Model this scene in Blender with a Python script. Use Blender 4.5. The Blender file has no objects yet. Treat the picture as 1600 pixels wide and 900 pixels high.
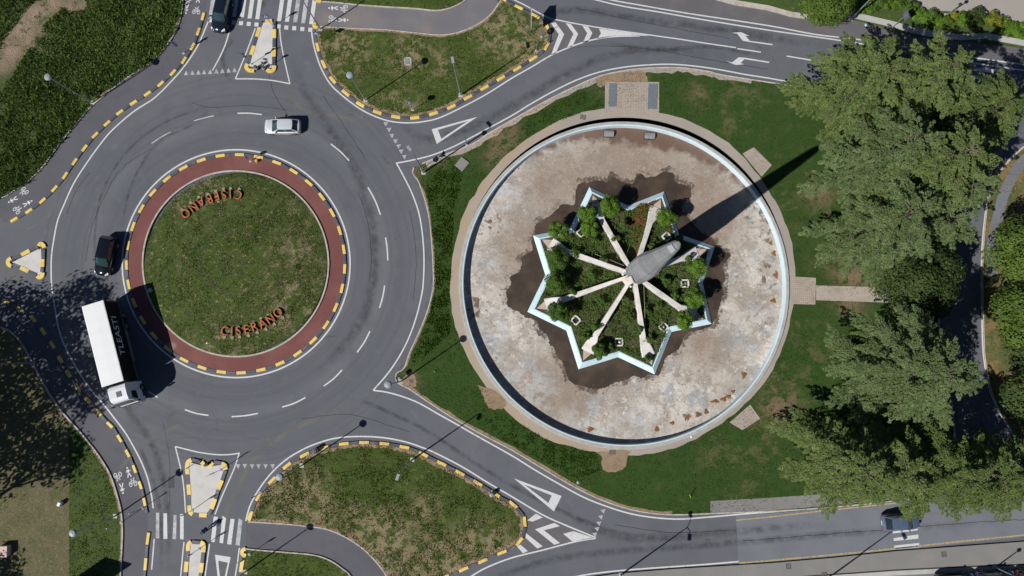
import bpy, math, random
import numpy as np
from mathutils import Vector, Matrix, Quaternion
from mathutils.geometry import tessellate_polygon

random.seed(7); rng = np.random.default_rng(7)
sc = bpy.context.scene
col = sc.collection
R_ = math.radians

# ------------------------------------------------------------------ camera, sky, sun, exposure
H = 80.0; FPX = 1067.0                       # drone height in metres, focal length in photo pixels (1600 wide)
_n = Vector((16, -101, -FPX)).normalized()   # where straight down lies in the camera's own frame
QC = _n.rotation_difference(Vector((0, 0, -1)))
cam_d = bpy.data.cameras.new("camera"); cam = bpy.data.objects.new("camera", cam_d); col.objects.link(cam)
cam.location = (0, 0, H); cam.rotation_mode = 'QUATERNION'; cam.rotation_quaternion = QC
cam_d.sensor_width = 36; cam_d.lens = 36 * FPX / 1600; cam_d.clip_end = 3000; cam_d.clip_start = 1
sc.camera = cam
SUN_EL = 41.0; SHADOW_AZ = 34.5              # shadows fall towards 34.5 deg (math angle) in plan
w = bpy.data.worlds.new("World"); sc.world = w; w.use_nodes = True
wn = w.node_tree; bg = wn.nodes['Background']; sky = wn.nodes.new('ShaderNodeTexSky')
sky.sky_type = 'NISHITA'; sky.sun_disc = False; sky.air_density = 0.55; sky.dust_density = 0.2; sky.ozone_density = 2.0; sky.sun_elevation = R_(SUN_EL)
_sx, _sy = -math.cos(R_(SHADOW_AZ)), -math.sin(R_(SHADOW_AZ))
sky.sun_rotation = math.atan2(_sx, _sy) % (2 * math.pi)
wn.links.new(sky.outputs[0], bg.inputs[0]); bg.inputs[1].default_value = 0.052
sun_d = bpy.data.lights.new("sun", 'SUN'); sun = bpy.data.objects.new("sun", sun_d); col.objects.link(sun)
sun_d.energy = 4.9; sun_d.angle = R_(0.5); sun_d.color = (1.0, 0.97, 0.925)
_sd = Vector((_sx * math.cos(R_(SUN_EL)), _sy * math.cos(R_(SUN_EL)), math.sin(R_(SUN_EL))))
sun.rotation_mode = 'QUATERNION'; sun.rotation_quaternion = _sd.to_track_quat('Z', 'Y'); sun.location = (0, 0, 200)
sc.view_settings.view_transform = 'Standard'; sc.view_settings.look = 'None'
sc.view_settings.exposure = 0.02; sc.view_settings.gamma = 1.0
SH = Vector((math.cos(R_(SHADOW_AZ)), math.sin(R_(SHADOW_AZ)), 0))

# ------------------------------------------------------------------ plan coordinates
_RM = np.array(QC.to_matrix())
def G(x, y, z=0.0):
    """survey point of the aerial photo -> plan metres at height z"""
    r = _RM @ np.array([x - 800, 450 - y, -FPX]); s = (z - H) / r[2]
    return (float(r[0] * s), float(r[1] * s))
def GV(x, y, z=0.0):
    a = G(x, y, z); return Vector((a[0], a[1], z))
def GP(pts, z=0.0): return [G(p[0], p[1], z) for p in pts]
def smooth(pts, n=6, closed=False):
    P = [np.array(p, float) for p in pts]; m = len(P); out = []
    rngi = range(m if closed else m - 1)
    for i in rngi:
        if closed: p0, p1, p2, p3 = P[(i - 1) % m], P[i], P[(i + 1) % m], P[(i + 2) % m]
        else: p0, p1, p2, p3 = P[max(i - 1, 0)], P[i], P[i + 1], P[min(i + 2, m - 1)]
        for k in range(n):
            t = k / n
            out.append(0.5 * ((2 * p1) + (-p0 + p2) * t + (2 * p0 - 5 * p1 + 4 * p2 - p3) * t * t + (-p0 + 3 * p1 - 3 * p2 + p3) * t ** 3))
    if not closed: out.append(P[-1])
    return [tuple(p) for p in out]
def circle(cx, cy, r, n=96, a0=0, a1=360, z=0.0):
    return [G(cx + r * math.cos(R_(a0 + (a1 - a0) * i / n)), cy - r * math.sin(R_(a0 + (a1 - a0) * i / n)), z) for i in range(n if a1 - a0 >= 360 else n + 1)]
def inside(poly, X, Y):
    P = np.array(poly); c = np.zeros(X.shape, bool); j = len(P) - 1
    for i in range(len(P)):
        xi, yi = P[i]; xj, yj = P[j]
        if yi != yj:
            k = ((yi > Y) != (yj > Y)) & (X < (xj - xi) * (Y - yi) / (yj - yi) + xi)
            c ^= k
        j = i
    return c
def vnoise(X, Y, s, seed=0):
    """cheap value noise, numpy"""
    x = X / s; y = Y / s; xi = np.floor(x).astype(int); yi = np.floor(y).astype(int); fx = x - xi; fy = y - yi
    def h(a, b):
        v = np.sin((a * 127.1 + b * 311.7 + seed * 74.7)) * 43758.5453
        return v - np.floor(v)
    fx = fx * fx * (3 - 2 * fx); fy = fy * fy * (3 - 2 * fy)
    return (h(xi, yi) * (1 - fx) + h(xi + 1, yi) * fx) * (1 - fy) + (h(xi, yi + 1) * (1 - fx) + h(xi + 1, yi + 1) * fx) * fy

# ------------------------------------------------------------------ materials
def S(r, g, b):   # sRGB 0-255 -> linear
    f = lambda c: (c / 255) / 12.92 if c <= 10 else (((c / 255) + 0.055) / 1.055) ** 2.4
    return (f(r), f(g), f(b), 1)
def C4(c): return tuple(c) + (1,) if len(c) == 3 else tuple(c)
MATS = {}
def mat(name, base, layers=(), rough=0.9, metal=0.0, bump=None, spec=0.5, coord='pos', alpha=None, coat=0.0, trans=0.0):
    """layers: dicts mixed over the base one after the other.
       kind 'noise': scale, detail, lo, hi, col[, stretch=(x,y,z)][, within=spots]
       kind 'spots': list of (x,y,r) in plan metres, soft, wob, wscale, col"""
    if name in MATS: return MATS[name]
    m = bpy.data.materials.new(name); m.use_nodes = True; nt = m.node_tree; N = nt.nodes; L = nt.links
    b = N['Principled BSDF']; b.inputs['Roughness'].default_value = rough; b.inputs['Metallic'].default_value = metal
    b.inputs['Specular IOR Level'].default_value = spec
    if coat: b.inputs['Coat Weight'].default_value = coat; b.inputs['Coat Roughness'].default_value = 0.05
    if trans: b.inputs['Transmission Weight'].default_value = trans
    if coord == 'pos': co = N.new('ShaderNodeNewGeometry').outputs['Position']
    elif coord == 'obj': co = N.new('ShaderNodeTexCoord').outputs['Object']
    else: co = N.new('ShaderNodeUVMap').outputs[0]
    def noise(scale, detail, stretch=None, rough_=0.6, off=0):
        n = N.new('ShaderNodeTexNoise'); n.inputs['Scale'].default_value = scale; n.inputs['Detail'].default_value = detail
        n.inputs['Roughness'].default_value = rough_
        mp = N.new('ShaderNodeMapping'); L.new(co, mp.inputs[0]); mp.inputs['Location'].default_value = (off, off * 0.7, 0)
        if stretch: mp.inputs['Rotation'].default_value = (0, 0, R_(stretch[2])); mp.inputs['Scale'].default_value = (stretch[0], stretch[1], 1)
        L.new(mp.outputs[0], n.inputs['Vector']); return n
    def mrange(src, lo, hi, a=0.0, b_=1.0):
        r = N.new('ShaderNodeMapRange'); r.interpolation_type = 'SMOOTHSTEP'
        r.inputs[1].default_value = lo; r.inputs[2].default_value = hi; r.inputs[3].default_value = a; r.inputs[4].default_value = b_
        L.new(src, r.inputs[0]); return r.outputs[0]
    def math_(op, a, b_):
        n = N.new('ShaderNodeMath'); n.operation = op
        for i, v in enumerate((a, b_)):
            if isinstance(v, (int, float)): n.inputs[i].default_value = v
            else: L.new(v, n.inputs[i])
        return n.outputs[0]
    def spots(sp, soft, wob, wscale):
        wn_ = noise(wscale, 5); sb = N.new('ShaderNodeVectorMath'); sb.operation = 'SUBTRACT'
        L.new(wn_.outputs['Color'], sb.inputs[0]); sb.inputs[1].default_value = (0.5, 0.5, 0.5)
        sl = N.new('ShaderNodeVectorMath'); sl.operation = 'SCALE'; L.new(sb.outputs[0], sl.inputs[0]); sl.inputs[3].default_value = wob
        ad = N.new('ShaderNodeVectorMath'); ad.operation = 'ADD'; L.new(co, ad.inputs[0]); L.new(sl.outputs[0], ad.inputs[1])
        mul = N.new('ShaderNodeVectorMath'); mul.operation = 'MULTIPLY'; L.new(ad.outputs[0], mul.inputs[0]); mul.inputs[1].default_value = (1, 1, 0)
        out = None
        for (x, y, r) in sp:
            d = N.new('ShaderNodeVectorMath'); d.operation = 'DISTANCE'; L.new(mul.outputs[0], d.inputs[0]); d.inputs[1].default_value = (x, y, 0)
            f = mrange(d.outputs['Value'], r - soft / 2, r + soft / 2, 1.0, 0.0)
            out = f if out is None else math_('MAXIMUM', out, f)
        return out
    cur = None
    for k, ly in enumerate(layers):
        mx = N.new('ShaderNodeMix'); mx.data_type = 'RGBA'
        if cur is None: mx.inputs[6].default_value = C4(base)
        else: L.new(cur, mx.inputs[6])
        mx.inputs[7].default_value = C4(ly['col'])
        amt = ly.get('amt', 1.0)
        if ly['kind'] == 'noise':
            n = noise(ly['scale'], ly.get('detail', 4), ly.get('stretch'), ly.get('rough', 0.6), k * 13.1)
            f = mrange(n.outputs[0], ly['lo'], ly['hi'])
        elif ly['kind'] == 'vor':
            v = N.new('ShaderNodeTexVoronoi'); v.feature = 'DISTANCE_TO_EDGE'; v.inputs['Scale'].default_value = ly['scale']
            wn2 = noise(ly.get('wscale', 1.0), 4); vm = N.new('ShaderNodeVectorMath'); vm.operation = 'MULTIPLY_ADD'
            L.new(wn2.outputs['Color'], vm.inputs[0]); vm.inputs[1].default_value = (ly.get('wob', 1.0),) * 3; L.new(co, vm.inputs[2])
            L.new(vm.outputs[0], v.inputs['Vector']); f = mrange(v.outputs['Distance'], 0.0, ly['w'], 1.0, 0.0)
        elif ly['kind'] == 'ring':
            cx, cy, r, wd = ly['ring']
            d = N.new('ShaderNodeVectorMath'); d.operation = 'DISTANCE'
            ml = N.new('ShaderNodeVectorMath'); ml.operation = 'MULTIPLY'; L.new(co, ml.inputs[0]); ml.inputs[1].default_value = (1, 1, 0)
            L.new(ml.outputs[0], d.inputs[0]); d.inputs[1].default_value = (cx, cy, 0)
            n = noise(0.12, 3, None, 0.5, 3.3)
            dd = math_('ADD', d.outputs['Value'], math_('MULTIPLY', n.outputs[0], ly.get('wob', 1.2)))
            f = mrange(math_('ABSOLUTE', math_('SUBTRACT', dd, r + ly.get('wob', 1.2) * 0.5), 0), 0.0, wd, 1.0, 0.0)
        elif ly['kind'] == 'radial':
            cx, cy = ly['c']; ml = N.new('ShaderNodeVectorMath'); ml.operation = 'MULTIPLY'; L.new(co, ml.inputs[0]); ml.inputs[1].default_value = (1, 1, 0)
            d = N.new('ShaderNodeVectorMath'); d.operation = 'DISTANCE'; L.new(ml.outputs[0], d.inputs[0]); d.inputs[1].default_value = (cx, cy, 0)
            n0 = noise(0.5, 3, None, 0.5, 7.7); dd = math_('ADD', d.outputs['Value'], math_('MULTIPLY', n0.outputs[0], 0.7))
            n = N.new('ShaderNodeTexNoise'); n.noise_dimensions = '1D'; n.inputs['Scale'].default_value = ly['scale']; n.inputs['Detail'].default_value = 2; L.new(dd, n.inputs['W']); f = mrange(n.outputs[0], ly['lo'], ly['hi'])
        else:
            f = spots(ly['spots'], ly.get('soft', 1.0), ly.get('wob', 1.0), ly.get('wscale', 0.5))
        if 'within' in ly:
            f = math_('MULTIPLY', f, spots(ly['within'], ly.get('soft', 1.5), ly.get('wob', 1.5), ly.get('wscale', 0.4)))
        if 'where' in ly:
            n = noise(ly['where'][0], 4, None, 0.6, 41 + k); f = math_('MULTIPLY', f, mrange(n.outputs[0], ly['where'][1], ly['where'][2]))
        f = math_('MULTIPLY', f, amt)
        L.new(f, mx.inputs[0]); cur = mx.outputs[2]
    if cur is None: b.inputs['Base Color'].default_value = C4(base)
    else: L.new(cur, b.inputs['Base Color'])
    if bump:
        n = noise(bump[0], 4); bp = N.new('ShaderNodeBump'); bp.inputs['Strength'].default_value = bump[1]; bp.inputs['Distance'].default_value = bump[2]
        L.new(n.outputs[0], bp.inputs['Height']); L.new(bp.outputs[0], b.inputs['Normal'])
    if alpha:   # (scale, lo, hi, amount): wear through thin paint / rubber film; UV v fades the edges when given
        n = noise(alpha[0], 6, None, 0.7, 5.5); f = mrange(n.outputs[0], alpha[1], alpha[2])
        f = math_('MULTIPLY', f, alpha[3])
        if len(alpha) > 4:
            uv = N.new('ShaderNodeUVMap').outputs[0]; sp_ = N.new('ShaderNodeSeparateXYZ'); L.new(uv, sp_.inputs[0])
            e = mrange(math_('ABSOLUTE', math_('SUBTRACT', sp_.outputs[1], 0.5), 0), 0.0, 0.5, 1.0, 0.0)
            f = math_('MULTIPLY', f, e)
            e2 = mrange(math_('ABSOLUTE', math_('SUBTRACT', sp_.outputs[0], 0.5), 0), 0.3, 0.5, 1.0, 0.0)
            f = math_('MULTIPLY', f, e2)
        L.new(f, b.inputs['Alpha'])
    MATS[name] = m; return m
def leafmat(name, c1, c2, rough=0.6, trans=0.25, scale=0.6, rnd=0.6):
    if name in MATS: return MATS[name]
    m = bpy.data.materials.new(name); m.use_nodes = True; nt = m.node_tree; N = nt.nodes; L = nt.links
    b = N['Principled BSDF']; b.inputs['Roughness'].default_value = rough; b.inputs['Specular IOR Level'].default_value = 0.08
    g = N.new('ShaderNodeNewGeometry'); mx = N.new('ShaderNodeMix'); mx.data_type = 'RGBA'
    mx.inputs[6].default_value = C4(c1); mx.inputs[7].default_value = C4(c2)
    n = N.new('ShaderNodeTexNoise'); n.inputs['Scale'].default_value = scale; n.inputs['Detail'].default_value = 3; L.new(g.outputs['Position'], n.inputs['Vector'])
    ad = N.new('ShaderNodeMath'); ad.operation = 'MULTIPLY_ADD'; L.new(g.outputs['Random Per Island'], ad.inputs[0]); ad.inputs[1].default_value = rnd
    mr = N.new('ShaderNodeMapRange'); mr.inputs[1].default_value = 0.35; mr.inputs[2].default_value = 0.65; mr.inputs[3].default_value = 0; mr.inputs[4].default_value = 1 - rnd
    L.new(n.outputs[0], mr.inputs[0]); L.new(mr.outputs[0], ad.inputs[2]); L.new(ad.outputs[0], mx.inputs[0])
    L.new(mx.outputs[2], b.inputs['Base Color'])
    tr = N.new('ShaderNodeBsdfTranslucent'); L.new(mx.outputs[2], tr.inputs[0]); ms = N.new('ShaderNodeMixShader'); ms.inputs[0].default_value = trans
    L.new(b.outputs[0], ms.inputs[1]); L.new(tr.outputs[0], ms.inputs[2]); L.new(ms.outputs[0], N['Material Output'].inputs[0])
    MATS[name] = m; return m

CR = (369, 412)                       # roundabout centre in the survey
CRW = G(*CR); CB = (974.5, 440); CBW = G(*CB)
asph_layers = [
    dict(kind='noise', scale=0.05, lo=0.35, hi=0.65, col=(0.136, 0.140, 0.158), detail=3),
    dict(kind='ring', ring=(CRW[0], CRW[1], 15.4, 1.6), col=(0.095, 0.101, 0.119), amt=0.55),
    dict(kind='ring', ring=(CRW[0], CRW[1], 17.6, 0.9), col=(0.165, 0.173, 0.192), amt=0.5),
    dict(kind='ring', ring=(CRW[0], CRW[1], 19.6, 1.1), col=(0.095, 0.101, 0.119), amt=0.55),
    dict(kind='radial', c=CRW, scale=1.3, lo=0.50, hi=0.64, col=(0.078, 0.082, 0.089), amt=0.28, within=[CRW + (24,)]),
    dict(kind='radial', c=CRW, scale=2.7, lo=0.52, hi=0.66, col=(0.156, 0.159, 0.165), amt=0.25, within=[CRW + (24,)]),
    dict(kind='noise', scale=0.35, lo=0.45, hi=0.75, col=(0.091, 0.096, 0.111), detail=6, amt=0.6),
    dict(kind='noise', scale=0.6, lo=0.58, hi=0.75, col=(0.182, 0.185, 0.195), detail=6, amt=0.5),
    dict(kind='vor', scale=0.07, w=0.0035, wob=4.0, wscale=0.25, col=(0.055, 0.057, 0.069), amt=0.6, where=(0.043, 0.446, 0.566)),
    dict(kind='noise', scale=14, lo=0.4, hi=0.7, col=(0.073, 0.076, 0.087), detail=2, amt=0.5),
    dict(kind='noise', scale=22, lo=0.6, hi=0.72, col=(0.171, 0.178, 0.189), detail=1, amt=0.45)]
M_ROAD = mat('asphalt', (0.116, 0.124, 0.143), asph_layers, 0.88, bump=(30, 0.35, 0.02))
M_PATH = mat('path_asphalt', (0.099, 0.098, 0.117), [
    dict(kind='noise', scale=0.12, lo=0.35, hi=0.7, col=(0.121, 0.119, 0.137)),
    dict(kind='noise', scale=0.7, lo=0.5, hi=0.75, col=(0.083, 0.082, 0.098), amt=0.7, detail=6),
    dict(kind='noise', scale=14, lo=0.4, hi=0.7, col=(0.067, 0.067, 0.081), detail=2, amt=0.5)], 0.9, bump=(30, 0.3, 0.02))
M_PATHN = mat('dusty_path_asphalt', (0.165, 0.157, 0.170), [
    dict(kind='spots', spots=[G(553, 32) + (1.2,), G(575, 32) + (1.3,), G(665, 47) + (0.9,), G(508, 30) + (0.8,)], soft=2.0, wob=1.2, wscale=0.7, col=(0.279, 0.230, 0.170), amt=0.6),
    dict(kind='noise', scale=0.25, lo=0.4, hi=0.7, col=(0.198, 0.189, 0.196)),
    dict(kind='noise', scale=14, lo=0.4, hi=0.7, col=(0.113, 0.112, 0.125), detail=2, amt=0.5)], 0.9, bump=(30, 0.3, 0.02))
M_OLD = mat('worn_light_asphalt', (0.179, 0.186, 0.212), [
    dict(kind='noise', scale=0.3, lo=0.4, hi=0.7, col=(0.152, 0.159, 0.182), detail=5),
    dict(kind='noise', scale=14, lo=0.4, hi=0.7, col=(0.119, 0.126, 0.141), detail=2, amt=0.4)], 0.9, bump=(30, 0.3, 0.02))
M_BROWN = mat('brown_asphalt', (0.129, 0.121, 0.128), [
    dict(kind='noise', scale=0.4, lo=0.45, hi=0.7, col=(0.158, 0.147, 0.153), detail=6),
    dict(kind='noise', scale=14, lo=0.4, hi=0.7, col=(0.086, 0.081, 0.088), detail=2, amt=0.5)], 0.9, bump=(30, 0.3, 0.02))
M_WHITE = mat('road_paint', (0.66, 0.66, 0.665), [
    dict(kind='noise', scale=1.2, lo=0.55, hi=0.75, col=(0.5, 0.5, 0.5), detail=6), dict(kind='noise', scale=12, lo=0.5, hi=0.8, col=(0.45, 0.45, 0.46), amt=0.6)], 0.7, alpha=(6, 0.26, 0.46, 0.95))
M_FADED = mat('worn_road_paint', (0.62, 0.63, 0.64), [dict(kind='noise', scale=2, lo=0.4, hi=0.7, col=(0.48, 0.49, 0.5), detail=3)], 0.8, alpha=(1.1, 0.1, 0.62, 0.85))
M_YELLOWLINE = mat('yellow_line_paint', (0.55, 0.42, 0.18), [dict(kind='noise', scale=3, lo=0.4, hi=0.7, col=(0.42, 0.36, 0.22), detail=6)], 0.8, alpha=(5, 0.3, 0.55, 0.9))
M_YEL = mat('yellow_kerb_paint', (0.76, 0.56, 0.15), [dict(kind='noise', scale=1.1, lo=0.45, hi=0.7, col=(0.62, 0.44, 0.12), detail=6), dict(kind='noise', scale=9, lo=0.6, hi=0.75, col=(0.4, 0.3, 0.12), amt=0.6)], 0.55, bump=(8, 0.2, 0.02))
M_BLK = mat('grey_black_kerb_paint', (0.068, 0.076, 0.095), [dict(kind='noise', scale=1.2, lo=0.48, hi=0.75, col=(0.15, 0.155, 0.17), detail=5)], 0.6, bump=(8, 0.2, 0.02))
M_KERB = mat('pale_kerb_stone', (0.50, 0.46, 0.41), [dict(kind='noise', scale=1.5, lo=0.4, hi=0.7, col=(0.36, 0.32, 0.27), detail=6), dict(kind='noise', scale=7, lo=0.55, hi=0.75, col=(0.25, 0.22, 0.18), amt=0.5)], 0.9)
M_CONC = mat('pale_concrete', (0.46, 0.455, 0.43), [dict(kind='noise', scale=0.8, lo=0.4, hi=0.7, col=(0.40, 0.39, 0.37), detail=6), dict(kind='noise', scale=10, lo=0.5, hi=0.7, col=(0.34, 0.33, 0.31), amt=0.4)], 0.9, bump=(15, 0.2, 0.02))
M_SLAB = mat('splitter_island_concrete', (0.60, 0.585, 0.56), [dict(kind='noise', scale=0.8, lo=0.4, hi=0.7, col=(0.52, 0.5, 0.47), detail=6), dict(kind='noise', scale=10, lo=0.5, hi=0.7, col=(0.45, 0.44, 0.41), amt=0.4)], 0.9, bump=(15, 0.2, 0.02))
M_WALK = mat('grey_sidewalk', (0.215, 0.208, 0.20), [dict(kind='noise', scale=0.3, lo=0.4, hi=0.7, col=(0.245, 0.235, 0.222), detail=5), dict(kind='noise', scale=10, lo=0.5, hi=0.7, col=(0.19, 0.185, 0.17), amt=0.5)], 0.9, bump=(20, 0.2, 0.02))
M_LOT = mat('concrete_yard', (0.34, 0.31, 0.275), [dict(kind='noise', scale=0.15, lo=0.4, hi=0.7, col=(0.38, 0.345, 0.30), detail=5), dict(kind='noise', scale=10, lo=0.5, hi=0.7, col=(0.27, 0.245, 0.22), amt=0.5)], 0.9)
M_RED = mat('red_concrete', (0.165, 0.056, 0.05), [
    dict(kind='noise', scale=0.25, lo=0.4, hi=0.7, col=(0.20, 0.078, 0.068), detail=5),
    dict(kind='noise', scale=1.1, lo=0.55, hi=0.75, col=(0.125, 0.046, 0.042), detail=6, amt=0.7),
    dict(kind='spots', spots=[G(268, 541) + (0.5,)], soft=0.7, wob=0.5, wscale=1.5, col=(0.36, 0.25, 0.2), amt=0.7)], 0.85, bump=(12, 0.2, 0.02))
GREEN_L = [
    dict(kind='noise', scale=1.6, lo=0.46, hi=0.60, col=(0.075, 0.085, 0.022), detail=5, stretch=(0.22, 2.2, -32), amt=0.55),
    dict(kind='noise', scale=0.9, lo=0.42, hi=0.62, col=(0.064, 0.100, 0.010), detail=6),
    dict(kind='noise', scale=3.5, lo=0.5, hi=0.68, col=(0.028, 0.052, 0.014), detail=5, amt=0.8),
    dict(kind='noise', scale=9, lo=0.55, hi=0.7, col=(0.075, 0.10, 0.03), detail=3, amt=0.7)]
DRY = (0.27, 0.215, 0.125)
def dry_layer(th, scale=0.45, amt=0.9, within=None, c=DRY):
    d = dict(kind='noise', scale=scale, lo=th, hi=th + 0.09, col=c, detail=8, amt=amt, rough=0.75)
    if within: d['within'] = within; d['soft'] = 4.0; d['wob'] = 3.0; d['wscale'] = 0.3
    return d
def spots_px(lst): return [G(x, y) + (r * 0.075,) for x, y, r in lst]
M_GR_C = mat('grass_central', (0.044, 0.076, 0.009), GREEN_L + [dry_layer(0.60, 1.2, 0.8), dry_layer(0.50, 0.8, 0.85, spots_px([(460, 470, 55), (470, 400, 40), (310, 300, 40), (395, 560, 30), (340, 540, 40), (480, 330, 28)])),
    dict(kind='radial', c=CRW, scale=1.1, lo=0.45, hi=0.62, col=(0.085, 0.092, 0.035), amt=0.55),
    dict(kind='noise', scale=2.4, lo=0.58, hi=0.66, col=(0.27, 0.21, 0.13), detail=6, amt=0.75)], 1.0, bump=(9, 0.9, 0.12))
M_GR_N = mat('grass_north_island', (0.050, 0.084, 0.010), GREEN_L + [dry_layer(0.58, 1.1, 0.85), dry_layer(0.47, 0.8, 0.9, spots_px([(790, 50, 45), (830, 70, 45), (540, 80, 40), (640, 88, 35), (530, 60, 22), (690, 100, 20), (620, 170, 30)]))], 1.0, bump=(9, 0.9, 0.12))
M_GR_S = mat('grass_south_island', (0.047, 0.080, 0.010), GREEN_L + [dry_layer(0.585, 1.4, 0.85), dry_layer(0.44, 0.9, 0.9, spots_px([(475, 790, 52), (560, 812, 26), (600, 860, 60), (680, 885, 50), (660, 800, 22), (770, 850, 30), (430, 775, 22), (730, 850, 30)]))], 1.0, bump=(9, 0.9, 0.12))
M_GR_P = mat('park_lawn', (0.027, 0.068, 0.006), [dict(kind='noise', scale=0.9, lo=0.42, hi=0.62, col=(0.036, 0.072, 0.007), detail=6), dict(kind='noise', scale=3.5, lo=0.5, hi=0.68, col=(0.018, 0.038, 0.009), detail=5, amt=0.8),
    dict(kind='noise', scale=9, lo=0.55, hi=0.7, col=(0.045, 0.080, 0.020), detail=3, amt=0.6),
    dry_layer(0.50, 0.35, 0.6, spots_px([(1150, 165, 60), (1270, 300, 60), (1255, 545, 50), (1220, 620, 60), (1150, 720, 60), (1200, 690, 50), (1330, 420, 60)]), (0.135, 0.125, 0.05)),
    dry_layer(0.42, 0.8, 0.9, spots_px([(1272, 305, 16), (1330, 425, 28), (1215, 640, 25), (985, 118, 18), (960, 122, 20), (1090, 145, 7), (645, 270, 9), (640, 598, 9), (1330, 475, 14), (783, 226, 20), (770, 245, 12), (800, 208, 10), (690, 250, 4), (720, 235, 4)]), (0.24, 0.16, 0.10)),
    dict(kind='noise', scale=0.6, lo=0.56, hi=0.68, col=(0.065, 0.08, 0.026), detail=6, amt=0.6)], 1.0, bump=(9, 0.9, 0.12))
M_SCRUB = mat('scrub_ground', (0.040, 0.072, 0.020), GREEN_L + [dry_layer(0.40, 0.5, 1.0, spots_px([(35, 45, 28), (60, 20, 22), (15, 80, 22), (85, 5, 20), (110, 10, 14), (5, 100, 10), (45, 65, 15), (130, 8, 8)]), (0.33, 0.235, 0.17)),
    dict(kind='noise', scale=1.6, lo=0.6, hi=0.7, col=(0.20, 0.15, 0.09), detail=6, amt=0.5)], 1.0, bump=(6, 1.0, 0.2))
M_DRYLAWN = mat('dry_lawn', (0.150, 0.128, 0.066), [
    dict(kind='noise', scale=0.6, lo=0.4, hi=0.65, col=(0.105, 0.11, 0.044), detail=7),
    dict(kind='noise', scale=3, lo=0.5, hi=0.7, col=(0.235, 0.19, 0.12), detail=6, amt=0.7),
    dict(kind='noise', scale=9, lo=0.5, hi=0.7, col=(0.06, 0.07, 0.03), detail=3, amt=0.6)], 1.0, bump=(9, 0.9, 0.12))
M_STRIPLAWN = mat('green_strip_lawn', (0.05, 0.09, 0.02), GREEN_L + [dry_layer(0.6, 0.9, 0.5)], 1.0, bump=(9, 0.9, 0.12))
M_EAST = mat('dry_east_verge', (0.10, 0.115, 0.035), [
    dict(kind='noise', scale=0.3, lo=0.42, hi=0.6, col=(0.24, 0.165, 0.065), detail=7),
    dict(kind='noise', scale=2.5, lo=0.5, hi=0.7, col=(0.06, 0.07, 0.025), detail=6, amt=0.8)], 1.0, bump=(9, 0.9, 0.12))
M_GROUND = mat('far_ground', (0.05, 0.08, 0.022), GREEN_L + [dry_layer(0.52, 0.05, 0.6)], 1.0)
M_TAN = mat('dirt_paving', (0.33, 0.295, 0.265), [
    dict(kind='spots', spots=[G(x, y) + (3.2,) for x, y in ((790, 225), (745, 290), (720, 350), (708, 430), (710, 500), (735, 560), (760, 620), (830, 185), (800, 660), (860, 700), (950, 715))], soft=3.0, wob=2.0, wscale=0.3, col=(0.40, 0.31, 0.215), amt=0.85),
    dict(kind='noise', scale=0.25, lo=0.42, hi=0.6, col=(0.41, 0.36, 0.31), detail=4, amt=0.5),
    dict(kind='noise', scale=1.5, lo=0.5, hi=0.75, col=(0.40, 0.30, 0.20), detail=6, amt=0.7),
    dict(kind='noise', scale=12, lo=0.5, hi=0.7, col=(0.33, 0.27, 0.21), detail=2, amt=0.5)], 0.95)
M_DIRT = mat('bare_dirt', (0.30, 0.215, 0.14), [dict(kind='noise', scale=1.5, lo=0.4, hi=0.7, col=(0.24, 0.165, 0.10), detail=7), dict(kind='noise', scale=10, lo=0.5, hi=0.7, col=(0.38, 0.29, 0.2), amt=0.5)], 1.0, bump=(9, 0.6, 0.1))
M_PAVER = mat('beige_pavers', (0.42, 0.36, 0.305), [dict(kind='noise', scale=0.8, lo=0.4, hi=0.7, col=(0.36, 0.31, 0.265), detail=6), dict(kind='noise', scale=8, lo=0.5, hi=0.7, col=(0.29, 0.25, 0.22), amt=0.6)], 0.95)
M_SLATE = mat('slate_blue_slab', (0.135, 0.165, 0.185), [dict(kind='noise', scale=3, lo=0.45, hi=0.7, col=(0.17, 0.19, 0.205), detail=6)], 0.8)
# ------------------------------------------------------------------ mesh helpers
def link(o, parent=None, label=None, cat=None, group=None, kind=None):
    col.objects.link(o)
    if parent is not None: o.parent = parent
    if label: o['label'] = label
    if cat: o['category'] = cat
    if group: o['group'] = group
    if kind: o['kind'] = kind
    return o
def mesh_obj(name, V, F, m, parent=None, smooth_=False, uv=None, **kw):
    me = bpy.data.meshes.new(name); me.from_pydata([tuple(v) for v in V], [], [tuple(f) for f in F])
    if isinstance(m, (list, tuple)):
        for mm in m: me.materials.append(mm)
    elif m: me.materials.append(m)
    if uv is not None:
        l = me.uv_layers.new(name='UVMap')
        for i, lp in enumerate(me.loops): l.data[i].uv = uv[lp.vertex_index]
    if smooth_:
        me.polygons.foreach_set('use_smooth', [True] * len(me.polygons))
    me.update()
    o = bpy.data.objects.new(name, me); return link(o, parent, **kw)
def fast_mesh(name, V, F, m, parent=None, k=3, **kw):
    """V (n,3) floats, F (m,k) ints, numpy"""
    me = bpy.data.meshes.new(name); me.vertices.add(len(V)); me.vertices.foreach_set('co', np.ascontiguousarray(V, np.float32).ravel())
    me.loops.add(F.size); me.loops.foreach_set('vertex_index', F.astype(np.int32).ravel())
    me.polygons.add(len(F)); me.polygons.foreach_set('loop_start', np.arange(0, F.size, k, dtype=np.int32))
    me.materials.append(m); me.update(calc_edges=True)
    o = bpy.data.objects.new(name, me); return link(o, parent, **kw)
def empty(name, loc=(0, 0, 0), rz=0, **kw):
    o = bpy.data.objects.new(name, None); o.location = loc; o.rotation_euler = (0, 0, rz); o.empty_display_size = 0.5
    return link(o, **kw)
def ccw(P):
    a = sum(P[i][0] * P[(i + 1) % len(P)][1] - P[(i + 1) % len(P)][0] * P[i][1] for i in range(len(P)))
    return P if a > 0 else P[::-1]
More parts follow.
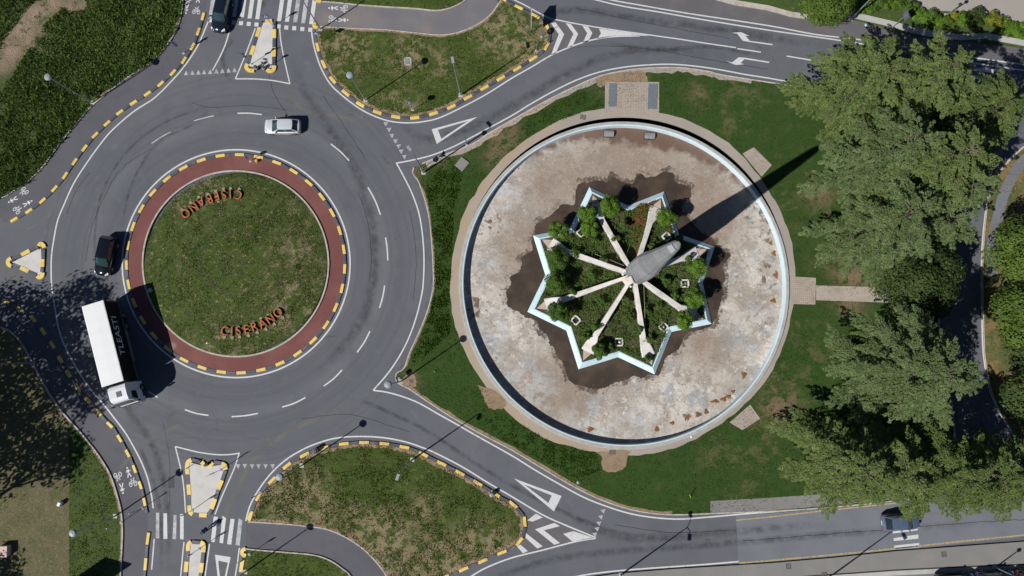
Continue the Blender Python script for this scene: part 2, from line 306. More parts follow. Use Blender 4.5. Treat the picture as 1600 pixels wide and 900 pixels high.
def flat(name, outer, z, m, holes=(), skirt=0.0, parent=None, **kw):
    outer = ccw(list(outer)); holes = [ccw(list(h))[::-1] for h in holes]
    loops = [outer] + holes; V = [(p[0], p[1], z) for l in loops for p in l]
    T = tessellate_polygon([[Vector((p[0], p[1], 0)) for p in l] for l in loops])
    F = []
    for t in T:
        a, b, c = (V[i] for i in t)
        s = (b[0] - a[0]) * (c[1] - a[1]) - (b[1] - a[1]) * (c[0] - a[0])
        if abs(s) > 1e-9: F.append(t if s > 0 else t[::-1])
    if skirt:
        n0 = 0
        for l in loops:
            n = len(l); base = len(V); V += [(p[0], p[1], z - skirt) for p in l]
            for i in range(n):
                j = (i + 1) % n; F.append((n0 + i, base + i, base + j, n0 + j))
            n0 += n
    return mesh_obj(name, V, F, m, parent, **kw)
def offsets(P, closed=False):
    """unit normals (left) along polyline of plan points"""
    P = np.array(P, float); n = len(P); T = np.zeros_like(P)
    if closed: T = np.roll(P, -1, 0) - np.roll(P, 1, 0)
    else: T[1:-1] = P[2:] - P[:-2]; T[0] = P[1] - P[0]; T[-1] = P[-1] - P[-2]
    T /= np.maximum(np.linalg.norm(T, axis=1, keepdims=True), 1e-9)
    return P, T, np.stack([-T[:, 1], T[:, 0]], 1)
def strip(name, P, width, z, m, parent=None, closed=False, height=0.0, uvs=False, taper=None, **kw):
    """ribbon along plan polyline; with height, a kerb-like solid whose top is at z"""
    P, T, Nn = offsets(P, closed); n = len(P); hw = width / 2
    wv = np.full(n, hw) if taper is None else np.array([taper(i / (n - 1)) * hw for i in range(n)])
    A = P + Nn * wv[:, None]; B = P - Nn * wv[:, None]
    V = []; F = []; uv = [] if uvs else None
    for i in range(n):
        V += [(A[i][0], A[i][1], z), (B[i][0], B[i][1], z)]
        if uvs: uv += [(i / (n - 1), 0.0), (i / (n - 1), 1.0)]
        if height: V += [(A[i][0], A[i][1], z - height), (B[i][0], B[i][1], z - height)]
    k = 4 if height else 2
    for i in range(n if closed else n - 1):
        a = i * k; b = ((i + 1) % n) * k
        F.append((a, a + 1, b + 1, b))
        if height: F += [(a, b, b + 2, a + 2), (a + 1, a + 3, b + 3, b + 1)]
    if height and not closed: F += [(0, 2, 3, 1), ((n - 1) * k, (n - 1) * k + 1, (n - 1) * k + 3, (n - 1) * k + 2)]
    return mesh_obj(name, V, F, m, parent, uv=uv, **kw)
def resample(P, step=0.5, closed=False):
    P = [Vector(p) for p in P]
    if closed: P = P + [P[0]]
    L = [0]
    for i in range(1, len(P)): L.append(L[-1] + (P[i] - P[i - 1]).length)
    return P, L
def at_len(P, L, s):
    s = min(max(s, 0), L[-1]); i = 1
    while i < len(L) - 1 and L[i] < s: i += 1
    t = (s - L[i - 1]) / max(L[i] - L[i - 1], 1e-9); p = P[i - 1].lerp(P[i], t); d = (P[i] - P[i - 1]).normalized()
    return p, d
def box(V, F, c, s, rz=0.0, top=1.0, ch=0.0):
    """append a box (centre c, size s), optional narrower top"""
    ca, sa = math.cos(rz), math.sin(rz); b = len(V)
    for z, k in ((-0.5, 1.0), (0.5, top)):
        for x, y in ((-0.5, -0.5), (0.5, -0.5), (0.5, 0.5), (-0.5, 0.5)):
            X, Y = x * s[0] * k, y * s[1] * k
            V.append((c[0] + X * ca - Y * sa, c[1] + X * sa + Y * ca, c[2] + z * s[2]))
    F += [(b, b + 3, b + 2, b + 1), (b + 4, b + 5, b + 6, b + 7), (b, b + 1, b + 5, b + 4), (b + 1, b + 2, b + 6, b + 5), (b + 2, b + 3, b + 7, b + 6), (b + 3, b, b + 4, b + 7)]
def box_obj(name, c, s, m, parent=None, rz=0.0, top=1.0, **kw):
    V = []; F = []; box(V, F, c, s, rz, top); return mesh_obj(name, V, F, m, parent, **kw)
def cbox(name, c, s, m, parent=None, b=0.03, rz=0.0, **kw):
    """box with chamfered edges (rounded look)"""
    import bmesh
    bm = bmesh.new(); bmesh.ops.create_cube(bm, size=1.0)
    for v in bm.verts: v.co = Vector((v.co.x * s[0], v.co.y * s[1], v.co.z * s[2]))
    bmesh.ops.bevel(bm, geom=list(bm.edges), offset=b, segments=2, affect='EDGES', profile=0.5)
    me = bpy.data.meshes.new(name); bm.to_mesh(me); bm.free(); me.materials.append(m)
    o = bpy.data.objects.new(name, me); o.location = c; o.rotation_euler = (0, 0, rz); return link(o, parent, **kw)
def tube_data(P, rad, n=8, caps=True):
    """tube through 3-D points, radius per point"""
    P = [Vector(p) for p in P]; V = []; F = []
    if not isinstance(rad, (list, tuple)): rad = [rad] * len(P)
    for i, p in enumerate(P):
        d = (P[min(i + 1, len(P) - 1)] - P[max(i - 1, 0)]).normalized()
        u = d.cross(Vector((0, 0, 1)) if abs(d.z) < 0.95 else Vector((1, 0, 0))).normalized(); v = d.cross(u)
        for k in range(n):
            a = 2 * math.pi * k / n; V.append(tuple(p + (u * math.cos(a) + v * math.sin(a)) * rad[i]))
    for i in range(len(P) - 1):
        for k in range(n):
            a = i * n + k; b = i * n + (k + 1) % n; F.append((a, a + n, b + n, b))
    if caps: F += [tuple(range(n)), tuple(range(len(V) - 1, len(V) - n - 1, -1))]
    return V, F
def tube(name, P, rad, m, parent=None, n=8, **kw):
    V, F = tube_data(P, rad, n); return mesh_obj(name, V, F, m, parent, smooth_=False, **kw)

# ================================================================== SETTING
HOLE = circle(CB[0], CB[1], 256, 120)
ground = flat('ground', [(-900, -900), (900, -900), (900, 900), (-900, 900)], -0.05, M_GROUND, [HOLE], kind='structure')
road_outer = GP([(-260, -160), (1860, -160), (1860, 1060), (-260, 1060)])
road = flat('road', road_outer, 0.0, M_ROAD, [HOLE], kind='structure')

# --- outlines (survey coordinates)
A_K = smooth([(290, -120), (286, 0), (284, 20), (277, 45), (262, 70), (243, 92), (222, 108), (195, 125), (165, 148), (144, 166), (125, 187), (105, 211), (90, 230), (70, 258), (45, 283), (20, 300), (0, 311), (-60, 335), (-240, 380)], 4)
D_K = smooth([(-240, 480), (-60, 500), (0, 511), (20, 521), (33, 535), (45, 555), (58, 580), (75, 611), (95, 640), (125, 674), (138, 690), (155, 712), (172, 740), (182, 768), (190, 800), (192, 830), (191, 860), (189, 900), (186, 1050)], 4)
scrub = GP(A_K + [(-240, -150), (-100, -155)], 0.1)
swlawn = GP(D_K + [(-240, 1050)], 0.1)
flat('scrubland', scrub, 0.10, M_SCRUB, skirt=0.14, kind='structure')
strip_edge = [(108, 1050), (108, 900), (108, 690), (112, 655)]
green_strip = GP([p for p in D_K if p[1] > 660] + strip_edge, 0.1)
flat('dry_lawn_ground', swlawn, 0.095, M_DRYLAWN, skirt=0.13, kind='structure')
flat('green_strip_ground', green_strip, 0.102, M_STRIPLAWN, kind='structure')
strip('kerb', GP(A_K), 0.15, 0.135, M_KERB, height=0.15, kind='structure')
strip('kerb', GP(D_K), 0.16, 0.135, M_KERB, height=0.15, kind='structure')

# bike path strips beside the scrub and the south-west lawn
K1 = [(318, 26), (312, 46), (303, 71), (288, 95), (270, 115), (248, 135), (228, 149), (206, 163), (185, 178), (166, 195), (148, 213), (128, 238), (114, 258), (99, 280), (82, 300), (64, 317), (43, 332), (20, 345)]
K2 = [(10, 471), (32, 483), (52, 498), (67, 517), (81, 537), (91, 555), (102, 576), (116, 598), (132, 620), (149, 638), (166, 657), (179, 670), (193, 694), (205, 717), (214, 740), (223, 766), (229, 795)]
nw_path = flat('bike_path', GP([p for p in A_K if p[1] < 330 and p[0] > -30] + [(8, 348)] + K1[::-1] + [(324, 0), (330, -120)]), 0.005, M_PATH, kind='structure')
sw_path = flat('bike_path', GP([p for p in D_K if p[0] > -30] + [(226, 1050), (228, 900), (231, 845), (231, 797)] + K2[::-1]), 0.005, M_PATH, kind='structure')

# --- park (right of the roundabout) around the basin
P_W = smooth([(647, 262), (645, 270), (649, 277), (654, 284), (665, 315), (672, 350), (676, 398), (677.5, 440), (676, 455), (670, 480), (661, 505), (650, 530), (640, 552), (634, 570), (629, 578), (620, 583), (619, 592), (623, 599), (640, 608), (665, 625), (700, 648), (750, 677), (800, 703), (850, 733), (900, 762), (950, 785), (1000, 799), (1050, 804), (1110, 802)], 3)
P_S = [(1250, 796), (1400, 782), (1450, 770), (1490, 730), (1487, 640), (1470, 560), (1466, 480), (1470, 380), (1485, 290), (1520, 215), (1560, 180), (1600, 172)]
P_N = smooth([(1600, 172), (1500, 162), (1400, 152), (1300, 143), (1255, 137), (1200, 129), (1125, 117), (1111, 113), (1075, 107.5), (1050, 106), (1012, 107), (975, 111), (937, 119.5), (900, 135), (850, 160), (800, 188), (760, 211), (737, 226), (682, 247), (660, 256)], 3)
park_px = P_W + P_S + P_N[1:]
park = GP(park_px, 0.1)
flat('park_lawn_ground', park, 0.10, M_GR_P, [HOLE], skirt=0.14, kind='structure')
strip('kerb', GP(P_W), 0.14, 0.13, M_KERB, height=0.15, kind='structure')
strip('kerb', GP(P_N), 0.16, 0.13, M_KERB, height=0.15, kind='structure')
strip('kerb', GP(smooth([(1110, 802), (1250, 796), (1400, 782), (1450, 770), (1490, 730), (1487, 640), (1470, 560), (1466, 480), (1470, 380), (1485, 290), (1520, 215), (1560, 180)], 4)), 0.14, 0.13, M_KERB, height=0.15, kind='structure')
flat('sidewalk', GP([(1110, 801), (1110, 783), (1200, 778), (1300, 771), (1400, 758), (1430, 750), (1440, 770), (1400, 780), (1250, 794), (1180, 799)], 0.105), 0.105, M_WALK, kind='structure')

# north island (below and above the dusty path) and south island
NI_K = smooth([(491, 44), (494, 60), (497, 74), (501, 88), (507, 102), (513, 115), (522, 127), (532, 138), (544, 148), (560, 161), (577, 170), (592, 176), (607, 180), (622, 183), (638, 184.5), (653, 183.5), (667, 180.5), (691, 173), (712, 164), (731, 152.5), (757, 137.5), (784, 122), (810, 106.5), (836, 90), (850, 79), (856.5, 68), (859, 56), (857, 46), (850, 34), (836, 25), (811, 12), (790, 1), (760, -20)], 3)
NPL = smooth([(500, 42), (550, 45), (600, 47), (640, 51), (680, 55), (700, 54.5), (720, 50), (742, 41), (765, 25), (780, 5), (800, -25)], 4)
NPU = smooth([(490, 2), (520, 4), (560, 8), (600, 11), (650, 14), (680, 17), (700, 14), (715, 8), (728, -1), (745, -25)], 4)
ni_poly = GP([p for p in NI_K if p[1] > -15] + NPL[::-1][4:], 0.1)
flat('north_island_ground', ni_poly, 0.10, M_GR_N, skirt=0.12, kind='structure')
ni2 = GP(NPU + [(720, -130), (486, -130)], 0.1)
flat('north_verge_ground', ni2, 0.10, M_GR_N, skirt=0.12, kind='structure')
n_path = flat('bike_path', GP(NPU + NPL[::-1] + [(490, 40)]), 0.005, M_PATHN, kind='structure')
strip('kerb', GP(NPL), 0.14, 0.125, M_KERB, height=0.14, kind='structure')
strip('kerb', GP(NPU), 0.14, 0.125, M_KERB, height=0.14, kind='structure')
SI_K = smooth([(392.5, 806), (397, 792), (402, 780), (412, 765), (426, 750), (438, 737), (449.5, 727), (463, 718), (477.5, 710), (495, 703), (515, 697.5), (532, 694), (549, 692), (565, 691), (580, 691.5), (596, 692.5), (612, 694.5), (628, 697.5), (643, 701), (657, 707), (669, 713), (687, 722), (705, 731), (732.5, 746), (760, 762.5), (784.5, 778), (800, 786), (811, 797), (818, 807), (820.5, 818), (819, 831), (814, 843), (804, 853), (791, 860), (776, 866), (761, 873), (731, 886), (704, 898), (660, 915), (600, 945)], 3)
SPU = smooth([(388, 815), (420, 817), (450, 819), (480, 822), (508, 826), (530, 834), (552, 846), (572, 861), (590, 880), (604, 900), (615, 930)], 4)
SPL = smooth([(384, 857), (400, 859), (450, 863), (490, 867), (515, 875), (535, 888), (548, 900), (560, 925)], 4)
si_poly = GP([p for p in SI_K if p[1] < 925] + [(615, 930)] + SPU[::-1], 0.1)
flat('south_island_ground', si_poly, 0.10, M_GR_S, skirt=0.12, kind='structure')
si2 = GP(SPL + [(560, 1050), (370, 1050), (380, 900)], 0.1)
flat('south_verge_ground', si2, 0.10, M_GR_S, skirt=0.12, kind='structure')
s_path = flat('bike_path', GP(SPU + SPL[::-1] + [(384, 815)]), 0.005, M_PATH, kind='structure')
strip('kerb', GP(SPU), 0.14, 0.125, M_KERB, height=0.14, kind='structure')
strip('kerb', GP(SPL), 0.14, 0.125, M_KERB, height=0.14, kind='structure')

def margin(pts, poly, off, w_, zo=0.104, m=None):
    P = GP(pts); A_, T_, N_2 = offsets(P); mid = len(P) // 2; q = A_[mid] + N_2[mid] * 0.6
    sg = 1 if inside(poly, np.array([q[0]]), np.array([q[1]]))[0] else -1
    a = []; b = []
    for k in range(len(A_)):
        wv = w_ * rng.uniform(0.55, 1.35); a.append(A_[k] + N_2[k] * sg * off); b.append(A_[k] + N_2[k] * sg * (off + wv))
    V = [(p[0], p[1], zo) for p in a] + [(p[0], p[1], zo) for p in b]; n = len(a)
    F = [((k, k + 1, n + k + 1, n + k) if sg < 0 else (k + 1, k, n + k, n + k + 1)) for k in range(n - 1)]
    F = [f[::-1] for f in F]; mesh_obj('bare_dirt_margin', V, F, m or M_DIRT, kind='structure')
margin([p for p in smooth(NI_K, 2) if p[1] > 30], ni_poly, 0.2, 0.34); margin([p for p in smooth(SI_K, 2) if p[1] < 900], si_poly, 0.2, 0.36)
margin([p for p in P_N if 660 < p[0] < 1200], park, 0.05, 0.55, m=M_TAN); margin([p for p in P_W if p[1] > 600 and p[0] < 1060], park, 0.05, 0.3); margin([p for p in P_W if 285 < p[1] < 575], park, 0.05, 0.16)
margin(NPL, ni_poly, 0.06, 0.22); margin(SPU, si_poly, 0.06, 0.3); margin([p for p in A_K if p[0] > 0], scrub, 0.06, 0.22); margin([p for p in D_K if p[1] > 700 and p[1] < 900], swlawn, 0.06, 0.2)
# --- north-east side: brown shoulder, planting bed, yard
NE_L = [(905, -150), (900, -12), (960, 1), (1000, 7), (1075, 20), (1200, 39.5), (1275, 53.5), (1347, 62), (1460, 81), (1600, 100), (1860, 130)]
NE_K = [(1080, -150), (1110, -4), (1150, 0), (1200, 9), (1240, 20), (1290, 24), (1330, 30), (1380, 42), (1425, 54), (1480, 62), (1530, 66), (1600, 75), (1860, 105)]
flat('road_patch', GP([(852, 30), (870, 32), (905, 39), (960, 48), (1005, 54), (960, 57), (912, 66), (862, 84), (845, 92), (858, 68), (858, 46)]), 0.0035, M_BROWN, kind='structure')
flat('road_patch', GP([(808, 790), (820, 800), (850, 808), (887, 824), (925, 840), (880, 849), (800, 869), (792, 862), (812, 848), (822, 822), (818, 804)]), 0.0035, M_BROWN, kind='structure')
flat('road_shoulder', GP(NE_L + NE_K[::-1]), 0.004, M_BROWN, kind='structure')
flat('planting_bed', GP(NE_K + [(1860, 62), (1600, 36), (1525, 19), (1440, 16), (1422, 0), (1400, -150)], 0.1), 0.10, M_STRIPLAWN, skirt=0.13, kind='structure')
flat('yard', GP([(1400, -150), (1422, 0), (1440, 16), (1525, 19), (1600, 36), (1860, 62), (1860, -150)], 0.1), 0.103, M_LOT, kind='structure')
kw_ = GP([(1120, -4), (1150, 4), (1200, 12), (1236, 22), (1270, 27)], 0.12); strip('kerb', kw_, 0.6, 0.14, M_KERB, height=0.15, kind='structure')
kwb = GP([(1310, 22), (1340, 25), (1400, 39), (1425, 47), (1455, 53), (1500, 58), (1540, 56), (1600, 67), (1700, 80)], 0.12); strip('kerb', kwb, 0.75, 0.14, M_CONC, height=0.15, kind='structure')
# east verge with a narrow grey track
E_K = smooth([(1620, 218), (1600, 230), (1575, 253), (1557, 277), (1547, 302), (1541, 330), (1536, 385), (1535, 425), (1535.5, 480), (1537, 530), (1539, 562), (1547, 605), (1558, 635), (1576, 667), (1601, 703), (1650, 760)], 3)
flat('east_verge_ground', GP(E_K + [(1860, 760), (1860, 218)], 0.08), 0.08, M_EAST, skirt=0.1, kind='structure')
strip('footpath', GP(smooth([(1640, 225), (1600, 250), (1580, 280), (1568, 305), (1560, 335), (1552, 370), (1549, 405), (1552, 430)], 4), 0.09), 1.2, 0.087, M_OLD, kind='structure')
strip('kerb', GP(E_K), 0.1, 0.11, M_KERB, height=0.1, kind='structure')
# --- south-east: lighter asphalt, sidewalk, gutters, parking strip
flat('road_patch', GP([(1150, 806), (1250, 799), (1400, 786), (1600, 776), (1860, 760), (1860, 810), (1600, 838), (1400, 861), (1200, 879), (1154, 881)]), 0.004, M_OLD, kind='structure')
SW1 = [(900, 906), (960, 897), (1050, 889.5), (1200, 880.5), (1300, 872), (1400, 861.5), (1500, 854), (1600, 846.5), (1860, 822)]
SW2 = [(1160, 908), (1270, 898.5), (1350, 893), (1400, 889.5), (1500, 884.5), (1600, 880.5), (1860, 862)]
flat('sidewalk', GP(SW1 + SW2[::-1] + [(1100, 950), (900, 950)], 0.1), 0.12, M_WALK, skirt=0.15, kind='structure')
flat('parking_strip', GP(SW2 + [(1860, 1050), (900, 1050), (1100, 950)]), 0.004, M_OLD, kind='structure')
M_GUT = mat('dark_gutter_drain', (0.035, 0.03, 0.026), [], 0.9)  # near-black tone of the gutter lines along the sidewalk
strip('kerb', GP(SW1), 0.12, 0.15, M_WALK, height=0.15, kind='structure')
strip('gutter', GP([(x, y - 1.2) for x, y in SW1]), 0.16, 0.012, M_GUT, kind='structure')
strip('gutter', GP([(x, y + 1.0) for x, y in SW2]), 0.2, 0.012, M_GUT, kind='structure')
strip('kerb', GP([(x, y + 6) for x, y in SW2]), 0.5, 0.02, M_CONC, kind='structure')

# --- pavement ring and stubs round the basin
ring_r = []
for i in range(144):
    a = i * 2.5; r = 268
    r += 1.2 * math.sin(R_(a * 8)) + rng.uniform(-1.0, 1.0)
    if 150 < a < 250: r += 3
    ring_r.append((CB[0] + r * math.cos(R_(a)), CB[1] - r * math.sin(R_(a)) * 1.012))
flat('ring_pavement', GP(ring_r, 0.1), 0.106, M_TAN, [HOLE], kind='structure')
DIRT = [[(756, 262), (766, 232), (764, 222), (776, 214), (790, 206), (799, 199), (806, 203), (800, 214), (815, 217), (803, 228), (775, 262)], [(935, 706), (940, 714), (942, 733), (958, 738), (975, 732), (980, 714), (985, 704)],
        [(746, 602), (752, 610), (760, 632), (774, 640), (792, 632), (775, 612)]]
def rough(d, j=1.3): return [(x + rng.uniform(-j, j), y + rng.uniform(-j, j)) for x, y in smooth(d, 5, True)]
for d in DIRT[1:]: flat('bare_dirt_patch', GP(rough(d), 0.1), 0.111, M_TAN if d[0][0] == 756 else M_DIRT, kind='structure')
flat('bare_dirt_patch', GP(rough([(633, 586), (641, 582), (650, 590), (650, 603), (640, 603), (628, 597)], 1.0), 0.1), 0.111, M_DIRT, kind='structure')
flat('bare_dirt_patch', GP(rough([(930, 126), (940, 120), (960, 115), (985, 112), (1006, 113), (1012, 126), (1000, 130), (970, 129), (950, 131), (938, 136)], 1.5), 0.1), 0.111, M_DIRT, kind='structure')
# paved entrances: every paver row a strip of stones that can be told apart by joints
def paved(name, q, z, nx, ny, m, **kw):
    """quad q (survey px, order a b c d) laid with nx*ny stones joined into one piece over a mortar bed"""
    P = [np.array(G(x, y, z)) for x, y in q]; V = []; F = []; g = 0.05
    for i in range(nx):
        for j in range(ny):
            o = 0.5 if j % 2 else 0.0
            u0, u1 = (i + g + 0 * o) / nx, (i + 1 - g) / nx; v0, v1 = (j + g) / ny, (j + 1 - g) / ny
            zz = z + rng.uniform(0.004, 0.014); b = len(V)
            for u, v in ((u0, v0), (u1, v0), (u1, v1), (u0, v1)):
                p = (P[0] * (1 - u) + P[1] * u) * (1 - v) + (P[3] * (1 - u) + P[2] * u) * v; V.append((p[0], p[1], zz))
            for k in range(4): V.append((V[b + k][0], V[b + k][1], z - 0.01))
            F += [(b, b + 1, b + 2, b + 3)] + [(b + k, b + 4 + k, b + 4 + (k + 1) % 4, b + (k + 1) % 4) for k in range(4)]
    bed = flat(name, [tuple(p) for p in P], z, M_DIRT, kind='structure', **kw)
    o = mesh_obj('paving_stones', V, F, m, bed, kind='stuff'); return bed
paved('paved_entrance', [(945, 178.5), (945.5, 128), (1030, 128), (1030, 182)], 0.114, 22, 34, M_PAVER)
nb = flat('slate_slab', GP([(951, 166.5), (952, 130), (964, 130.5), (963, 166.5)], 0.15), 0.16, M_SLATE, skirt=0.04, label='blue grey slate strip on the left side of the paved entrance', cat='paving slab')
nb = flat('slate_slab', GP([(1012, 169.5), (1013.5, 131), (1028, 132), (1026, 170.5)], 0.15), 0.16, M_SLATE, skirt=0.04, label='blue grey slate strip on the right side of the paved entrance', cat='paving slab')
paved('paved_entrance', [(1160, 240), (1178, 230), (1206, 258), (1190, 276)], 0.114, 12, 14, M_PAVER)
paved('paved_entrance', [(1237, 432), (1275, 434), (1274, 476), (1237, 475)], 0.114, 12, 14, M_PAVER)
paved('paved_entrance', [(1140, 660), (1160, 672), (1188, 654), (1172, 632)], 0.114, 12, 12, M_PAVER)
flat('footpath', GP([(1275, 446), (1420, 450), (1420, 474), (1275, 469)], 0.1), 0.112, M_PAVER, kind='structure')

# ================================================================== ROAD MARKINGS
Z1, Z2 = 0.009, 0.014
def line(pts, w=0.17, z=Z1, m=None, nsm=4, name='lane_line', parent=None):
    return strip(name, GP(smooth(pts, nsm) if len(pts) > 2 else pts), w, z, m or M_WHITE, parent or road)
def mark(name, pts, z=Z1, m=None, parent=None, closed=True): return flat(name, GP(pts), z, m or M_WHITE, parent=parent or road)
strip('edge_line', circle(CR[0], CR[1], 178, 140), 0.18, Z1, M_WHITE, road, closed=True)
line([(330, 26), (326, 32), (317, 54), (306, 77), (287, 105), (265, 130), (240, 154), (212, 172), (190, 190), (170, 209), (151, 233), (132, 260), (115, 287), (100, 320), (90, 345), (84, 375), (80.5, 400), (80, 425), (81, 450), (86, 482), (92, 515), (102, 542), (115, 567), (130, 592), (147, 615), (162, 632), (180, 655), (195, 675), (207, 695), (220, 720), (230, 745), (236, 770), (239.5, 794)], 0.165, name='edge_line')
line([(619, 255), (645, 250), (670, 244), (695, 235), (717, 225), (750, 207.5), (800, 180.5), (825, 165), (862, 144), (900, 125.5), (937, 112.5), (975, 105), (1012, 101.5), (1050, 100.5), (1087, 103.5), (1125, 109), (1162, 116), (1200, 122), (1255, 131), (1400, 150), (1500, 160)], 0.165, name='edge_line')
line([(619, 254), (633, 280), (645, 305), (655, 335), (660.5, 370), (662.5, 405), (661.5, 440), (659, 460), (652, 490), (642, 520), (628, 550), (608, 581), (583, 610)], 0.165, z=Z2, name='edge_line')
line([(584, 610), (605, 613), (630, 620), (655, 630), (685, 647), (710, 661), (736, 676), (768, 694), (800, 712), (837, 735), (875, 757), (912, 777), (950, 792), (987, 803), (1025, 809), (1062, 811), (1100, 808.5), (1175, 802), (1200, 800), (1297, 791.5), (1400, 780)], 0.165, name='edge_line')
line([(487, 50), (489, 65), (494, 85), (502, 107), (515, 130), (532, 147), (555, 165), (575, 177), (600, 187), (620, 191), (640, 192), (662, 190), (687, 184), (725, 166), (762, 146), (800, 122), (830, 105), (860, 87), (887, 75), (912, 66), (937, 60), (962, 57), (1000, 56)], 0.165, name='edge_line')
line([(760, -25), (800, -2), (820, 8), (855, 27), (870, 31), (905, 38), (960, 47), (1010, 54), (1060, 61), (1105, 68), (1150, 74.5)], 0.15, z=Z2, name='edge_line')
for a, b in (((1152, 76), (1189, 81.5)), ((1229, 87.5), (1267, 94)), ((1307, 100), (1345, 106))): line([a, b], 0.15, name='lane_dash')
line([(905, -8), (932, 0), (975, 10), (1025, 18), (1100, 31), (1200, 47), (1337, 67), (1460, 89), (1512, 97), (1600, 110), (1700, 122)], 0.165, name='edge_line')
line([(925, -8), (955, 0), (1000, 8), (1075, 21), (1200, 40), (1275, 54), (1347, 62.5), (1460, 81), (1600, 101), (1700, 113)], 0.165, name='edge_line')
line([(1600, 229), (1575, 252), (1557, 277), (1546, 302), (1540, 330), (1534.5, 385), (1533.5, 425), (1534, 480), (1535, 530), (1537.5, 562), (1545, 605), (1557, 635), (1575, 667), (1600, 702), (1650, 760)], 0.16, name='edge_line')
line([(1467, 490), (1467, 508)], 0.12)
line([(359, 47), (352, 70), (343, 90), (332, 110)], 0.16)
line([(399, 44), (385, 82), (368, 123)], 0.145); line([(368, 123.3), (400, 123.5), (427, 126), (453.5, 131)], 0.145, z=Z2)
line([(437, 44), (439, 65), (444, 92), (453, 131)], 0.145)
line([(274, 698), (280, 722), (285, 745), (288, 770), (290, 801)], 0.145); line([(273.5, 697.5), (295, 703), (312.5, 707), (337, 710.2), (357, 710.3), (374.5, 708)], 0.145, z=Z2)
line([(374, 708), (366, 732), (355, 757), (345, 780), (336, 804)], 0.145)
line([(384, 814), (390, 792), (400, 772), (415, 750), (432, 731), (450, 716), (470, 704), (487, 696), (512, 687.5), (537, 683), (570, 682), (600, 684), (632, 690), (662, 700), (687, 711), (725, 731), (762, 754), (800, 776), (847, 804), (887, 822), (931, 840)], 0.165, name='edge_line')
line([(931, 841), (900, 846), (850, 859), (800, 871.5), (762, 886), (737, 900), (700, 925)], 0.165, name='edge_line')
line([(880, 906), (910, 899), (950, 893.5), (1000, 889), (1100, 882), (1154, 877.5)], 0.165, name='edge_line')
line([(1150, 813), (1200, 808), (1297, 797), (1400, 786)], 0.14, m=M_YELLOWLINE, name='yellow_line')
line([(1155, 880), (1200, 876), (1300, 867), (1400, 857), (1500, 846), (1600, 836), (1750, 820)], 0.16, m=M_YELLOWLINE, name='yellow_line')
line([(241, 842), (239, 866), (237, 890)], 0.145); line([(287.5, 847), (285, 872), (282, 905), (278, 950)], 0.145)
line([(327.5, 850), (324, 875), (320, 905), (316, 950)], 0.145); line([(374, 856), (371, 880), (367, 905), (362, 950)], 0.145)
for d in ([(517, 225), (532, 237), (545.5, 251)], [(575, 293), (586, 313), (594.5, 335.5)], [(602.5, 371), (605, 389), (606, 407)], [(601, 446), (598, 464), (593, 481)], [(578, 517.5), (569, 535), (558, 550.5)],
          [(534.5, 578), (521, 592), (506, 603)], [(477.5, 621), (460, 630), (441, 636)], [(403, 646), (383, 649.5), (362, 651)], [(326, 649), (307, 646), (289, 640)], [(246, 621), (240, 616.5), (232, 612)], [(371, 177), (390, 177), (409, 179)]):
    line(d, 0.16, name='lane_dash')
for d in ([(334, 181), (318, 184.5), (303, 189)], [(267, 206), (252, 214), (237, 224)]): line(d, 0.13, m=M_FADED, name='lane_dash')
# chevrons and solid tips
CH = [[(861, 36.5), (868, 35), (881.5, 53.5), (868, 84), (861, 86), (873, 53.5)], [(884, 36.3), (892, 37.5), (903.3, 53), (894, 73), (886, 74.5), (896, 53)], [(910, 40.5), (919, 41.8), (925.5, 51.5), (919, 65.3), (910.5, 67), (917.5, 52)],
      [(936, 44.8), (960, 48.2), (1000, 53.7), (1015, 56), (985, 55.5), (962, 56), (950, 57.8), (933.5, 60.8), (939, 52)],
      [(824, 813), (837.5, 802.5), (848, 808.5), (832, 815)], [(836, 827), (866, 817), (875, 822), (850, 828.5), (875, 848.5), (866, 851)], [(822, 833), (848, 853.5), (839.5, 857), (821, 840)], [(808, 854), (813, 851), (825, 861), (817, 864.5)],
      [(880, 834), (896, 830), (922, 838.5), (928, 840.8), (894, 845.8)]]
for c in CH: mark('chevron', c)
M_TRI = mat('worn_triangle_paint', (0.50, 0.50, 0.51), [dict(kind='noise', scale=4, lo=0.45, hi=0.7, col=(0.33, 0.33, 0.34), detail=5)], 0.8, alpha=(5, 0.24, 0.5, 0.9))
def tri(x, y, verts, m=None): mark('give_way_triangle', [(x + a * 0.88, y + b * 0.92) for a, b in verts], m=M_TRI)
for x, y in ((291, 114), (300.5, 113.5), (310, 113), (319, 112.5), (328.5, 112), (338, 111.3), (347.5, 110.6), (357, 110), (366.5, 109.3)): tri(x, y, [(-4, 4), (4, 3.6), (0, -4.3)], M_WHITE)
for x, y in ((603, 194), (608, 203), (612.5, 212.5), (618, 221), (623, 229), (627, 237), (632, 245.5)): tri(x, y, [(-4.5, -3), (4, -3.8), (0.2, 4)])
for x, y in ((372, 729), (382.5, 728.5), (394, 729), (404, 729), (415, 729), (426, 729)): tri(x, y, [(-4, -4), (4, -4), (0.2, 4.3)])
for x, y in ((942.5, 798), (939, 807.5), (936, 817), (933, 826), (929.5, 834.5)): tri(x, y, [(-5, -1.5), (4, -2.8), (1, 5)])
def hollow(o, i):
    n = len(o); V = [(*G(*p), Z1) for p in o + i]; F = [(k, (k + 1) % n, n + (k + 1) % n, n + k) for k in range(n)]
    mesh_obj('yield_triangle', V, F, M_WHITE, road)
hollow([(674.5, 202), (746, 182.5), (682.5, 225)], [(684.5, 202.8), (731, 189), (689.5, 217)])
hollow([(803, 747.5), (877.5, 775), (865.5, 799)], [(819, 757), (862, 774), (857, 786)])
hollow([(336, 866.5), (360.5, 870.5), (345, 942)], [(341, 876), (356, 879), (346, 925)])
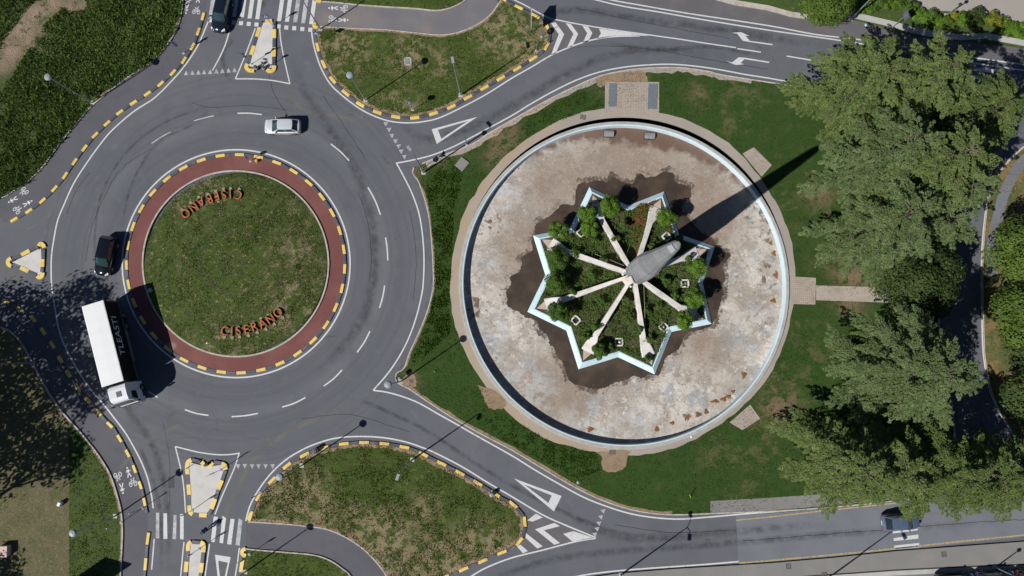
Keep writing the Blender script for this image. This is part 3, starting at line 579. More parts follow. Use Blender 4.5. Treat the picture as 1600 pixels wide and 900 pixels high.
# crosswalks
def quad(a, b, c, d, m=None, n='crosswalk_stripe'): mark(n, [a, b, c, d], m=m)
for x0, yb in ((326.5, 23), (338.5, 24), (350.5, 25), (362.5, 26), (374.8, 27), (386.8, 29), (398.8, 30), (433, 33), (445.2, 34), (458, 35), (470.5, 36.5), (483, 37.8)):
    k = 0.14; top = -30
    quad((x0 + (yb - top) * k, top), (x0 + 6.3 + (yb - top) * k, top), (x0 + 6.3, yb), (x0, yb), M_FADED if x0 in (326.5, 458, 470.5) else None)
for x0, y0 in ((325, 28.5), (337, 30), (349.5, 31), (362, 32), (373.2, 33), (385.3, 34), (397.3, 35), (432, 38), (444, 39.7), (456.3, 40.7), (469, 42), (481.5, 43.2)):
    quad((x0 + 0.6, y0), (x0 + 6.8, y0 + 0.4), (x0 + 6.2, y0 + 6.7), (x0, y0 + 6.3), n='crossing_square')
for q, m in (([(244, 801), (249, 801), (248.8, 841), (243.3, 841)], M_FADED), ([(255.5, 802), (261, 802), (261.6, 842), (255.5, 842)], None), ([(271.5, 804), (276, 805), (275.3, 842.5), (269.5, 842)], M_FADED), ([(281.5, 803), (287, 803), (287, 842.7), (281.5, 842.5)], None),
             ([(334, 807), (340.5, 807.5), (335.5, 847), (329.3, 846.5)], None), ([(347.5, 806), (353.3, 809.5), (348.5, 849), (343, 848)], None), ([(360.3, 810.5), (366.5, 811), (361.5, 851), (354.8, 850)], None), ([(373, 810), (379, 813), (374.5, 852.5), (368, 851.5)], M_FADED),
             ([(1396, 841), (1434.5, 835), (1435, 841.5), (1396.5, 845.3)], None), ([(1397, 852.5), (1436, 848.3), (1436.7, 855), (1397.7, 858.6)], None), ([(1395, 829.8), (1434, 825.5), (1434, 828.5), (1395, 833.5)], None),
             ([(1515, 105), (1552, 108.5), (1552, 114), (1515, 110)], None), ([(1514, 117), (1550, 120.5), (1550, 126), (1514, 122)], None), ([(1513, 129), (1549, 132), (1549, 138), (1513, 134)], None)):
    quad(*q, m=m)
# lane arrows
mark('lane_arrow', [(1143.5, 51.2), (1158, 50.3), (1171, 56), (1164.5, 55.6), (1171.5, 64), (1176, 64.5), (1207, 68.7), (1207, 70.8), (1175, 66.2), (1160.5, 63.8), (1152, 53)])
mark('lane_arrow', [(1135, 95.5), (1144, 97.5), (1154, 89.5), (1166, 90.5), (1202, 96.5), (1201.5, 98.4), (1163, 92.5), (1157, 98.6), (1163, 100.5), (1149, 101.5)])
# bicycle / walker symbols
M_SYM = mat('path_symbol_paint', (0.72, 0.72, 0.72), [dict(kind='noise', scale=6, lo=0.55, hi=0.75, col=(0.4, 0.4, 0.4))], 0.8)
def symbol(kind, px, py, ang, parent, s=1.0):
    c = G(px, py); V = []; F = []; zz = 0.011
    ca, sa = math.cos(R_(ang)), math.sin(R_(ang))
    def T(x, y): x *= s; y *= s; return (c[0] + x * ca - y * sa, c[1] + x * sa + y * ca, zz)
    def seg(a, b, w_):
        d = Vector((b[0] - a[0], b[1] - a[1])); d.normalize(); n = Vector((-d.y, d.x)) * w_ / 2; k = len(V)
        V.extend([T(a[0] + n.x, a[1] + n.y), T(a[0] - n.x, a[1] - n.y), T(b[0] - n.x, b[1] - n.y), T(b[0] + n.x, b[1] + n.y)]); F.append((k, k + 1, k + 2, k + 3))
    def ringp(cx, cy, rx, ry, w_):
        k = len(V); n = 14
        for i in range(n):
            a = 2 * math.pi * i / n; V.extend([T(cx + rx * math.cos(a), cy + ry * math.sin(a)), T(cx + (rx - w_) * math.cos(a), cy + (ry - w_) * math.sin(a))])
        for i in range(n): j = (i + 1) % n; F.append((k + 2 * i, k + 2 * i + 1, k + 2 * j + 1, k + 2 * j))
    if kind == 'b':
        ringp(-0.28, -0.22, 0.20, 0.30, 0.07); ringp(0.28, -0.22, 0.20, 0.30, 0.07)
        for a, b in (((-0.28, -0.22), (-0.12, 0.2)), ((-0.12, 0.2), (0.14, 0.2)), ((0.14, 0.2), (0.28, -0.22)), ((-0.28, -0.22), (0.02, -0.1)), ((0.02, -0.1), (0.14, 0.2)), ((0.14, 0.2), (0.17, 0.42)), ((0.08, 0.42), (0.26, 0.42)), ((-0.12, 0.2), (-0.15, 0.34)), ((-0.23, 0.34), (-0.08, 0.34))): seg(a, b, 0.075)
        n = 'bicycle_symbol'
    else:
        ringp(0, 0.62, 0.09, 0.1, 0.085)
        for a, b, w_ in (((0, 0.55), (0, 0.0), 0.2), ((0, 0.05), (-0.22, -0.5), 0.11), ((0, 0.05), (0.2, -0.5), 0.11), ((0, 0.5), (-0.26, 0.12), 0.08), ((0, 0.5), (0.26, 0.16), 0.08)): seg(a, b, w_)
        n = 'pedestrian_symbol'
    mesh_obj(n, V, F, M_SYM, parent)
for k, x, y, a, p in (('b', 307, 16, -5, nw_path), ('p', 291.5, 13, 175, nw_path), ('p', 310, -2, -5, nw_path), ('b', 294, 0, 175, nw_path), ('b', 37, 300, 135, nw_path), ('p', 21, 312, 120, nw_path), ('p', 42.5, 318, -60, nw_path), ('b', 28, 327, -45, nw_path),
                      ('b', 184.5, 745, 195, sw_path), ('p', 201, 739, 18, sw_path), ('b', 207.5, 753, 12, sw_path), ('p', 190.5, 762, 195, sw_path), ('p', 522, 12.5, 90, n_path), ('b', 537, 14, 90, n_path), ('b', 520, 30, -90, n_path), ('p', 535.5, 31.3, -90, n_path)):
    symbol(k, x, y, a, p, 1.0)
# tyre marks (thin rubber films)
M_TYRE = mat('tyre_rubber_film', (0.045, 0.045, 0.05), [], 0.9, alpha=(0.9, 0.3, 0.7, 0.42, 1))
M_DUST = mat('pale_dust_film', (0.26, 0.245, 0.22), [], 0.95, alpha=(0.5, 0.3, 0.65, 0.5, 1))
_tz = [0.0050]
def tyre(pts, w_, m=M_TYRE, n=6):
    _tz[0] += 0.00012; strip('tyre_mark', GP(smooth(pts, n)), w_, _tz[0] - 0.0, m, road, uvs=True)
tyre([(395, 30), (420, -10), (440, -60)], 1.2)
tyre([(455, 70), (470, 130), (510, 195), (555, 265), (577, 330), (585, 400), (580, 460), (560, 510), (520, 560), (480, 600)], 1.8)
tyre([(600, 110 + 60), (660, 215), (720, 205), (800, 165), (880, 118), (960, 84), (1050, 78), (1150, 92)], 1.6)
tyre([(470, 560), (500, 530), (530, 525)], 0.35); tyre([(535, 622), (570, 628), (620, 650), (670, 675), (760, 735), (860, 790), (960, 830), (1100, 850)], 0.8)
tyre([(150, 420), (148, 370), (160, 300), (200, 235), (260, 190), (330, 165)], 0.5); tyre([(155, 520), (165, 580), (200, 640), (240, 700), (262, 790), (262, 900)], 1.3)
tyre([(215, 690), (235, 740), (250, 800), (252, 900)], 0.8); tyre([(350, 880), (350, 820), (372, 760), (410, 705), (480, 660), (560, 640)], 1.5, M_DUST)
tyre([(440, 110), (470, 170), (520, 180), (590, 200)], 1.4, M_DUST); tyre([(180, 740), (230, 690), (290, 660)], 1.0, M_DUST)
tyre([(330, 170), (300, 195), (245, 225), (205, 290), (190, 360)], 0.6); tyre([(360, 130), (348, 90), (365, 60)], 0.9)
tyre([(880, 800), (960, 838), (1060, 838), (1150, 830), (1300, 818)], 1.5); tyre([(700, 935), (840, 880), (960, 862), (1100, 852), (1300, 835), (1600, 812)], 1.2)
tyre([(940, 66), (1030, 78), (1110, 73), (1200, 90)], 0.9); tyre([(830, 30), (900, 15), (1000, 30), (1150, 50), (1300, 75)], 1.5)
tyre([(0, 370), (60, 350), (100, 310)], 0.6, M_DUST); tyre([(30, 440), (10, 420), (-40, 400)], 1.5, M_DUST)

M_CRACK = mat('sealed_crack', (0.03, 0.03, 0.033), [], 0.7, alpha=(0.8, 0.3, 0.5, 0.85))
for pts in ([(134, 408), (142, 360), (150, 337), (160, 313), (180, 277), (205, 251), (238, 232)], [(104, 335), (118, 300), (140, 270)], [(152, 520), (140, 470), (137, 425)], [(300, 160), (330, 168), (390, 165), (450, 172)], [(505, 150), (540, 200), (572, 250)],
            [(560, 300), (575, 350), (580, 400), (577, 440)], [(640, 330), (648, 372), (650, 420), (645, 470)], [(470, 655), (520, 648), (560, 650), (640, 675)], [(255, 660), (265, 720), (264, 790)], [(860, 80), (930, 72), (1010, 76), (1100, 92), (1200, 108)],
            [(960, 820), (1050, 832), (1150, 828)], [(900, 12), (1000, 34), (1140, 60)], [(1160, 845), (1300, 834), (1500, 818), (1600, 812)], [(420, 110), (430, 150), (470, 210)]):
    q = smooth(pts, 8); q = [(x + rng.normal(0, 0.35), y + rng.normal(0, 0.35)) for x, y in q]; _tz[0] += 0.0001; strip('crack', GP(q), 0.055, _tz[0], M_CRACK, road)
M_REPAIR = mat('repair_asphalt', (0.085, 0.086, 0.095), [dict(kind='noise', scale=1.0, lo=0.4, hi=0.7, col=(0.11, 0.11, 0.12), detail=6), dict(kind='noise', scale=14, lo=0.4, hi=0.7, col=(0.06, 0.06, 0.065), detail=2, amt=0.5)], 0.9, alpha=(3, 0.0, 0.35, 0.7))
for q in ([(222, 345), (232, 340), (238, 352), (228, 358)], [(975, 76), (992, 77), (991, 84), (974, 83)], [(262, 745), (272, 744), (273, 762), (263, 763)]):
    _tz[0] += 0.0001; flat('asphalt_repair', GP(q), _tz[0], M_REPAIR, parent=road)

# ================================================================== YELLOW AND BLACK KERB STONES
import bmesh
def block_mesh(name, L_, W_, H_, m, b=0.035):
    bm = bmesh.new(); bmesh.ops.create_cube(bm, size=1.0)
    for v in bm.verts:
        t = 0.86 if v.co.z > 0 else 1.0
        v.co = Vector((v.co.x * L_, v.co.y * W_ * t, (v.co.z + 0.5) * H_))
    ed = [e for e in bm.edges if all(v.co.z > 0.01 for v in e.verts)]
    bmesh.ops.bevel(bm, geom=ed, offset=b, segments=1, affect='EDGES')
    me = bpy.data.meshes.new(name); bm.to_mesh(me); bm.free(); me.materials.append(m); return me
_blk = {}
def kerb_run(pts, pitch, parent_label=None, w_=0.41, first='y', closed=False, plan=None, h=0.15, yl=0.5, name='striped_kerb'):
    """alternating stones along a survey line that starts in the middle of a yellow stone; pitch in metres"""
    P, L = resample(plan if plan else GP(pts), closed=closed)
    total = L[-1]
    root = empty(name, (P[0].x, P[0].y, 0), kind='structure')
    npair = max(1, round(total / pitch)); pt = total / npair if closed else pitch
    s = 0; i = 0
    while s <= total + (0.01 if not closed else -0.01) - (0 if not closed else pt * 0.25):
        for kind in ('y', 'k'):
            ln = pt * (yl if kind == 'y' else 1 - yl) - 0.03; c = s if kind == 'y' else s + pt * 0.5
            if c > total + 0.2: break
            p, d = at_len(P, L, c); m_ = M_YEL if kind == 'y' else M_BLK; ww = w_ if kind == 'y' else w_ * 0.92
            key = (kind, round(ln, 2), round(ww, 2), h)
            if key not in _blk: _blk[key] = block_mesh('kerb_stone', ln, ww, h if kind == 'y' else h - 0.012, m_)
            o = bpy.data.objects.new('kerb_stone', _blk[key]); o.parent = root
            o.location = (p.x - P[0].x, p.y - P[0].y, rng.uniform(-0.004, 0.002)); o.rotation_euler = (0, 0, math.atan2(d.y, d.x) + rng.uniform(-0.01, 0.01)); col.objects.link(o)
        s += pt
    return root
PX = 0.0755
kerb_run(K1, 26.6 * PX); kerb_run(K2, 26.3 * PX)
kerb_run(None, 30.7 * PX, plan=circle(CR[0], CR[1], 170.3, 160, 88, 448), closed=True, w_=0.41)
kerb_run(smooth(NI_K[6:], 1), 30.6 * PX); kerb_run(smooth(SI_K, 1), 31.2 * PX)
kerb_run([(232, 841), (231, 848), (229.5, 866), (227.5, 890), (226, 903)], 30 * PX * 1.25, w_=0.42)
# splitter islands: slab, rounded corner stones and straight stones
def island(outline, parts, zs=0.14, label=''):
    slab = flat('splitter_island', GP(outline, zs), zs, M_SLAB, skirt=0.16, kind='structure')
    for t, pts in parts:
        P = GP(smooth(pts, 3) if len(pts) > 2 else pts, 0.17)
        strip('kerb_stone', P, 0.46 if t == 'y' else 0.40, 0.175 if t == 'y' else 0.165, M_YEL if t == 'y' else M_BLK, slab, height=0.18)
    return slab
island([(408, 35), (427, 35), (428, 70), (428, 104), (420, 106), (408, 103), (398, 104), (389, 103), (394, 82), (402, 55)],
       [('y', [(414.5, 33), (425, 32.6)]), ('k', [(428.3, 33), (428.3, 45)]), ('y', [(428.3, 45.5), (428.3, 59)]), ('k', [(428.3, 59.5), (428, 73.5)]), ('y', [(428, 74), (427.6, 88)]), ('k', [(427.6, 88.5), (427.4, 102)]),
        ('y', [(428.5, 102.5), (427.5, 109), (422, 111), (416.5, 108.5)]), ('y', [(397, 110), (389, 109.5), (384.6, 105), (386.5, 99.5)]), ('k', [(388, 99), (391.5, 86)]), ('y', [(392, 85.5), (396.8, 71.5)]), ('k', [(397, 71), (401, 57.5)]), ('y', [(401.2, 57), (405.5, 42.5)]), ('k', [(405.8, 42), (409, 34)])])
island([(296, 722), (317, 728), (332, 728), (350, 726), (348, 745), (338, 775), (330, 796), (322, 802), (302, 802), (297, 790), (295, 760), (293, 735)],
       [('y', [(293, 741), (292, 731), (293.5, 722), (299, 718.5)]), ('k', [(300, 718.5), (312.5, 722)]), ('y', [(314.5, 722), (318, 726), (316.5, 730)]), ('y', [(332.5, 722.5), (328.5, 727), (329, 731)]), ('k', [(334, 722), (346, 724)]), ('y', [(346, 724.5), (351, 727), (352.5, 734)]),
        ('k', [(352, 735), (347, 750)]), ('y', [(346.8, 750.5), (340.8, 765)]), ('k', [(340.6, 765.5), (336.5, 779)]), ('y', [(336.2, 779.5), (330.5, 795.5)]), ('k', [(330, 796), (327, 802), (323.5, 804.5)]), ('y', [(323, 805.2), (311, 804.8)]), ('k', [(310.6, 804.6), (302, 803.5)]),
        ('y', [(301, 803.6), (296.6, 800), (295.6, 789.5)]), ('k', [(295.7, 789), (295.4, 773.5)]), ('y', [(295.4, 773), (294.4, 757)]), ('k', [(294.3, 756.6), (293.3, 741.5)])])
island([(298, 850), (316, 850), (316, 872), (312, 905), (309, 950), (291, 950), (294, 905), (296, 875)],
       [('y', [(293.8, 861), (294.2, 851), (298.5, 846.5)]), ('k', [(300, 847.3), (312, 848)]), ('y', [(313, 847.5), (318, 851), (317.5, 863)]), ('k', [(317.3, 863.5), (315.6, 879)]), ('y', [(315.4, 879.5), (313.5, 895)]), ('k', [(313.3, 895.5), (311, 912)]), ('y', [(311, 912.5), (309, 928)]),
        ('k', [(293.6, 861.5), (291.8, 877)]), ('y', [(291.6, 877.5), (290, 894)]), ('k', [(290, 894.5), (288, 911)]), ('y', [(288, 911.5), (286, 928)])])
island([(19, 410), (64, 387), (65.5, 428), (62, 430)],
       [('y', [(17, 403.5), (12.8, 406.5), (12.2, 411), (14.5, 414.5), (17.5, 415.2)]), ('k', [(19, 404.5), (32.5, 398.5)]), ('y', [(33, 398), (46, 391.5)]), ('k', [(46.4, 391), (59, 385)]), ('y', [(60.5, 384.5), (62.5, 381), (66.5, 382), (69, 387)]), ('k', [(67.4, 389.3), (67, 404)]), ('y', [(66.3, 404.8), (65.8, 416.8)]),
        ('k', [(65.7, 417.2), (65.2, 425)]), ('y', [(66.5, 426), (65.5, 431.5), (61, 433.5), (57.8, 431)]), ('k', [(57, 429), (44.6, 424.3)]), ('y', [(44.2, 424), (31.5, 418)]), ('k', [(31, 417.6), (19.5, 413)])])
for pts in ([(389.5, 812), (391.5, 806), (393.2, 801)], [(385, 868), (379.5, 865.5), (379.5, 859.5), (384.5, 857)], [(380, 874), (378.5, 882), (377, 893)], [(497, 44), (492.5, 43), (491, 39.5), (494, 38)], [(502, 1.5), (498.5, 2.5), (496, -1)]):
    strip('kerb_stone', GP(smooth(pts, 3)), 0.42, 0.16, M_YEL, height=0.17, kind='structure')
# low brackets between the stones where posts are anchored
M_STEEL = mat('galvanised_steel', (0.36, 0.38, 0.40), [], 0.45, 0.6)
M_DARK = mat('dark_metal', (0.03, 0.032, 0.036), [], 0.5, 0.2)

# ================================================================== CENTRAL ISLAND
flat('red_apron', circle(CR[0], CR[1], 168.2, 120, z=0.1), 0.10, M_RED, [circle(CR[0], CR[1], 144.5, 100, z=0.1)], kind='structure')
strip('kerb', circle(CR[0] - 1, CR[1], 145.2, 120, z=0.22), 0.18, 0.24, M_KERB, closed=True, height=0.2, kind='structure')
DOME_R = 10.9; DOME_C = G(CR[0] - 1, CR[1], 0.22)
def dome(x, y):
    r = math.hypot(x - DOME_C[0], y - DOME_C[1]) / DOME_R
    return 0.2 + 0.55 * max(0.0, 1 - r * r) + 0.02 * math.sin(x * 1.7) * math.cos(y * 1.3)
V = []; F = []; NR, NA = 24, 96
V.append((DOME_C[0], DOME_C[1], dome(*DOME_C)))
for i in range(1, NR + 1):
    for j in range(NA):
        a = 2 * math.pi * j / NA; r = DOME_R * i / NR; x, y = DOME_C[0] + r * math.cos(a), DOME_C[1] + r * math.sin(a); V.append((x, y, dome(x, y)))
for j in range(NA): F.append((0, 1 + j, 1 + (j + 1) % NA))
for i in range(NR - 1):
    for j in range(NA):
        a = 1 + i * NA + j; b = 1 + i * NA + (j + 1) % NA; F.append((a, a + NA, b + NA, b))
mesh_obj('central_island_mound', V, F, M_GR_C, smooth_=True, kind='structure')

M_ORANGE = mat('rusty_orange_paint', (0.52, 0.135, 0.045), [dict(kind='noise', scale=1.6, lo=0.42, hi=0.62, col=(0.25, 0.085, 0.05), detail=6), dict(kind='noise', scale=7, lo=0.6, hi=0.7, col=(0.2, 0.08, 0.05), amt=0.7)], 0.7, coord='obj')
M_FOOT = mat('pale_footing', (0.34, 0.30, 0.22), [dict(kind='noise', scale=4, lo=0.4, hi=0.6, col=(0.24, 0.2, 0.13))], 0.95)
def letter(ch, px, py, word, lab):
    x, y = G(px, py, 0.5); z = dome(x, y)
    cu = bpy.data.curves.new('letter', 'FONT'); cu.body = ch; cu.size = 1.5; cu.extrude = 0.09; cu.align_x = 'CENTER'; cu.align_y = 'CENTER'; cu.offset = 0.006; cu.resolution_u = 4; cu.space_character = 1
    tmp = bpy.data.objects.new('tmp', cu); col.objects.link(tmp); bpy.context.view_layer.update()
    me = bpy.data.meshes.new_from_object(tmp.evaluated_get(bpy.context.evaluated_depsgraph_get())); bpy.data.objects.remove(tmp)
    xs = [v.co.x for v in me.vertices]; ys = [v.co.y for v in me.vertices]; cx, cy = (max(xs) + min(xs)) / 2, (max(ys) + min(ys)) / 2
    kx = 0.86
    for v in me.vertices: v.co.x = (v.co.x - cx) * kx; v.co.y = (v.co.y - cy) * 1.02
    me.materials.clear(); me.materials.append(M_ORANGE)
    inward = math.atan2(DOME_C[1] - y, DOME_C[0] - x)
    root = empty('letter', (x, y, z + 0.04), label=lab, cat='letter', group=f'letters of the {word} town name')
    up = Vector((math.cos(inward), math.sin(inward), 0))
    tilt = Matrix.Rotation(R_(9), 4, Vector((-math.sin(inward), math.cos(inward), 0)))
    o = bpy.data.objects.new('letter_body', me); o.parent = root; o.location = (0, 0, 0.11)
    o.rotation_euler = Matrix.Rotation(inward - math.pi / 2, 4, 'Z').to_euler(); col.objects.link(o)
    for s in (-1, 1):
        V = []; F = []; n = 9
        for k in range(n):
            a = 2 * math.pi * k / n; r = 0.2 * (1 + 0.25 * math.sin(k * 2.3 + px)); V.append((up.x * s * 0.74 + r * math.cos(a), up.y * s * 0.74 + r * math.sin(a), 0.0))
        V += [(v[0], v[1], -0.1) for v in V[:n]]; F = [tuple(range(n))] + [(k, n + k, n + (k + 1) % n, (k + 1) % n) for k in range(n)]
        mesh_obj('footing', V, F, M_FOOT, root)
UP = [('C', 373, 305), ('I', 360.5, 304), ('S', 350.5, 304.5), ('E', 339, 307.3), ('R', 327.5, 311.8), ('A', 314.5, 316), ('N', 303, 324), ('O', 290.5, 334)]
LO = [('C', 351.8, 517), ('I', 363.3, 518), ('S', 373.5, 516.5), ('E', 386, 514.5), ('R', 398.7, 510), ('A', 411, 505.5), ('N', 423, 498.5), ('O', 434.7, 488.6)]
for ch, x, y in UP: letter(ch, x, y, 'upper', f'rusty orange letter {ch} of the town name in the upper part of the grass island')
for ch, x, y in LO: letter(ch, x, y, 'lower', f'rusty orange letter {ch} of the town name in the lower part of the grass island')

# ================================================================== FOUNTAIN BASIN
R0 = 252.7 * 0.0751; RIM_Z = 0.27; FLO = -0.58
BC = G(CB[0], CB[1], RIM_Z); BR = (Vector(G(CB[0] + 253, CB[1], RIM_Z)) - Vector(G(CB[0] - 253, CB[1], RIM_Z))).length / 2
wx, wy = BC
spw = lambda L_: [G(x, y, FLO) + (r * 0.0757,) for x, y, r in L_]
WET = [(828, 425, 34), (820, 465, 32), (826, 500, 26), (845, 510, 34), (880, 545, 34), (915, 575, 30), (950, 588, 26), (985, 585, 20), (845, 375, 25), (872, 350, 26), (900, 330, 24), (915, 300, 20), (950, 300, 26), (985, 298, 30), (1030, 300, 26), (1058, 320, 22), (1060, 290, 15), (1112, 425, 20), (1122, 402, 16), (1110, 462, 16), (1106, 492, 13), (1056, 532, 13), (1118, 382, 10)]
RUST = [(960, 198, 28), (1000, 200, 30), (1040, 210, 26), (925, 203, 20), (1085, 232, 14), (1115, 250, 12), (880, 214, 10), (840, 236, 8), (1150, 278, 9), (1165, 292, 7), (1070, 225, 16), (1100, 240, 14), (900, 208, 14), (1130, 262, 10), (1180, 290, 8), (860, 225, 10)]
M_FLOOR = mat('stained_basin_floor', (0.60, 0.555, 0.495), [
    dict(kind='noise', scale=0.11, lo=0.42, hi=0.62, col=(0.36, 0.315, 0.27), detail=6, amt=0.85),
    dict(kind='noise', scale=0.42, lo=0.47, hi=0.57, col=(0.30, 0.25, 0.205), detail=9, amt=0.7, rough=0.78),
    dict(kind='noise', scale=0.33, lo=0.52, hi=0.62, col=(0.34, 0.36, 0.37), detail=8, amt=0.85, rough=0.74),
    dict(kind='noise', scale=1.1, lo=0.54, hi=0.60, col=(0.68, 0.65, 0.60), detail=10, amt=0.9, rough=0.82),
    dict(kind='noise', scale=2.6, lo=0.565, hi=0.61, col=(0.17, 0.12, 0.085), detail=8, amt=0.75, rough=0.78),
    dict(kind='spots', spots=spw([(1000, 290, 110), (1070, 330, 95), (880, 300, 70), (840, 400, 75), (880, 600, 60), (1100, 540, 40), (930, 270, 60)]), soft=5.5, wob=3.0, wscale=0.4, col=(0.26, 0.19, 0.14), amt=0.72),
    dict(kind='spots', spots=spw([(790, 300, 34), (760, 420, 24), (770, 520, 30), (880, 215, 22), (820, 610, 45), (920, 660, 34), (1190, 520, 30), (1000, 660, 30), (1215, 440, 14)]), soft=4, wob=3, wscale=0.45, col=(0.52, 0.55, 0.56), amt=0.5, where=(0.9, 0.45, 0.6)),
    dict(kind='vor', scale=0.34, w=0.011, wob=1.5, wscale=0.9, col=(0.22, 0.165, 0.125), amt=0.6),
    dict(kind='vor', scale=0.9, w=0.02, wob=0.9, wscale=1.6, col=(0.25, 0.19, 0.15), amt=0.35, where=(0.25, 0.5, 0.6)),
    dict(kind='noise', scale=2.2, lo=0.50, hi=0.66, col=(0.22, 0.18, 0.15), detail=9, amt=0.42, rough=0.82),
    dict(kind='noise', scale=6, lo=0.58, hi=0.68, col=(0.66, 0.64, 0.60), detail=5, amt=0.35),
    dict(kind='noise', scale=7, lo=0.57, hi=0.67, col=(0.17, 0.13, 0.10), detail=5, amt=0.4),
    dict(kind='spots', spots=spw(RUST), soft=1.0, wob=2.4, wscale=0.8, col=(0.13, 0.072, 0.05), amt=0.88),
    dict(kind='noise', scale=1.3, lo=0.555, hi=0.58, col=(0.13, 0.075, 0.05), detail=8, within=spw([(765, 355, 22), (790, 250, 26), (1205, 430, 20), (1200, 360, 20), (1180, 330, 18), (1190, 500, 14), (745, 480, 20), (760, 560, 16)]), amt=0.9)], 0.9, bump=(3, 0.35, 0.05))
M_WET = mat('wet_silt', (0.050, 0.036, 0.028), [dict(kind='noise', scale=0.35, lo=0.4, hi=0.65, col=(0.085, 0.060, 0.044), detail=5), dict(kind='noise', scale=1.4, lo=0.6, hi=0.75, col=(0.115, 0.08, 0.055), detail=6, amt=0.6)], 0.5, spec=0.35)
M_DAMP = mat('damp_silt', (0.115, 0.080, 0.057), [dict(kind='noise', scale=0.8, lo=0.4, hi=0.65, col=(0.17, 0.12, 0.085), detail=6)], 0.9, alpha=(0.8, 0.44, 0.62, 0.75))
M_BLUE = mat('peeling_blue_paint', (0.54, 0.66, 0.71), [dict(kind='noise', scale=0.8, lo=0.45, hi=0.7, col=(0.62, 0.74, 0.79), detail=6), dict(kind='noise', scale=4, lo=0.6, hi=0.7, col=(0.45, 0.5, 0.5), amt=0.8)], 0.75)
M_BLUE2 = mat('star_blue_paint', (0.52, 0.68, 0.75), [dict(kind='noise', scale=0.6, lo=0.42, hi=0.66, col=(0.56, 0.72, 0.78), detail=6), dict(kind='noise', scale=3.0, lo=0.6, hi=0.68, col=(0.30, 0.42, 0.48), amt=0.8), dict(kind='noise', scale=1.5, lo=0.62, hi=0.66, col=(0.68, 0.66, 0.62), amt=0.8)], 0.75)
M_RIM = mat('rim_concrete', (0.42, 0.425, 0.41), [dict(kind='noise', scale=1.2, lo=0.4, hi=0.7, col=(0.34, 0.34, 0.325), detail=6), dict(kind='noise', scale=6, lo=0.55, hi=0.7, col=(0.25, 0.25, 0.24), amt=0.6)], 0.9)
N_ = 180
basin = empty('fountain_basin', (wx, wy, FLO), label='large round drained fountain basin with stained pale floor around the blue star', cat='fountain basin')
def ringmesh(name, prof, m, n=N_):
    """prof: list of (radius, z)"""
    V = []; F = []
    for i in range(n):
        a = 2 * math.pi * i / n
        for r, z in prof: V.append((r * math.cos(a), r * math.sin(a), z - FLO))
    k = len(prof)
    for i in range(n):
        for j in range(k - 1):
            a = i * k + j; b = ((i + 1) % n) * k + j; F.append((a, b, b + 1, a + 1))
    return mesh_obj(name, V, F, m, basin)
fl = flat('basin_floor', [(BR * 1.01 * math.cos(2 * math.pi * i / 120), BR * 1.01 * math.sin(2 * math.pi * i / 120)) for i in range(120)], 0.0, M_FLOOR, parent=basin)
WETP = [(899, 303), (901, 294), (906, 286), (918, 285), (931, 282), (948, 284), (953, 278), (960, 277), (972, 284), (989, 287), (994, 276), (1001, 271), (1011, 277), (1022, 276), (1031, 271), (1042, 268), (1053, 273), (1055, 284), (1066, 288), (1077, 293), (1079, 309), (1068, 317), (1066, 330), (1080, 345), (1098, 365), (1112, 372), (1121, 384), (1134, 393), (1141, 399), (1134, 409), (1129, 418), (1133, 431), (1129, 447), (1131, 458), (1125, 474), (1121, 490), (1115, 503), (1108, 511), (1084, 518), (1070, 524), (1064, 538), (1056, 549), (1043, 556), (1037, 566), (1030, 586), (1014, 585), (1003, 590), (988, 588), (975, 595), (960, 598), (948, 605), (935, 608), (922, 607), (910, 603), (898, 601), (888, 592), (884, 580), (880, 568), (870, 556), (866, 545), (858, 537), (855, 524), (843, 516), (840, 506), (832, 498), (820, 496), (812, 488), (803, 484), (793, 478), (792, 466), (791, 455), (798, 445), (797, 432), (810, 425), (814, 414), (815, 402), (826, 396), (832, 389), (831, 376), (836, 364), (836, 352), (846, 345), (858, 338), (870, 328), (878, 319), (890, 321), (898, 318)]
def silt(pts, jit, zo, m, k):
    P = smooth(pts, 6, True); n = len(P); out = []; g = np.random.default_rng(k)
    ph = g.uniform(0, 6.28, 8)
    for i, p in enumerate(P):
        t_ = 2 * math.pi * i / n; d = sum(math.sin(t_ * f_ + ph[q]) / (1 + 0.10 * f_) for q, f_ in enumerate((29, 41, 63, 77, 88, 110, 125, 140))) * jit * 0.7 + g.normal(0, jit * 0.6)
        c = Vector((p[0] - 971, p[1] - 438)); c = c * (1 + d / c.length); out.append(G(971 + c.x, 438 + c.y, FLO))
    return flat('silt_stain', [(a - wx, b - wy) for a, b in out], zo, m, parent=basin)
silt([(971 + (x - 971) * 1.045, 438 + (y - 438) * 1.045) for x, y in WETP], 2.6, 0.004, M_DAMP, 3)
silt(WETP, 1.2, 0.008, M_WET, 4)
ringmesh('basin_wall', [(BR - 0.14, FLO), (BR - 0.12, RIM_Z - 0.02), (BR - 0.09, RIM_Z), (BR + 0.02, RIM_Z + 0.003)], M_BLUE)
ringmesh('rim', [(BR + 0.0, RIM_Z - 0.03), (BR + 0.0, RIM_Z), (BR + 0.34, RIM_Z + 0.0), (BR + 0.38, RIM_Z - 0.03), (BR + 0.38, 0.0)], M_RIM)

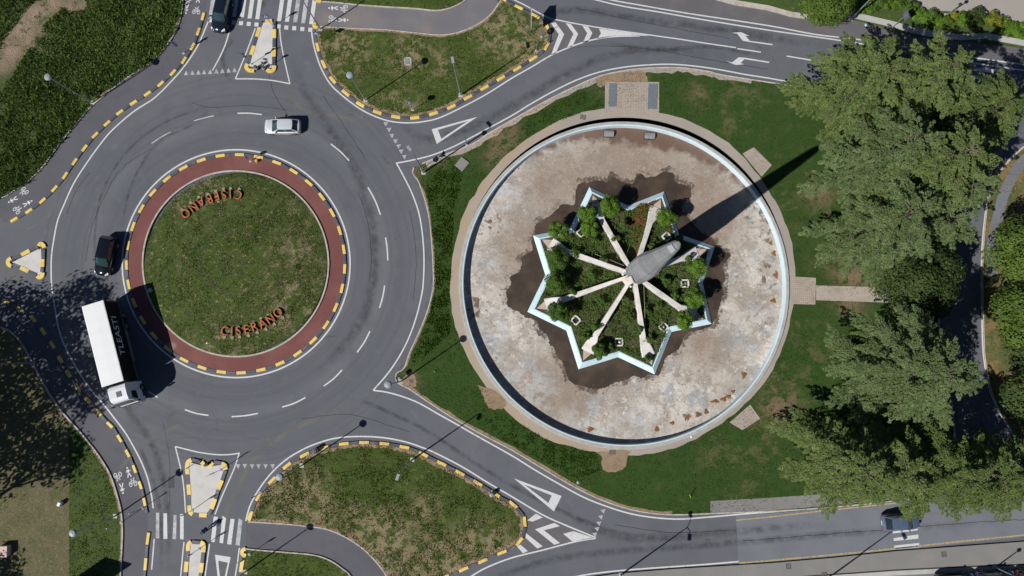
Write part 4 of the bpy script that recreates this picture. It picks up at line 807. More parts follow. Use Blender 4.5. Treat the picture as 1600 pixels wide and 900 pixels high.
# star-shaped planter
SC = Vector(G(971.5, 438.5, -0.3)); A0 = 19.6
tip_px = [(921, 292), (1038, 299), (1117, 385), (1112, 506), (1023, 585), (904, 577), (824, 487), (833, 368)]
tips = [Vector(G(x, y, -0.5)) for x, y in tip_px]
no_px = [(981, 321.5), (1061, 366), (1098, 442), (1049.5, 518.5), (965.7, 558), (885, 516.5), (852, 429.5), (890, 357)]
noch = [Vector(G(x, y, -0.5)) for x, y in no_px]
star = []
for k in range(8): star += [tips[k], noch[k]]
star = star[::-1]                                        # counter-clockwise
cen = sum(star, Vector((0, 0))) / 16
def inset(P, d):
    n = len(P); out = []
    for i in range(n):
        a, b, c = P[i - 1], P[i], P[(i + 1) % n]
        d1 = (b - a).normalized(); d2 = (c - b).normalized(); n1 = Vector((-d1.y, d1.x)); n2 = Vector((-d2.y, d2.x))
        m_ = (n1 + n2); m_ = m_ / max(m_.dot(n1), 0.2); out.append(b + m_ * d)
    return out
planter = empty('star_planter', (cen.x, cen.y, FLO), label='eight-pointed pale blue star planter in the middle of the drained basin', cat='planter')
def loc(p, z): return (p[0] - cen.x, p[1] - cen.y, z - FLO)
s0 = star; s1 = inset(star, 0.52); s2 = inset(star, 0.66)
for k in range(16):
    k2 = (k + 1) % 16
    prof = [(s0, FLO), (s0, -0.47), (s1, -0.04), (s2, -0.05), (s2, -0.25)]
    V = []; F = []
    for P, z in prof: V += [loc(P[k], z), loc(P[k2], z)]
    for i in range(4): F.append((2 * i, 2 * i + 1, 2 * i + 3, 2 * i + 2))
    mesh_obj('star_wall', V, F, M_BLUE2, planter)
M_SOIL = mat('planter_soil', (0.10, 0.085, 0.045), [dict(kind='noise', scale=0.7, lo=0.4, hi=0.6, col=(0.045, 0.065, 0.02), detail=6), dict(kind='noise', scale=0.9, lo=0.58, hi=0.66, col=(0.22, 0.16, 0.11), detail=7),
    dict(kind='spots', spots=[G(1010, 335) + (1.0,), G(1003, 358) + (1.1,), G(998, 385) + (0.7,), G(1012, 390) + (0.7,)], soft=1.0, wob=1.0, wscale=1.2, col=(0.20, 0.085, 0.035), amt=0.8)], 1.0, bump=(7, 1, 0.15))
flat('soil', [loc(p, 0)[:2] for p in s2], -0.14 - FLO, M_SOIL, parent=planter)
M_WHC = mat('white_weathered_concrete', (0.70, 0.665, 0.63), [dict(kind='noise', scale=0.9, lo=0.42, hi=0.7, col=(0.55, 0.51, 0.47), detail=7), dict(kind='noise', scale=4, lo=0.6, hi=0.7, col=(0.36, 0.34, 0.32), amt=0.7)], 0.9, bump=(10, 0.2, 0.02))
M_PINK = mat('pinkish_tip_paving', (0.52, 0.42, 0.36), [dict(kind='noise', scale=2, lo=0.4, hi=0.7, col=(0.42, 0.33, 0.28), detail=5)], 0.95)
TB = Vector(G(988, 431, 0.0))                            # foot of the tower
for k in range(8):
    t = tips[k]; c = Vector(G(971.5, 438.5, 0)); d = (t - c); R8 = d.length; d.normalize(); n = Vector((-d.y, d.x))
    ap = t - d * 1.75
    flat('tip_paving', [loc(t - d * 1.15, 0)[:2], loc(t - d * 2.7 + n * 0.72, 0)[:2], loc(t - d * 2.7 - n * 0.72, 0)[:2]], -0.06 - FLO, M_PINK, skirt=0.1, parent=planter)
    # rib: flared low foot near the tip, rising towards the tower
    st = [(t - d * 2.3, 0.80, 0.0), (t - d * 3.3, 0.66, 0.2), (t - d * 4.4, 0.35, 0.5)]
    e = TB; s3 = st[-1][0]
    for q in (0.25, 0.5, 0.75, 0.97):
        st.append((s3.lerp(e, q), 0.34 - 0.17 * q, 0.5 + 1.15 * q))
    V = []; F = []
    for i, (p, hw, z) in enumerate(st):
        dd = ((st[min(i + 1, len(st) - 1)][0]) - (st[max(i - 1, 0)][0])).normalized(); nn = Vector((-dd.y, dd.x))
        for s_, zz, kk in ((1, -0.3, 1.0), (1, z - 0.05, 1.0), (0.86, z, 1.0), (-0.86, z, 1.0), (-1, z - 0.05, 1.0), (-1, -0.3, 1.0)):
            V.append(loc(p + nn * hw * s_, zz))
    for i in range(len(st) - 1):
        for j in range(5): a = i * 6 + j; F.append((a, a + 1, a + 7, a + 6))
    F.append((0, 1, 2, 3, 4, 5)); F.append(tuple(reversed(range(len(V) - 6, len(V)))))
    mesh_obj('rib', V, F, M_WHC, planter)
def pit(px, py, rz, lamp):
    x, y = G(px, py, 0); r = empty('tree_pit', (x, y, -0.14), R_(rz), label=lamp[0], cat='planting box')
    for i in range(4):
        a = i * math.pi / 2; V = []; F = []; box(V, F, (0.40 * math.cos(a), 0.40 * math.sin(a), 0.10), (0.16, 0.82 if i % 2 else 0.66, 0.36), a)
        mesh_obj('frame_side', V, F, M_WHC, r)
    flat('dark_bottom', [(-0.34, -0.34), (0.34, -0.34), (0.34, 0.34), (-0.34, 0.34)], 0.02, M_DARK, parent=r)
    if lamp[1]: 
        o = bpy.data.objects.new('spotlight', ball_me); o.parent = r; o.location = (0.08, 0, 0.12); col.objects.link(o)
bm = bmesh.new(); bmesh.ops.create_icosphere(bm, subdivisions=2, radius=0.15); ball_me = bpy.data.meshes.new('spotlight'); bm.to_mesh(ball_me); bm.free(); ball_me.materials.append(mat('white_plastic', (0.75, 0.76, 0.78), [], 0.4))
for px, py, rz, l, s_ in ((908, 363.5, 45, 'white square frame by the upper left notch of the star', 0), (1041.5, 370, 40, 'half-hidden white square frame under the upper right bush of the star', 0), (1070, 443, 0, 'white square frame with lamp beside the right notch of the star', 1), (1036.5, 511, 45, 'white diamond frame with lamp near the lower right notch of the star', 1),
                          (967, 534.5, 0, 'white square frame at the bottom notch of the star', 1), (899.5, 500.5, 45, 'white diamond frame near the lower left notch of the star', 0), (876, 431, 0, 'white square frame in bush shade at the left notch of the star', 0)):
    pit(px, py, rz, (l, s_))
# small rusty boxes on the basin floor
M_BOX = mat('grey_cover', (0.25, 0.26, 0.27), [dict(kind='noise', scale=3, lo=0.4, hi=0.7, col=(0.18, 0.18, 0.18))], 0.7)
for px, l in ((951.5, 'left one of two grey pump covers on the rusty top edge of the basin floor'), (1015.5, 'right one of two grey pump covers on the rusty top edge of the basin floor')):
    x, y = G(px, 208 if px < 1000 else 211.5, -0.3); r = empty('pump_cover', (x, y, FLO), R_(-3), label=l, cat='pump cover', group='pump covers on the basin floor')
    V = []; F = []; n = 7
    for i in range(n):
        a = math.pi * i / (n - 1); V += [(-0.6, 0.38 * math.cos(a), 0.18 + 0.22 * math.sin(a)), (0.6, 0.38 * math.cos(a), 0.18 + 0.22 * math.sin(a))]
    V += [(-0.6, 0.38, 0), (0.6, 0.38, 0), (-0.6, -0.38, 0), (0.6, -0.38, 0)]
    for i in range(n - 1): F.append((2 * i, 2 * i + 1, 2 * i + 3, 2 * i + 2))
    F += [(14, 15, 1, 0), (12, 13, 17, 16), (14, 0, 2, 4, 6, 8, 10, 12, 16), (15, 17, 13, 11, 9, 7, 5, 3, 1)]
    mesh_obj('cover_shell', V, F, M_BOX, r); box_obj('base_plate', (0, 0, 0.02), (1.35, 0.9, 0.04), M_DARK, r)

# ================================================================== TOWER
M_TOW = mat('tower_concrete', (0.235, 0.243, 0.247), [dict(kind='noise', scale=0.35, lo=0.4, hi=0.65, col=(0.17, 0.178, 0.185), detail=5, stretch=(1, 0.4, 35)), dict(kind='noise', scale=1.6, lo=0.55, hi=0.72, col=(0.30, 0.305, 0.30), detail=7, amt=0.7), dict(kind='noise', scale=9, lo=0.55, hi=0.7, col=(0.2, 0.2, 0.2), amt=0.35)], 0.85)
tower = empty('monument_tower', (TB.x, TB.y, 0), label='tall grey concrete blade tower rising from the centre of the star, casting a long shadow', cat='tower')
prof = [(-0.2, 1.25, 0.7), (2.0, 1.35, 0.8), (6.0, 1.42, 0.82), (10.5, 1.36, 0.78), (13.5, 1.08, 0.68), (17, 0.80, 0.52), (20.5, 0.60, 0.42), (22.6, 0.47, 0.36), (23.4, 0.38, 0.30), (23.75, 0.22, 0.18)]
u = Vector((-SH.y, SH.x, 0)); v = Vector((SH.x, SH.y, 0))   # broad side across the sun direction
V = []; F = []
for z, hw, hd in prof:
    for a, b in ((1, 0.15), (0.72, 0.72), (0, 1), (-0.72, 0.72), (-1, 0.1), (-0.90, -0.42), (-0.55, -0.86), (0.45, -1.0), (0.86, -0.6)):
        p = u * hw * a + v * hd * b; V.append((p.x, p.y, z))
for i in range(len(prof) - 1):
    for j in range(9): a = i * 9 + j; b = i * 9 + (j + 1) % 9; F.append((a, a + 9, b + 9, b))
F.append(tuple(reversed(range(len(V) - 9, len(V)))))
mesh_obj('shaft', V, F, M_TOW, tower)
def tp(a, b, z): p = u * a + v * b; return (p.x, p.y, z)
# pale raised hatch low on the sunny face, a top cap and two lamps
V = [tp(0.30, -0.86, 1.0), tp(-0.62, -0.86, 1.0), tp(-0.72, -0.86, 3.1), tp(0.1, -0.86, 3.9), tp(0.30, -1.5, 1.0), tp(-0.62, -1.5, 1.0), tp(-0.72, -0.98, 3.1), tp(0.1, -0.98, 3.9)]
mesh_obj('hatch', V, [(4, 5, 6, 7), (0, 1, 5, 4), (1, 2, 6, 5), (2, 3, 7, 6), (3, 0, 4, 7)], mat('cream_hatch', (0.62, 0.57, 0.49), [dict(kind='noise', scale=2, lo=0.4, hi=0.7, col=(0.5, 0.45, 0.38))], 0.8), tower)
o = bpy.data.objects.new('lamp', ball_me); o.parent = tower; o.location = tp(0.75, -1.1, 1.6); col.objects.link(o)
o = bpy.data.objects.new('lamp', ball_me); o.parent = tower; o.location = tp(-0.9, -1.1, 1.2); col.objects.link(o)
mesh_obj('top_panel', [tp(0.36, -0.36, 21.9), tp(-0.36, -0.33, 21.9), tp(-0.30, -0.30, 23.3), tp(0.28, -0.32, 23.3), tp(0.36, -0.46, 21.9), tp(-0.36, -0.46, 21.9), tp(-0.30, -0.38, 23.35), tp(0.28, -0.38, 23.35)], [(4, 5, 6, 7), (0, 1, 5, 4), (1, 2, 6, 5), (2, 3, 7, 6), (3, 0, 4, 7)], mat('light_top', (0.34, 0.36, 0.37), [], 0.7), tower)
M_CABLE = mat('cable', (0.35, 0.33, 0.28), [], 0.6)
for (x, y), (x2, y2) in (((1006, 446), (1008, 520)), ((980, 446), (957, 490)), ((975, 415), (925, 395)), ((975, 408), (985, 380)), ((1095, 385), (1072, 412))):
    a = GV(x, y, 1.2); b = GV(x2, y2, 0.1); tube('guy_cable', [a, a.lerp(b, 0.5) + Vector((0, 0, 0.15)), b], 0.022, M_CABLE, n=4, label=f'thin cable stretched over the planting from the tower foot, ending near {["the lower right rib","the lower left rib","the left rib","the upper rib","the right tip"][[1008,957,925,985,1072].index(x2)]}', cat='cable')

# ================================================================== LAMPS AND SIGNS
M_LAMPW = mat('lamp_top', (0.27, 0.30, 0.32), [], 0.5)
def lamp(px, py, h, lab, style='disc', arm=None, group='street lamps'):
    x, y = G(px, py); r = empty('street_lamp', (x, y, 0.1), label=lab, cat='street lamp', group=group)
    if style == 'disc':
        tube('pole', [(0, 0, 0), (0, 0, h * 0.5), (0, 0, h)], [0.085, 0.07, 0.05], M_STEEL, r)
        V = []; F = []; n = 16
        for k, (rr, z) in enumerate(((0.05, h + 0.22), (0.30 if h > 3 else 0.16, h + 0.17), (0.42 if h > 3 else 0.22, h + 0.05), (0.40 if h > 3 else 0.2, h - 0.03), (0.1, h - 0.1))):
            for i in range(n): a = 2 * math.pi * i / n; V.append((rr * math.cos(a), rr * math.sin(a), z))
        for k in range(4):
            for i in range(n): a = k * n + i; b = k * n + (i + 1) % n; F.append((a, a + n, b + n, b))
        F.append(tuple(range(n))); mesh_obj('lamp_head', V, F, M_LAMPW if h > 3 else M_DARK, r)
    else:
        d = Vector((math.cos(R_(arm[0])), math.sin(R_(arm[0])), 0)); L_ = arm[1]
        tube('pole', [(0, 0, 0), (0, 0, h * 0.5), (0, 0, h)], [0.10, 0.08, 0.05], M_STEEL, r)
        for sgn in ((1, -1) if style == 'double' else (1,)):
            e = d * sgn * L_
            if style == 'double': e = (d * sgn + Vector((d.y, -d.x, 0)) * 0.0) * L_
            tube('arm', [(0, 0, h - 0.1), (e.x * 0.5, e.y * 0.5, h + 0.25), (e.x, e.y, h + 0.3)], [0.045, 0.04, 0.035], M_STEEL, r, n=6)
            V = []; F = []; a = math.atan2(e.y, e.x); box(V, F, (e.x + d.x * sgn * 0.3, e.y + d.y * sgn * 0.3, h + 0.3), (0.75, 0.34, 0.13), a, 0.85)
            mesh_obj('lamp_head', V, F, M_LAMPW, r)
    cbox('footing', (0, 0, -0.02), (0.5, 0.5, 0.12), M_CONC, r, 0.02)
lamp(145, 161, 7.8, 'street lamp leaning out over the dark scrub from the bike path edge')
lamp(571.5, 157, 7.5, 'street lamp at the lower left kerb of the upper grass island')
lamp(720, 149, 8.4, 'street lamp with flat head at the lower right kerb of the upper grass island', 'arm', (100, 0.3))
lamp(181, 806, 7.4, 'street lamp with white round head beside the bike path above the lower green strip')
lamp(644.5, 718, 8.0, 'street lamp with an oblong head on the upper kerb of the lower grass island', 'arm', (250, 0.2))
lamp(472, 727, 7.2, 'street lamp on the upper left kerb of the lower grass island')
lamp(626.5, 596, 7.6, 'street lamp at the left tip of the park, with grey round head over the asphalt')
lamp(501, 46, 8.4, 'street lamp beside the upper crossing, its pole running out over the zebra stripes')
lamp(662, 270, 8.2, 'thin street lamp at the upper left tip of the park near the give-way triangles', 'arm', (130, 0.2))
lamp(1328, 31, 8.5, 'pale lamp pole on the kerb between the hedge and the upper right road', 'arm', (20, 0.6))
lamp(1478, 25, 2.6, 'short lamp post with dark head in the hedge beside the yard')
lamp(1554, 886, 2.9, 'short lamp post on the kerb by the parked cars at the lower right', 'disc')
lamp(970, 898, 8.0, 'double-armed street lamp on the lower sidewalk, its forked shadow on the road', 'double', (85, 1.0))
lamp(1290, 905, 8.6, 'single-armed street lamp on the lower sidewalk by the crossing', 'arm', (-65, 0.9))
lamp(384, 893, 7.6, 'street lamp beside the lower bike path, mostly below the picture edge')
lamp(52, 567, 7.6, 'grey street lamp standing in tree shade at the kerb of the lower left lawn', 'arm', (170, 0.5))

M_SBLUE = mat('sign_blue', (0.02, 0.10, 0.45), [], 0.4); M_SWHITE = mat('sign_white', (0.75, 0.76, 0.78), [], 0.4); M_SRED = mat('sign_red', (0.55, 0.03, 0.03), [], 0.4)
M_SBACK = mat('sign_back', (0.09, 0.11, 0.16), [], 0.5); M_SYEL = mat('sign_yellow', (0.75, 0.45, 0.05), [], 0.5)
def panel(root, shape, size, z, az, m_face, m_back, dx=0.0, name='sign_panel', sy=None):
    """vertical plate whose face looks towards plan angle az; shape: round, tri, tri_down, square, wide"""
    nx = Vector((math.cos(R_(az)), math.sin(R_(az)), 0)); t = Vector((-nx.y, nx.x, 0)); P = []
    if shape == 'round': P = [(math.cos(2 * math.pi * i / 16) * size, math.sin(2 * math.pi * i / 16) * size) for i in range(16)]
    elif shape == 'tri': P = [(-size, -size * 0.8), (size, -size * 0.8), (0, size)]
    elif shape == 'tri_down': P = [(-size, size * 0.8), (0, -size), (size, size * 0.8)][::1]
    else: s2_ = sy or size; P = [(-size, -s2_), (size, -s2_), (size, s2_), (-size, s2_)]
    def mk(P, off, th, m_, nm, par):
        V = []; F = []; n = len(P)
        for o_ in (off, off - th):
            for a, b in P: q = t * (a + dx) + nx * o_; V.append((q.x, q.y, z + b))
        F = [tuple(range(n)), tuple(reversed(range(n, 2 * n)))] + [(i, n + i, n + (i + 1) % n, (i + 1) % n) for i in range(n)]
        return mesh_obj(nm, V, F, m_, par)
    pl = mk(P, 0.06, 0.03, m_back, name, root)
    mk([(a * 0.94, b * 0.94) for a, b in P], 0.066, 0.004, m_face, 'sign_face', pl)
    return pl, mk
def sign(px, py, h, lab, panels, z0=0.0, r_=0.035):
    x, y = G(px, py); r = empty('road_sign', (x, y, z0), label=lab, cat='road sign')
    tube('pole', [(0, 0, 0), (0, 0, h)], r_, M_STEEL, r, n=6)
    for p in panels:
        pl, mk = panel(r, *p[:6], **(p[6] if len(p) > 6 else {}))
        sh, sz, z = p[0], p[1], p[2]
        if p[4] is M_SBLUE and sh == 'square':
            mk([(-sz * .7, -sz * .6), (sz * .7, -sz * .6), (0, sz * .75)], 0.071, 0.003, M_SWHITE, 'symbol', pl)
            mk([(-sz * .12, -sz * .35), (sz * .12, -sz * .35), (sz * .1, sz * .3), (-sz * .1, sz * .3)], 0.075, 0.003, M_DARK, 'symbol', pl)
        elif sh in ('tri', 'tri_down') and p[4] is M_SRED:
            k = 0.62; mk([(a * k, b * k) for a, b in ([(-sz, -sz * .8), (sz, -sz * .8), (0, sz)] if sh == 'tri' else [(-sz, sz * .8), (0, -sz), (sz, sz * .8)])], 0.071, 0.003, M_SWHITE, 'symbol', pl)
        elif sh == 'round' and p[4] is M_SBLUE:
            mk([(-sz * .1, -sz * .6), (sz * .1, -sz * .6), (sz * .1, sz * .1), (sz * .35, sz * .1), (0, sz * .6), (-sz * .35, sz * .1), (-sz * .1, sz * .1)], 0.071, 0.003, M_SWHITE, 'symbol', pl)
    cbox('footing', (0, 0, 0.0), (0.3, 0.3, 0.1), M_CONC, r, 0.02)
    return r
SQ = ('square', 0.32, 2.45); 
sign(503, 66, 2.8, 'blue square crossing sign at the kerb right of the upper zebra crossing', [('square', 0.34, 2.45, -100, M_SBLUE, M_SBACK)])
sign(427, 41, 2.8, 'blue square crossing sign at the upper end of the upper splitter island', [('square', 0.34, 2.45, -80, M_SBLUE, M_SBACK)], 0.14)
sign(287, 83, 3.0, 'triangular warning and round sign on one post by the upper left striped kerb', [('tri', 0.42, 2.75, 100, M_SRED, M_SBACK), ('round', 0.3, 2.05, 100, M_SWHITE, M_SBACK)])
sign(394, 101, 3.0, 'give way sign on the lower left corner of the upper splitter island', [('tri_down', 0.42, 2.75, 95, M_SRED, M_SBACK), ('round', 0.3, 2.05, 95, M_SBLUE, M_SBACK)], 0.14)
sign(423, 103, 1.9, 'small round keep-right sign on the lower right corner of the upper splitter island', [('round', 0.3, 1.7, 90, M_SBLUE, M_SBACK)], 0.14)
sign(645, 172, 2.8, 'round sign on the lower edge of the upper grass island', [('round', 0.36, 2.4, -120, M_SBLUE, M_SBACK)], 0.1)
sign(659, 264, 2.6, 'round and triangular sign pair at the upper left tip of the park', [('tri_down', 0.4, 2.5, 30, M_SRED, M_SBACK), ('round', 0.32, 1.75, 30, M_SWHITE, M_SBACK)], 0.1)
sign(729, 226, 2.4, 'round sign on the pale kerb beside the hollow triangle marking', [('round', 0.3, 2.1, 30, M_SWHITE, M_SBACK)], 0.1)
sign(624, 592, 1.4, 'small round sign at the left tip of the park beside the drain', [('round', 0.34, 1.25, 200, M_SBLUE, M_SBACK)], 0.1)
sign(392, 252, 1.7, 'low round sign on the red apron at the top of the roundabout', [('round', 0.32, 1.45, 80, M_SBLUE, M_SBACK)], 0.1)
sign(223, 794, 2.8, 'blue crossing sign at the end of the lower left striped kerb', [('square', 0.32, 2.45, -60, M_SBLUE, M_SBACK)])
sign(190, 816, 2.8, 'round sign at the kerb of the lower green strip beside the bike path', [('round', 0.3, 2.45, -60, M_SBLUE, M_SBACK)], 0.1)
sign(301, 797, 2.8, 'blue crossing sign on the lower end of the lower splitter island', [('square', 0.34, 2.45, -70, M_SBLUE, M_SBACK)], 0.14)
sign(312.5, 857, 2.8, 'blue crossing sign on the small island below the lower zebra crossing', [('square', 0.34, 2.45, -70, M_SBACK, M_SBACK)], 0.14)
sign(390, 866, 2.8, 'blue crossing sign at the kerb right of the lower zebra crossing', [('square', 0.34, 2.45, -70, M_SBLUE, M_SBACK)], 0.1)
sign(346, 734, 3.0, 'give way sign at the upper right corner of the lower splitter island', [('tri_down', 0.42, 2.75, -60, M_SRED, M_SBACK), ('round', 0.3, 2.05, -60, M_SBLUE, M_SBACK)], 0.14)
sign(294, 731, 1.6, 'thin low post at the upper left corner of the lower splitter island', [('round', 0.12, 1.5, -60, M_SWHITE, M_SBACK)], 0.14)
sign(408, 770, 3.0, 'round and triangular plates on one post, left kerb of the lower grass island', [('tri', 0.4, 2.85, -60, M_SRED, M_SBACK), ('round', 0.32, 2.1, -60, M_SWHITE, M_SBACK)], 0.1)
sign(903, 754, 2.2, 'thin grey marker post on the lower lawn near the bare dirt patch', [('round', 0.06, 2.1, -60, M_SBACK, M_SBACK)], 0.1)
sign(838, 80, 2.0, 'grey post with a small camera box on the upper grass island by the chevrons', [('round', 0.2, 1.8, -60, M_SWHITE, M_SBACK)], 0.1)
sign(1395, 42, 3.2, 'dark traffic panel on a post at the hedge in the upper right', [('square', 0.45, 2.7, 10, M_SBACK, M_SBACK, dict(sy=0.5))], 0.1, 0.05)
sign(846, 58, 2.0, 'round blue sign at the right nose of the upper grass island', [('round', 0.38, 1.1, 20, M_SBLUE, M_SBACK)], 0.1)
# large arrow-shaped direction board at the nose of the upper island
x, y = G(829, 43); r = empty('direction_board', (x, y, 0.1), label='large direction board on two posts at the right nose of the upper grass island', cat='road sign')
for dy in (-0.7, 0.7): tube('post', [(0, dy, 0), (0, dy, 3.3)], 0.045, M_STEEL, r, n=6)
pts = [(-1.05, 1.55), (0.75, 1.55), (1.2, 2.3), (0.75, 3.1), (-1.05, 3.1)]
V = [(0.06, a, b) for a, b in pts] + [(0.10, a, b) for a, b in pts]; n = 5
mesh_obj('board', V, [tuple(reversed(range(5))), tuple(range(5, 10))] + [(i, (i + 1) % n, n + (i + 1) % n, n + i) for i in range(n)], mat('board_grey', (0.5, 0.52, 0.52), [], 0.5), r)

# hazard bollards on the splitter islands
def bollard(px, py, lab, s=1.0, m1=None, c='bollard', z0=0.14):
    x, y = G(px, py, z0); r = empty('bollard', (x, y, z0), label=lab, cat=c)
    V = []; F = []; n = 12
    for rr, z in ((0.24, 0), (0.22, 0.55), (0.20, 0.62), (0.0001, 0.64)):
        for i in range(n): a = 2 * math.pi * i / n; V.append((rr * s * math.cos(a), rr * s * math.sin(a), z * s))
    for k in range(3):
        for i in range(n): a = k * n + i; b = k * n + (i + 1) % n; F.append((a, b, b + n, a + n))
    mesh_obj('drum', V, F, m1 or M_BLK, r)
    V2 = [(v_[0] * 1.03, v_[1] * 1.03, 0.28 * s if k < 12 else 0.42 * s) for k, v_ in enumerate(V[:24])]
    mesh_obj('reflective_band', V2, [(i, (i + 1) % n, n + (i + 1) % n, n + i) for i in range(n)], M_SWHITE, r)
bollard(401.5, 107, 'left one of two dark bollards at the lower end of the upper splitter island'); bollard(413, 107, 'right one of two dark bollards at the lower end of the upper splitter island')
bollard(411.5, 100, 'small dark bollard in front of the round sign on the upper splitter island', 0.7)
bollard(323, 726, 'dark bollard between the two yellow stones at the upper end of the lower splitter island', 0.8)
bollard(402, 252.5, 'small orange marker on the red apron at the top of the roundabout', 0.7, M_SYEL, 'marker', 0.1); bollard(494, 704, 'dark round bin at the upper left kerb of the lower grass island', 1.3, M_BLK, 'bin', 0.1)
bollard(768.5, 772, 'grey round bin at the right kerb of the lower grass island', 1.1, M_STEEL, 'bin', 0.1)
bollard(19.5, 408, 'tiny dark post at the left corner of the triangular island', 0.35); bollard(61, 389, 'tiny dark post at the upper corner of the triangular island', 0.35)

def gully(px, py, rz, lab, s=(0.6, 0.6), z=0.006, m=None):
    x, y = G(px, py, z); r = empty('drain_cover', (x, y, z), R_(rz), label=lab, cat='drain cover')
    V = []; F = []
    for a in range(4):
        t_ = a * math.pi / 2; w1 = s[0] if a % 2 else s[1]; o_ = (s[1] if a % 2 else s[0]) / 2; box(V, F, (o_ * math.cos(t_), o_ * math.sin(t_), 0.004), (0.05, w1 + 0.05, 0.02), t_)
    mesh_obj('frame', V, F, M_BLK, r)
    for k in range(4):
        box_obj('bar', (-s[0] / 2 + s[0] * (k + 0.5) / 4, 0, 0.002), (s[0] / 6, s[1] * 0.95, 0.012), m or M_BROWNMET, r)
M_BROWNMET = mat('rusty_iron', (0.13, 0.10, 0.085), [], 0.8)
for a in ((1475, 866, 4, 'brown drain cover on the lower right sidewalk, rightmost'), (1232, 885, 4, 'brown drain cover on the lower sidewalk below the yellow line'), (1288, 898, 4, 'brown drain cover at the bottom edge near the lamp shadow'),):
    gully(*a, s=(0.5, 0.5), z=0.126)
gully(1574, 810, 4, 'dark drain cover in the lane at the far lower right', (0.6, 0.5)); gully(1106, 846, 0, 'round-looking dark cover in the lower road', (0.45, 0.4))
gully(654, 285, -30, 'kerbside drain at the upper left tip of the park'); gully(678, 437, 0, 'kerbside drain half-way down the left side of the park'); gully(629.5, 577, -40, 'kerbside drain at the lower left tip of the park'); gully(1110.5, 117, 8, 'kerbside drain on the upper edge of the park')
gully(911, 183, -12, 'grey cover in the pavement ring left of the paved entrance', (0.6, 0.5), 0.112); gully(957, 706.5, 0, 'pinkish cover in the pavement ring above the dirt patch', (0.65, 0.45), 0.112); gully(642.5, 595.5, 10, 'grey cover in the dirt at the lower left tip of the park', (0.35, 0.35), 0.115)
# inspection chambers in the grass
x, y = G(637.5, 96, 0.12); r = empty('manhole', (x, y, 0.1), R_(2), label='white-rimmed square manhole in the upper grass island', cat='manhole')
V = []; F = []
for a in range(4): t_ = a * math.pi / 2; box(V, F, (0.36 * math.cos(t_), 0.44 * math.sin(t_), 0.04), (0.13, 0.75 if a % 2 else 0.98, 0.1), t_)
mesh_obj('rim', V, F, M_CONC, r); box_obj('lid', (0, 0, 0.03), (0.62, 0.75, 0.05), M_BOX, r)
x, y = G(722, 256.5, 0.12); r = empty('concrete_pad', (x, y, 0.1), R_(52), label='grey diamond-shaped concrete pad in the grass at the upper left of the park', cat='concrete pad')
cbox('slab', (0, 0, 0.05), (1.35, 1.2, 0.14), M_WALK, r, 0.03)
# utility boxes on the left lawn, posts, litter
x, y = G(6, 861, 0.5); r = empty('utility_box', (x, y, 0.1), R_(2), label='pale pink utility box on the dry lawn at the lower left edge', cat='utility box')
M_PKB = mat('pale_pink_paint', (0.60, 0.44, 0.39), [dict(kind='noise', scale=2.5, lo=0.5, hi=0.7, col=(0.50, 0.25, 0.21), detail=4)], 0.7)
cbox('cabinet', (0, 0, 0.35), (1.15, 1.15, 0.7), M_PKB, r, 0.03); cbox('lid', (0, 0, 0.72), (1.22, 1.22, 0.06), M_PKB, r, 0.02)
x, y = G(95, 787, 0.3); r = empty('marker_box', (x, y, 0.1), R_(70), label='small white box on the dry lawn near the green strip', cat='utility box')
cbox('cabinet', (0, 0, 0.3), (0.45, 0.35, 0.6), M_SWHITE, r, 0.03); cbox('base', (0, 0, 0.03), (0.55, 0.45, 0.08), M_BLK, r, 0.01)
def peg(px, py, h, m, lab, cat='post', lean=(0, 0)):
    x, y = G(px, py, 0.1); tube('marker_post', [(x, y, 0.1), (x + lean[0], y + lean[1], 0.1 + h)], [0.05, 0.04], m, n=6, label=lab, cat=cat)
peg(1079, 777, 0.9, mat('fluor_yellow', (0.55, 0.6, 0.03), [], 0.5), 'yellow-green marker post tilted on the lower lawn', lean=(-0.3, 0.45)); peg(679.5, 580.5, 0.5, M_SWHITE, 'tiny white peg on the lawn right of the lower left park tip')
def litter(px, py, s, m, lab, z=0.1):
    x, y = G(px, py, z); V = []; F = []; n = 7
    for k in range(n): a = 2 * math.pi * k / n; q = s * rng.uniform(0.6, 1.1); V.append((x + q * math.cos(a), y + q * math.sin(a), z + 0.02 + rng.uniform(0, 0.03)))
    V.append((x, y, z + 0.02 + s * 0.5)); F = [(k, (k + 1) % n, n) for k in range(n)] + [tuple(reversed(range(n)))]
    mesh_obj('litter', V, F, m, label=lab, cat='litter')
litter(323.5, 536, 0.13, M_SWHITE, 'white scrap in the grass left of the lower town name letters', 0.35); litter(1080, 682, 0.2, M_SWHITE, 'white scrap on the pavement ring at the lower right of the basin'); litter(1353, 39, 0.22, mat('pale_blue_bag', (0.25, 0.55, 0.7), [], 0.6), 'pale blue bag lying beside the upper right kerb', 0.006); litter(1363, 37, 0.1, M_SWHITE, 'white scrap beside the pale blue bag on the upper right road', 0.006)
litter(235, 454, 0.35, M_CONC, 'pale stone at the left edge of the central grass island', 0.24)
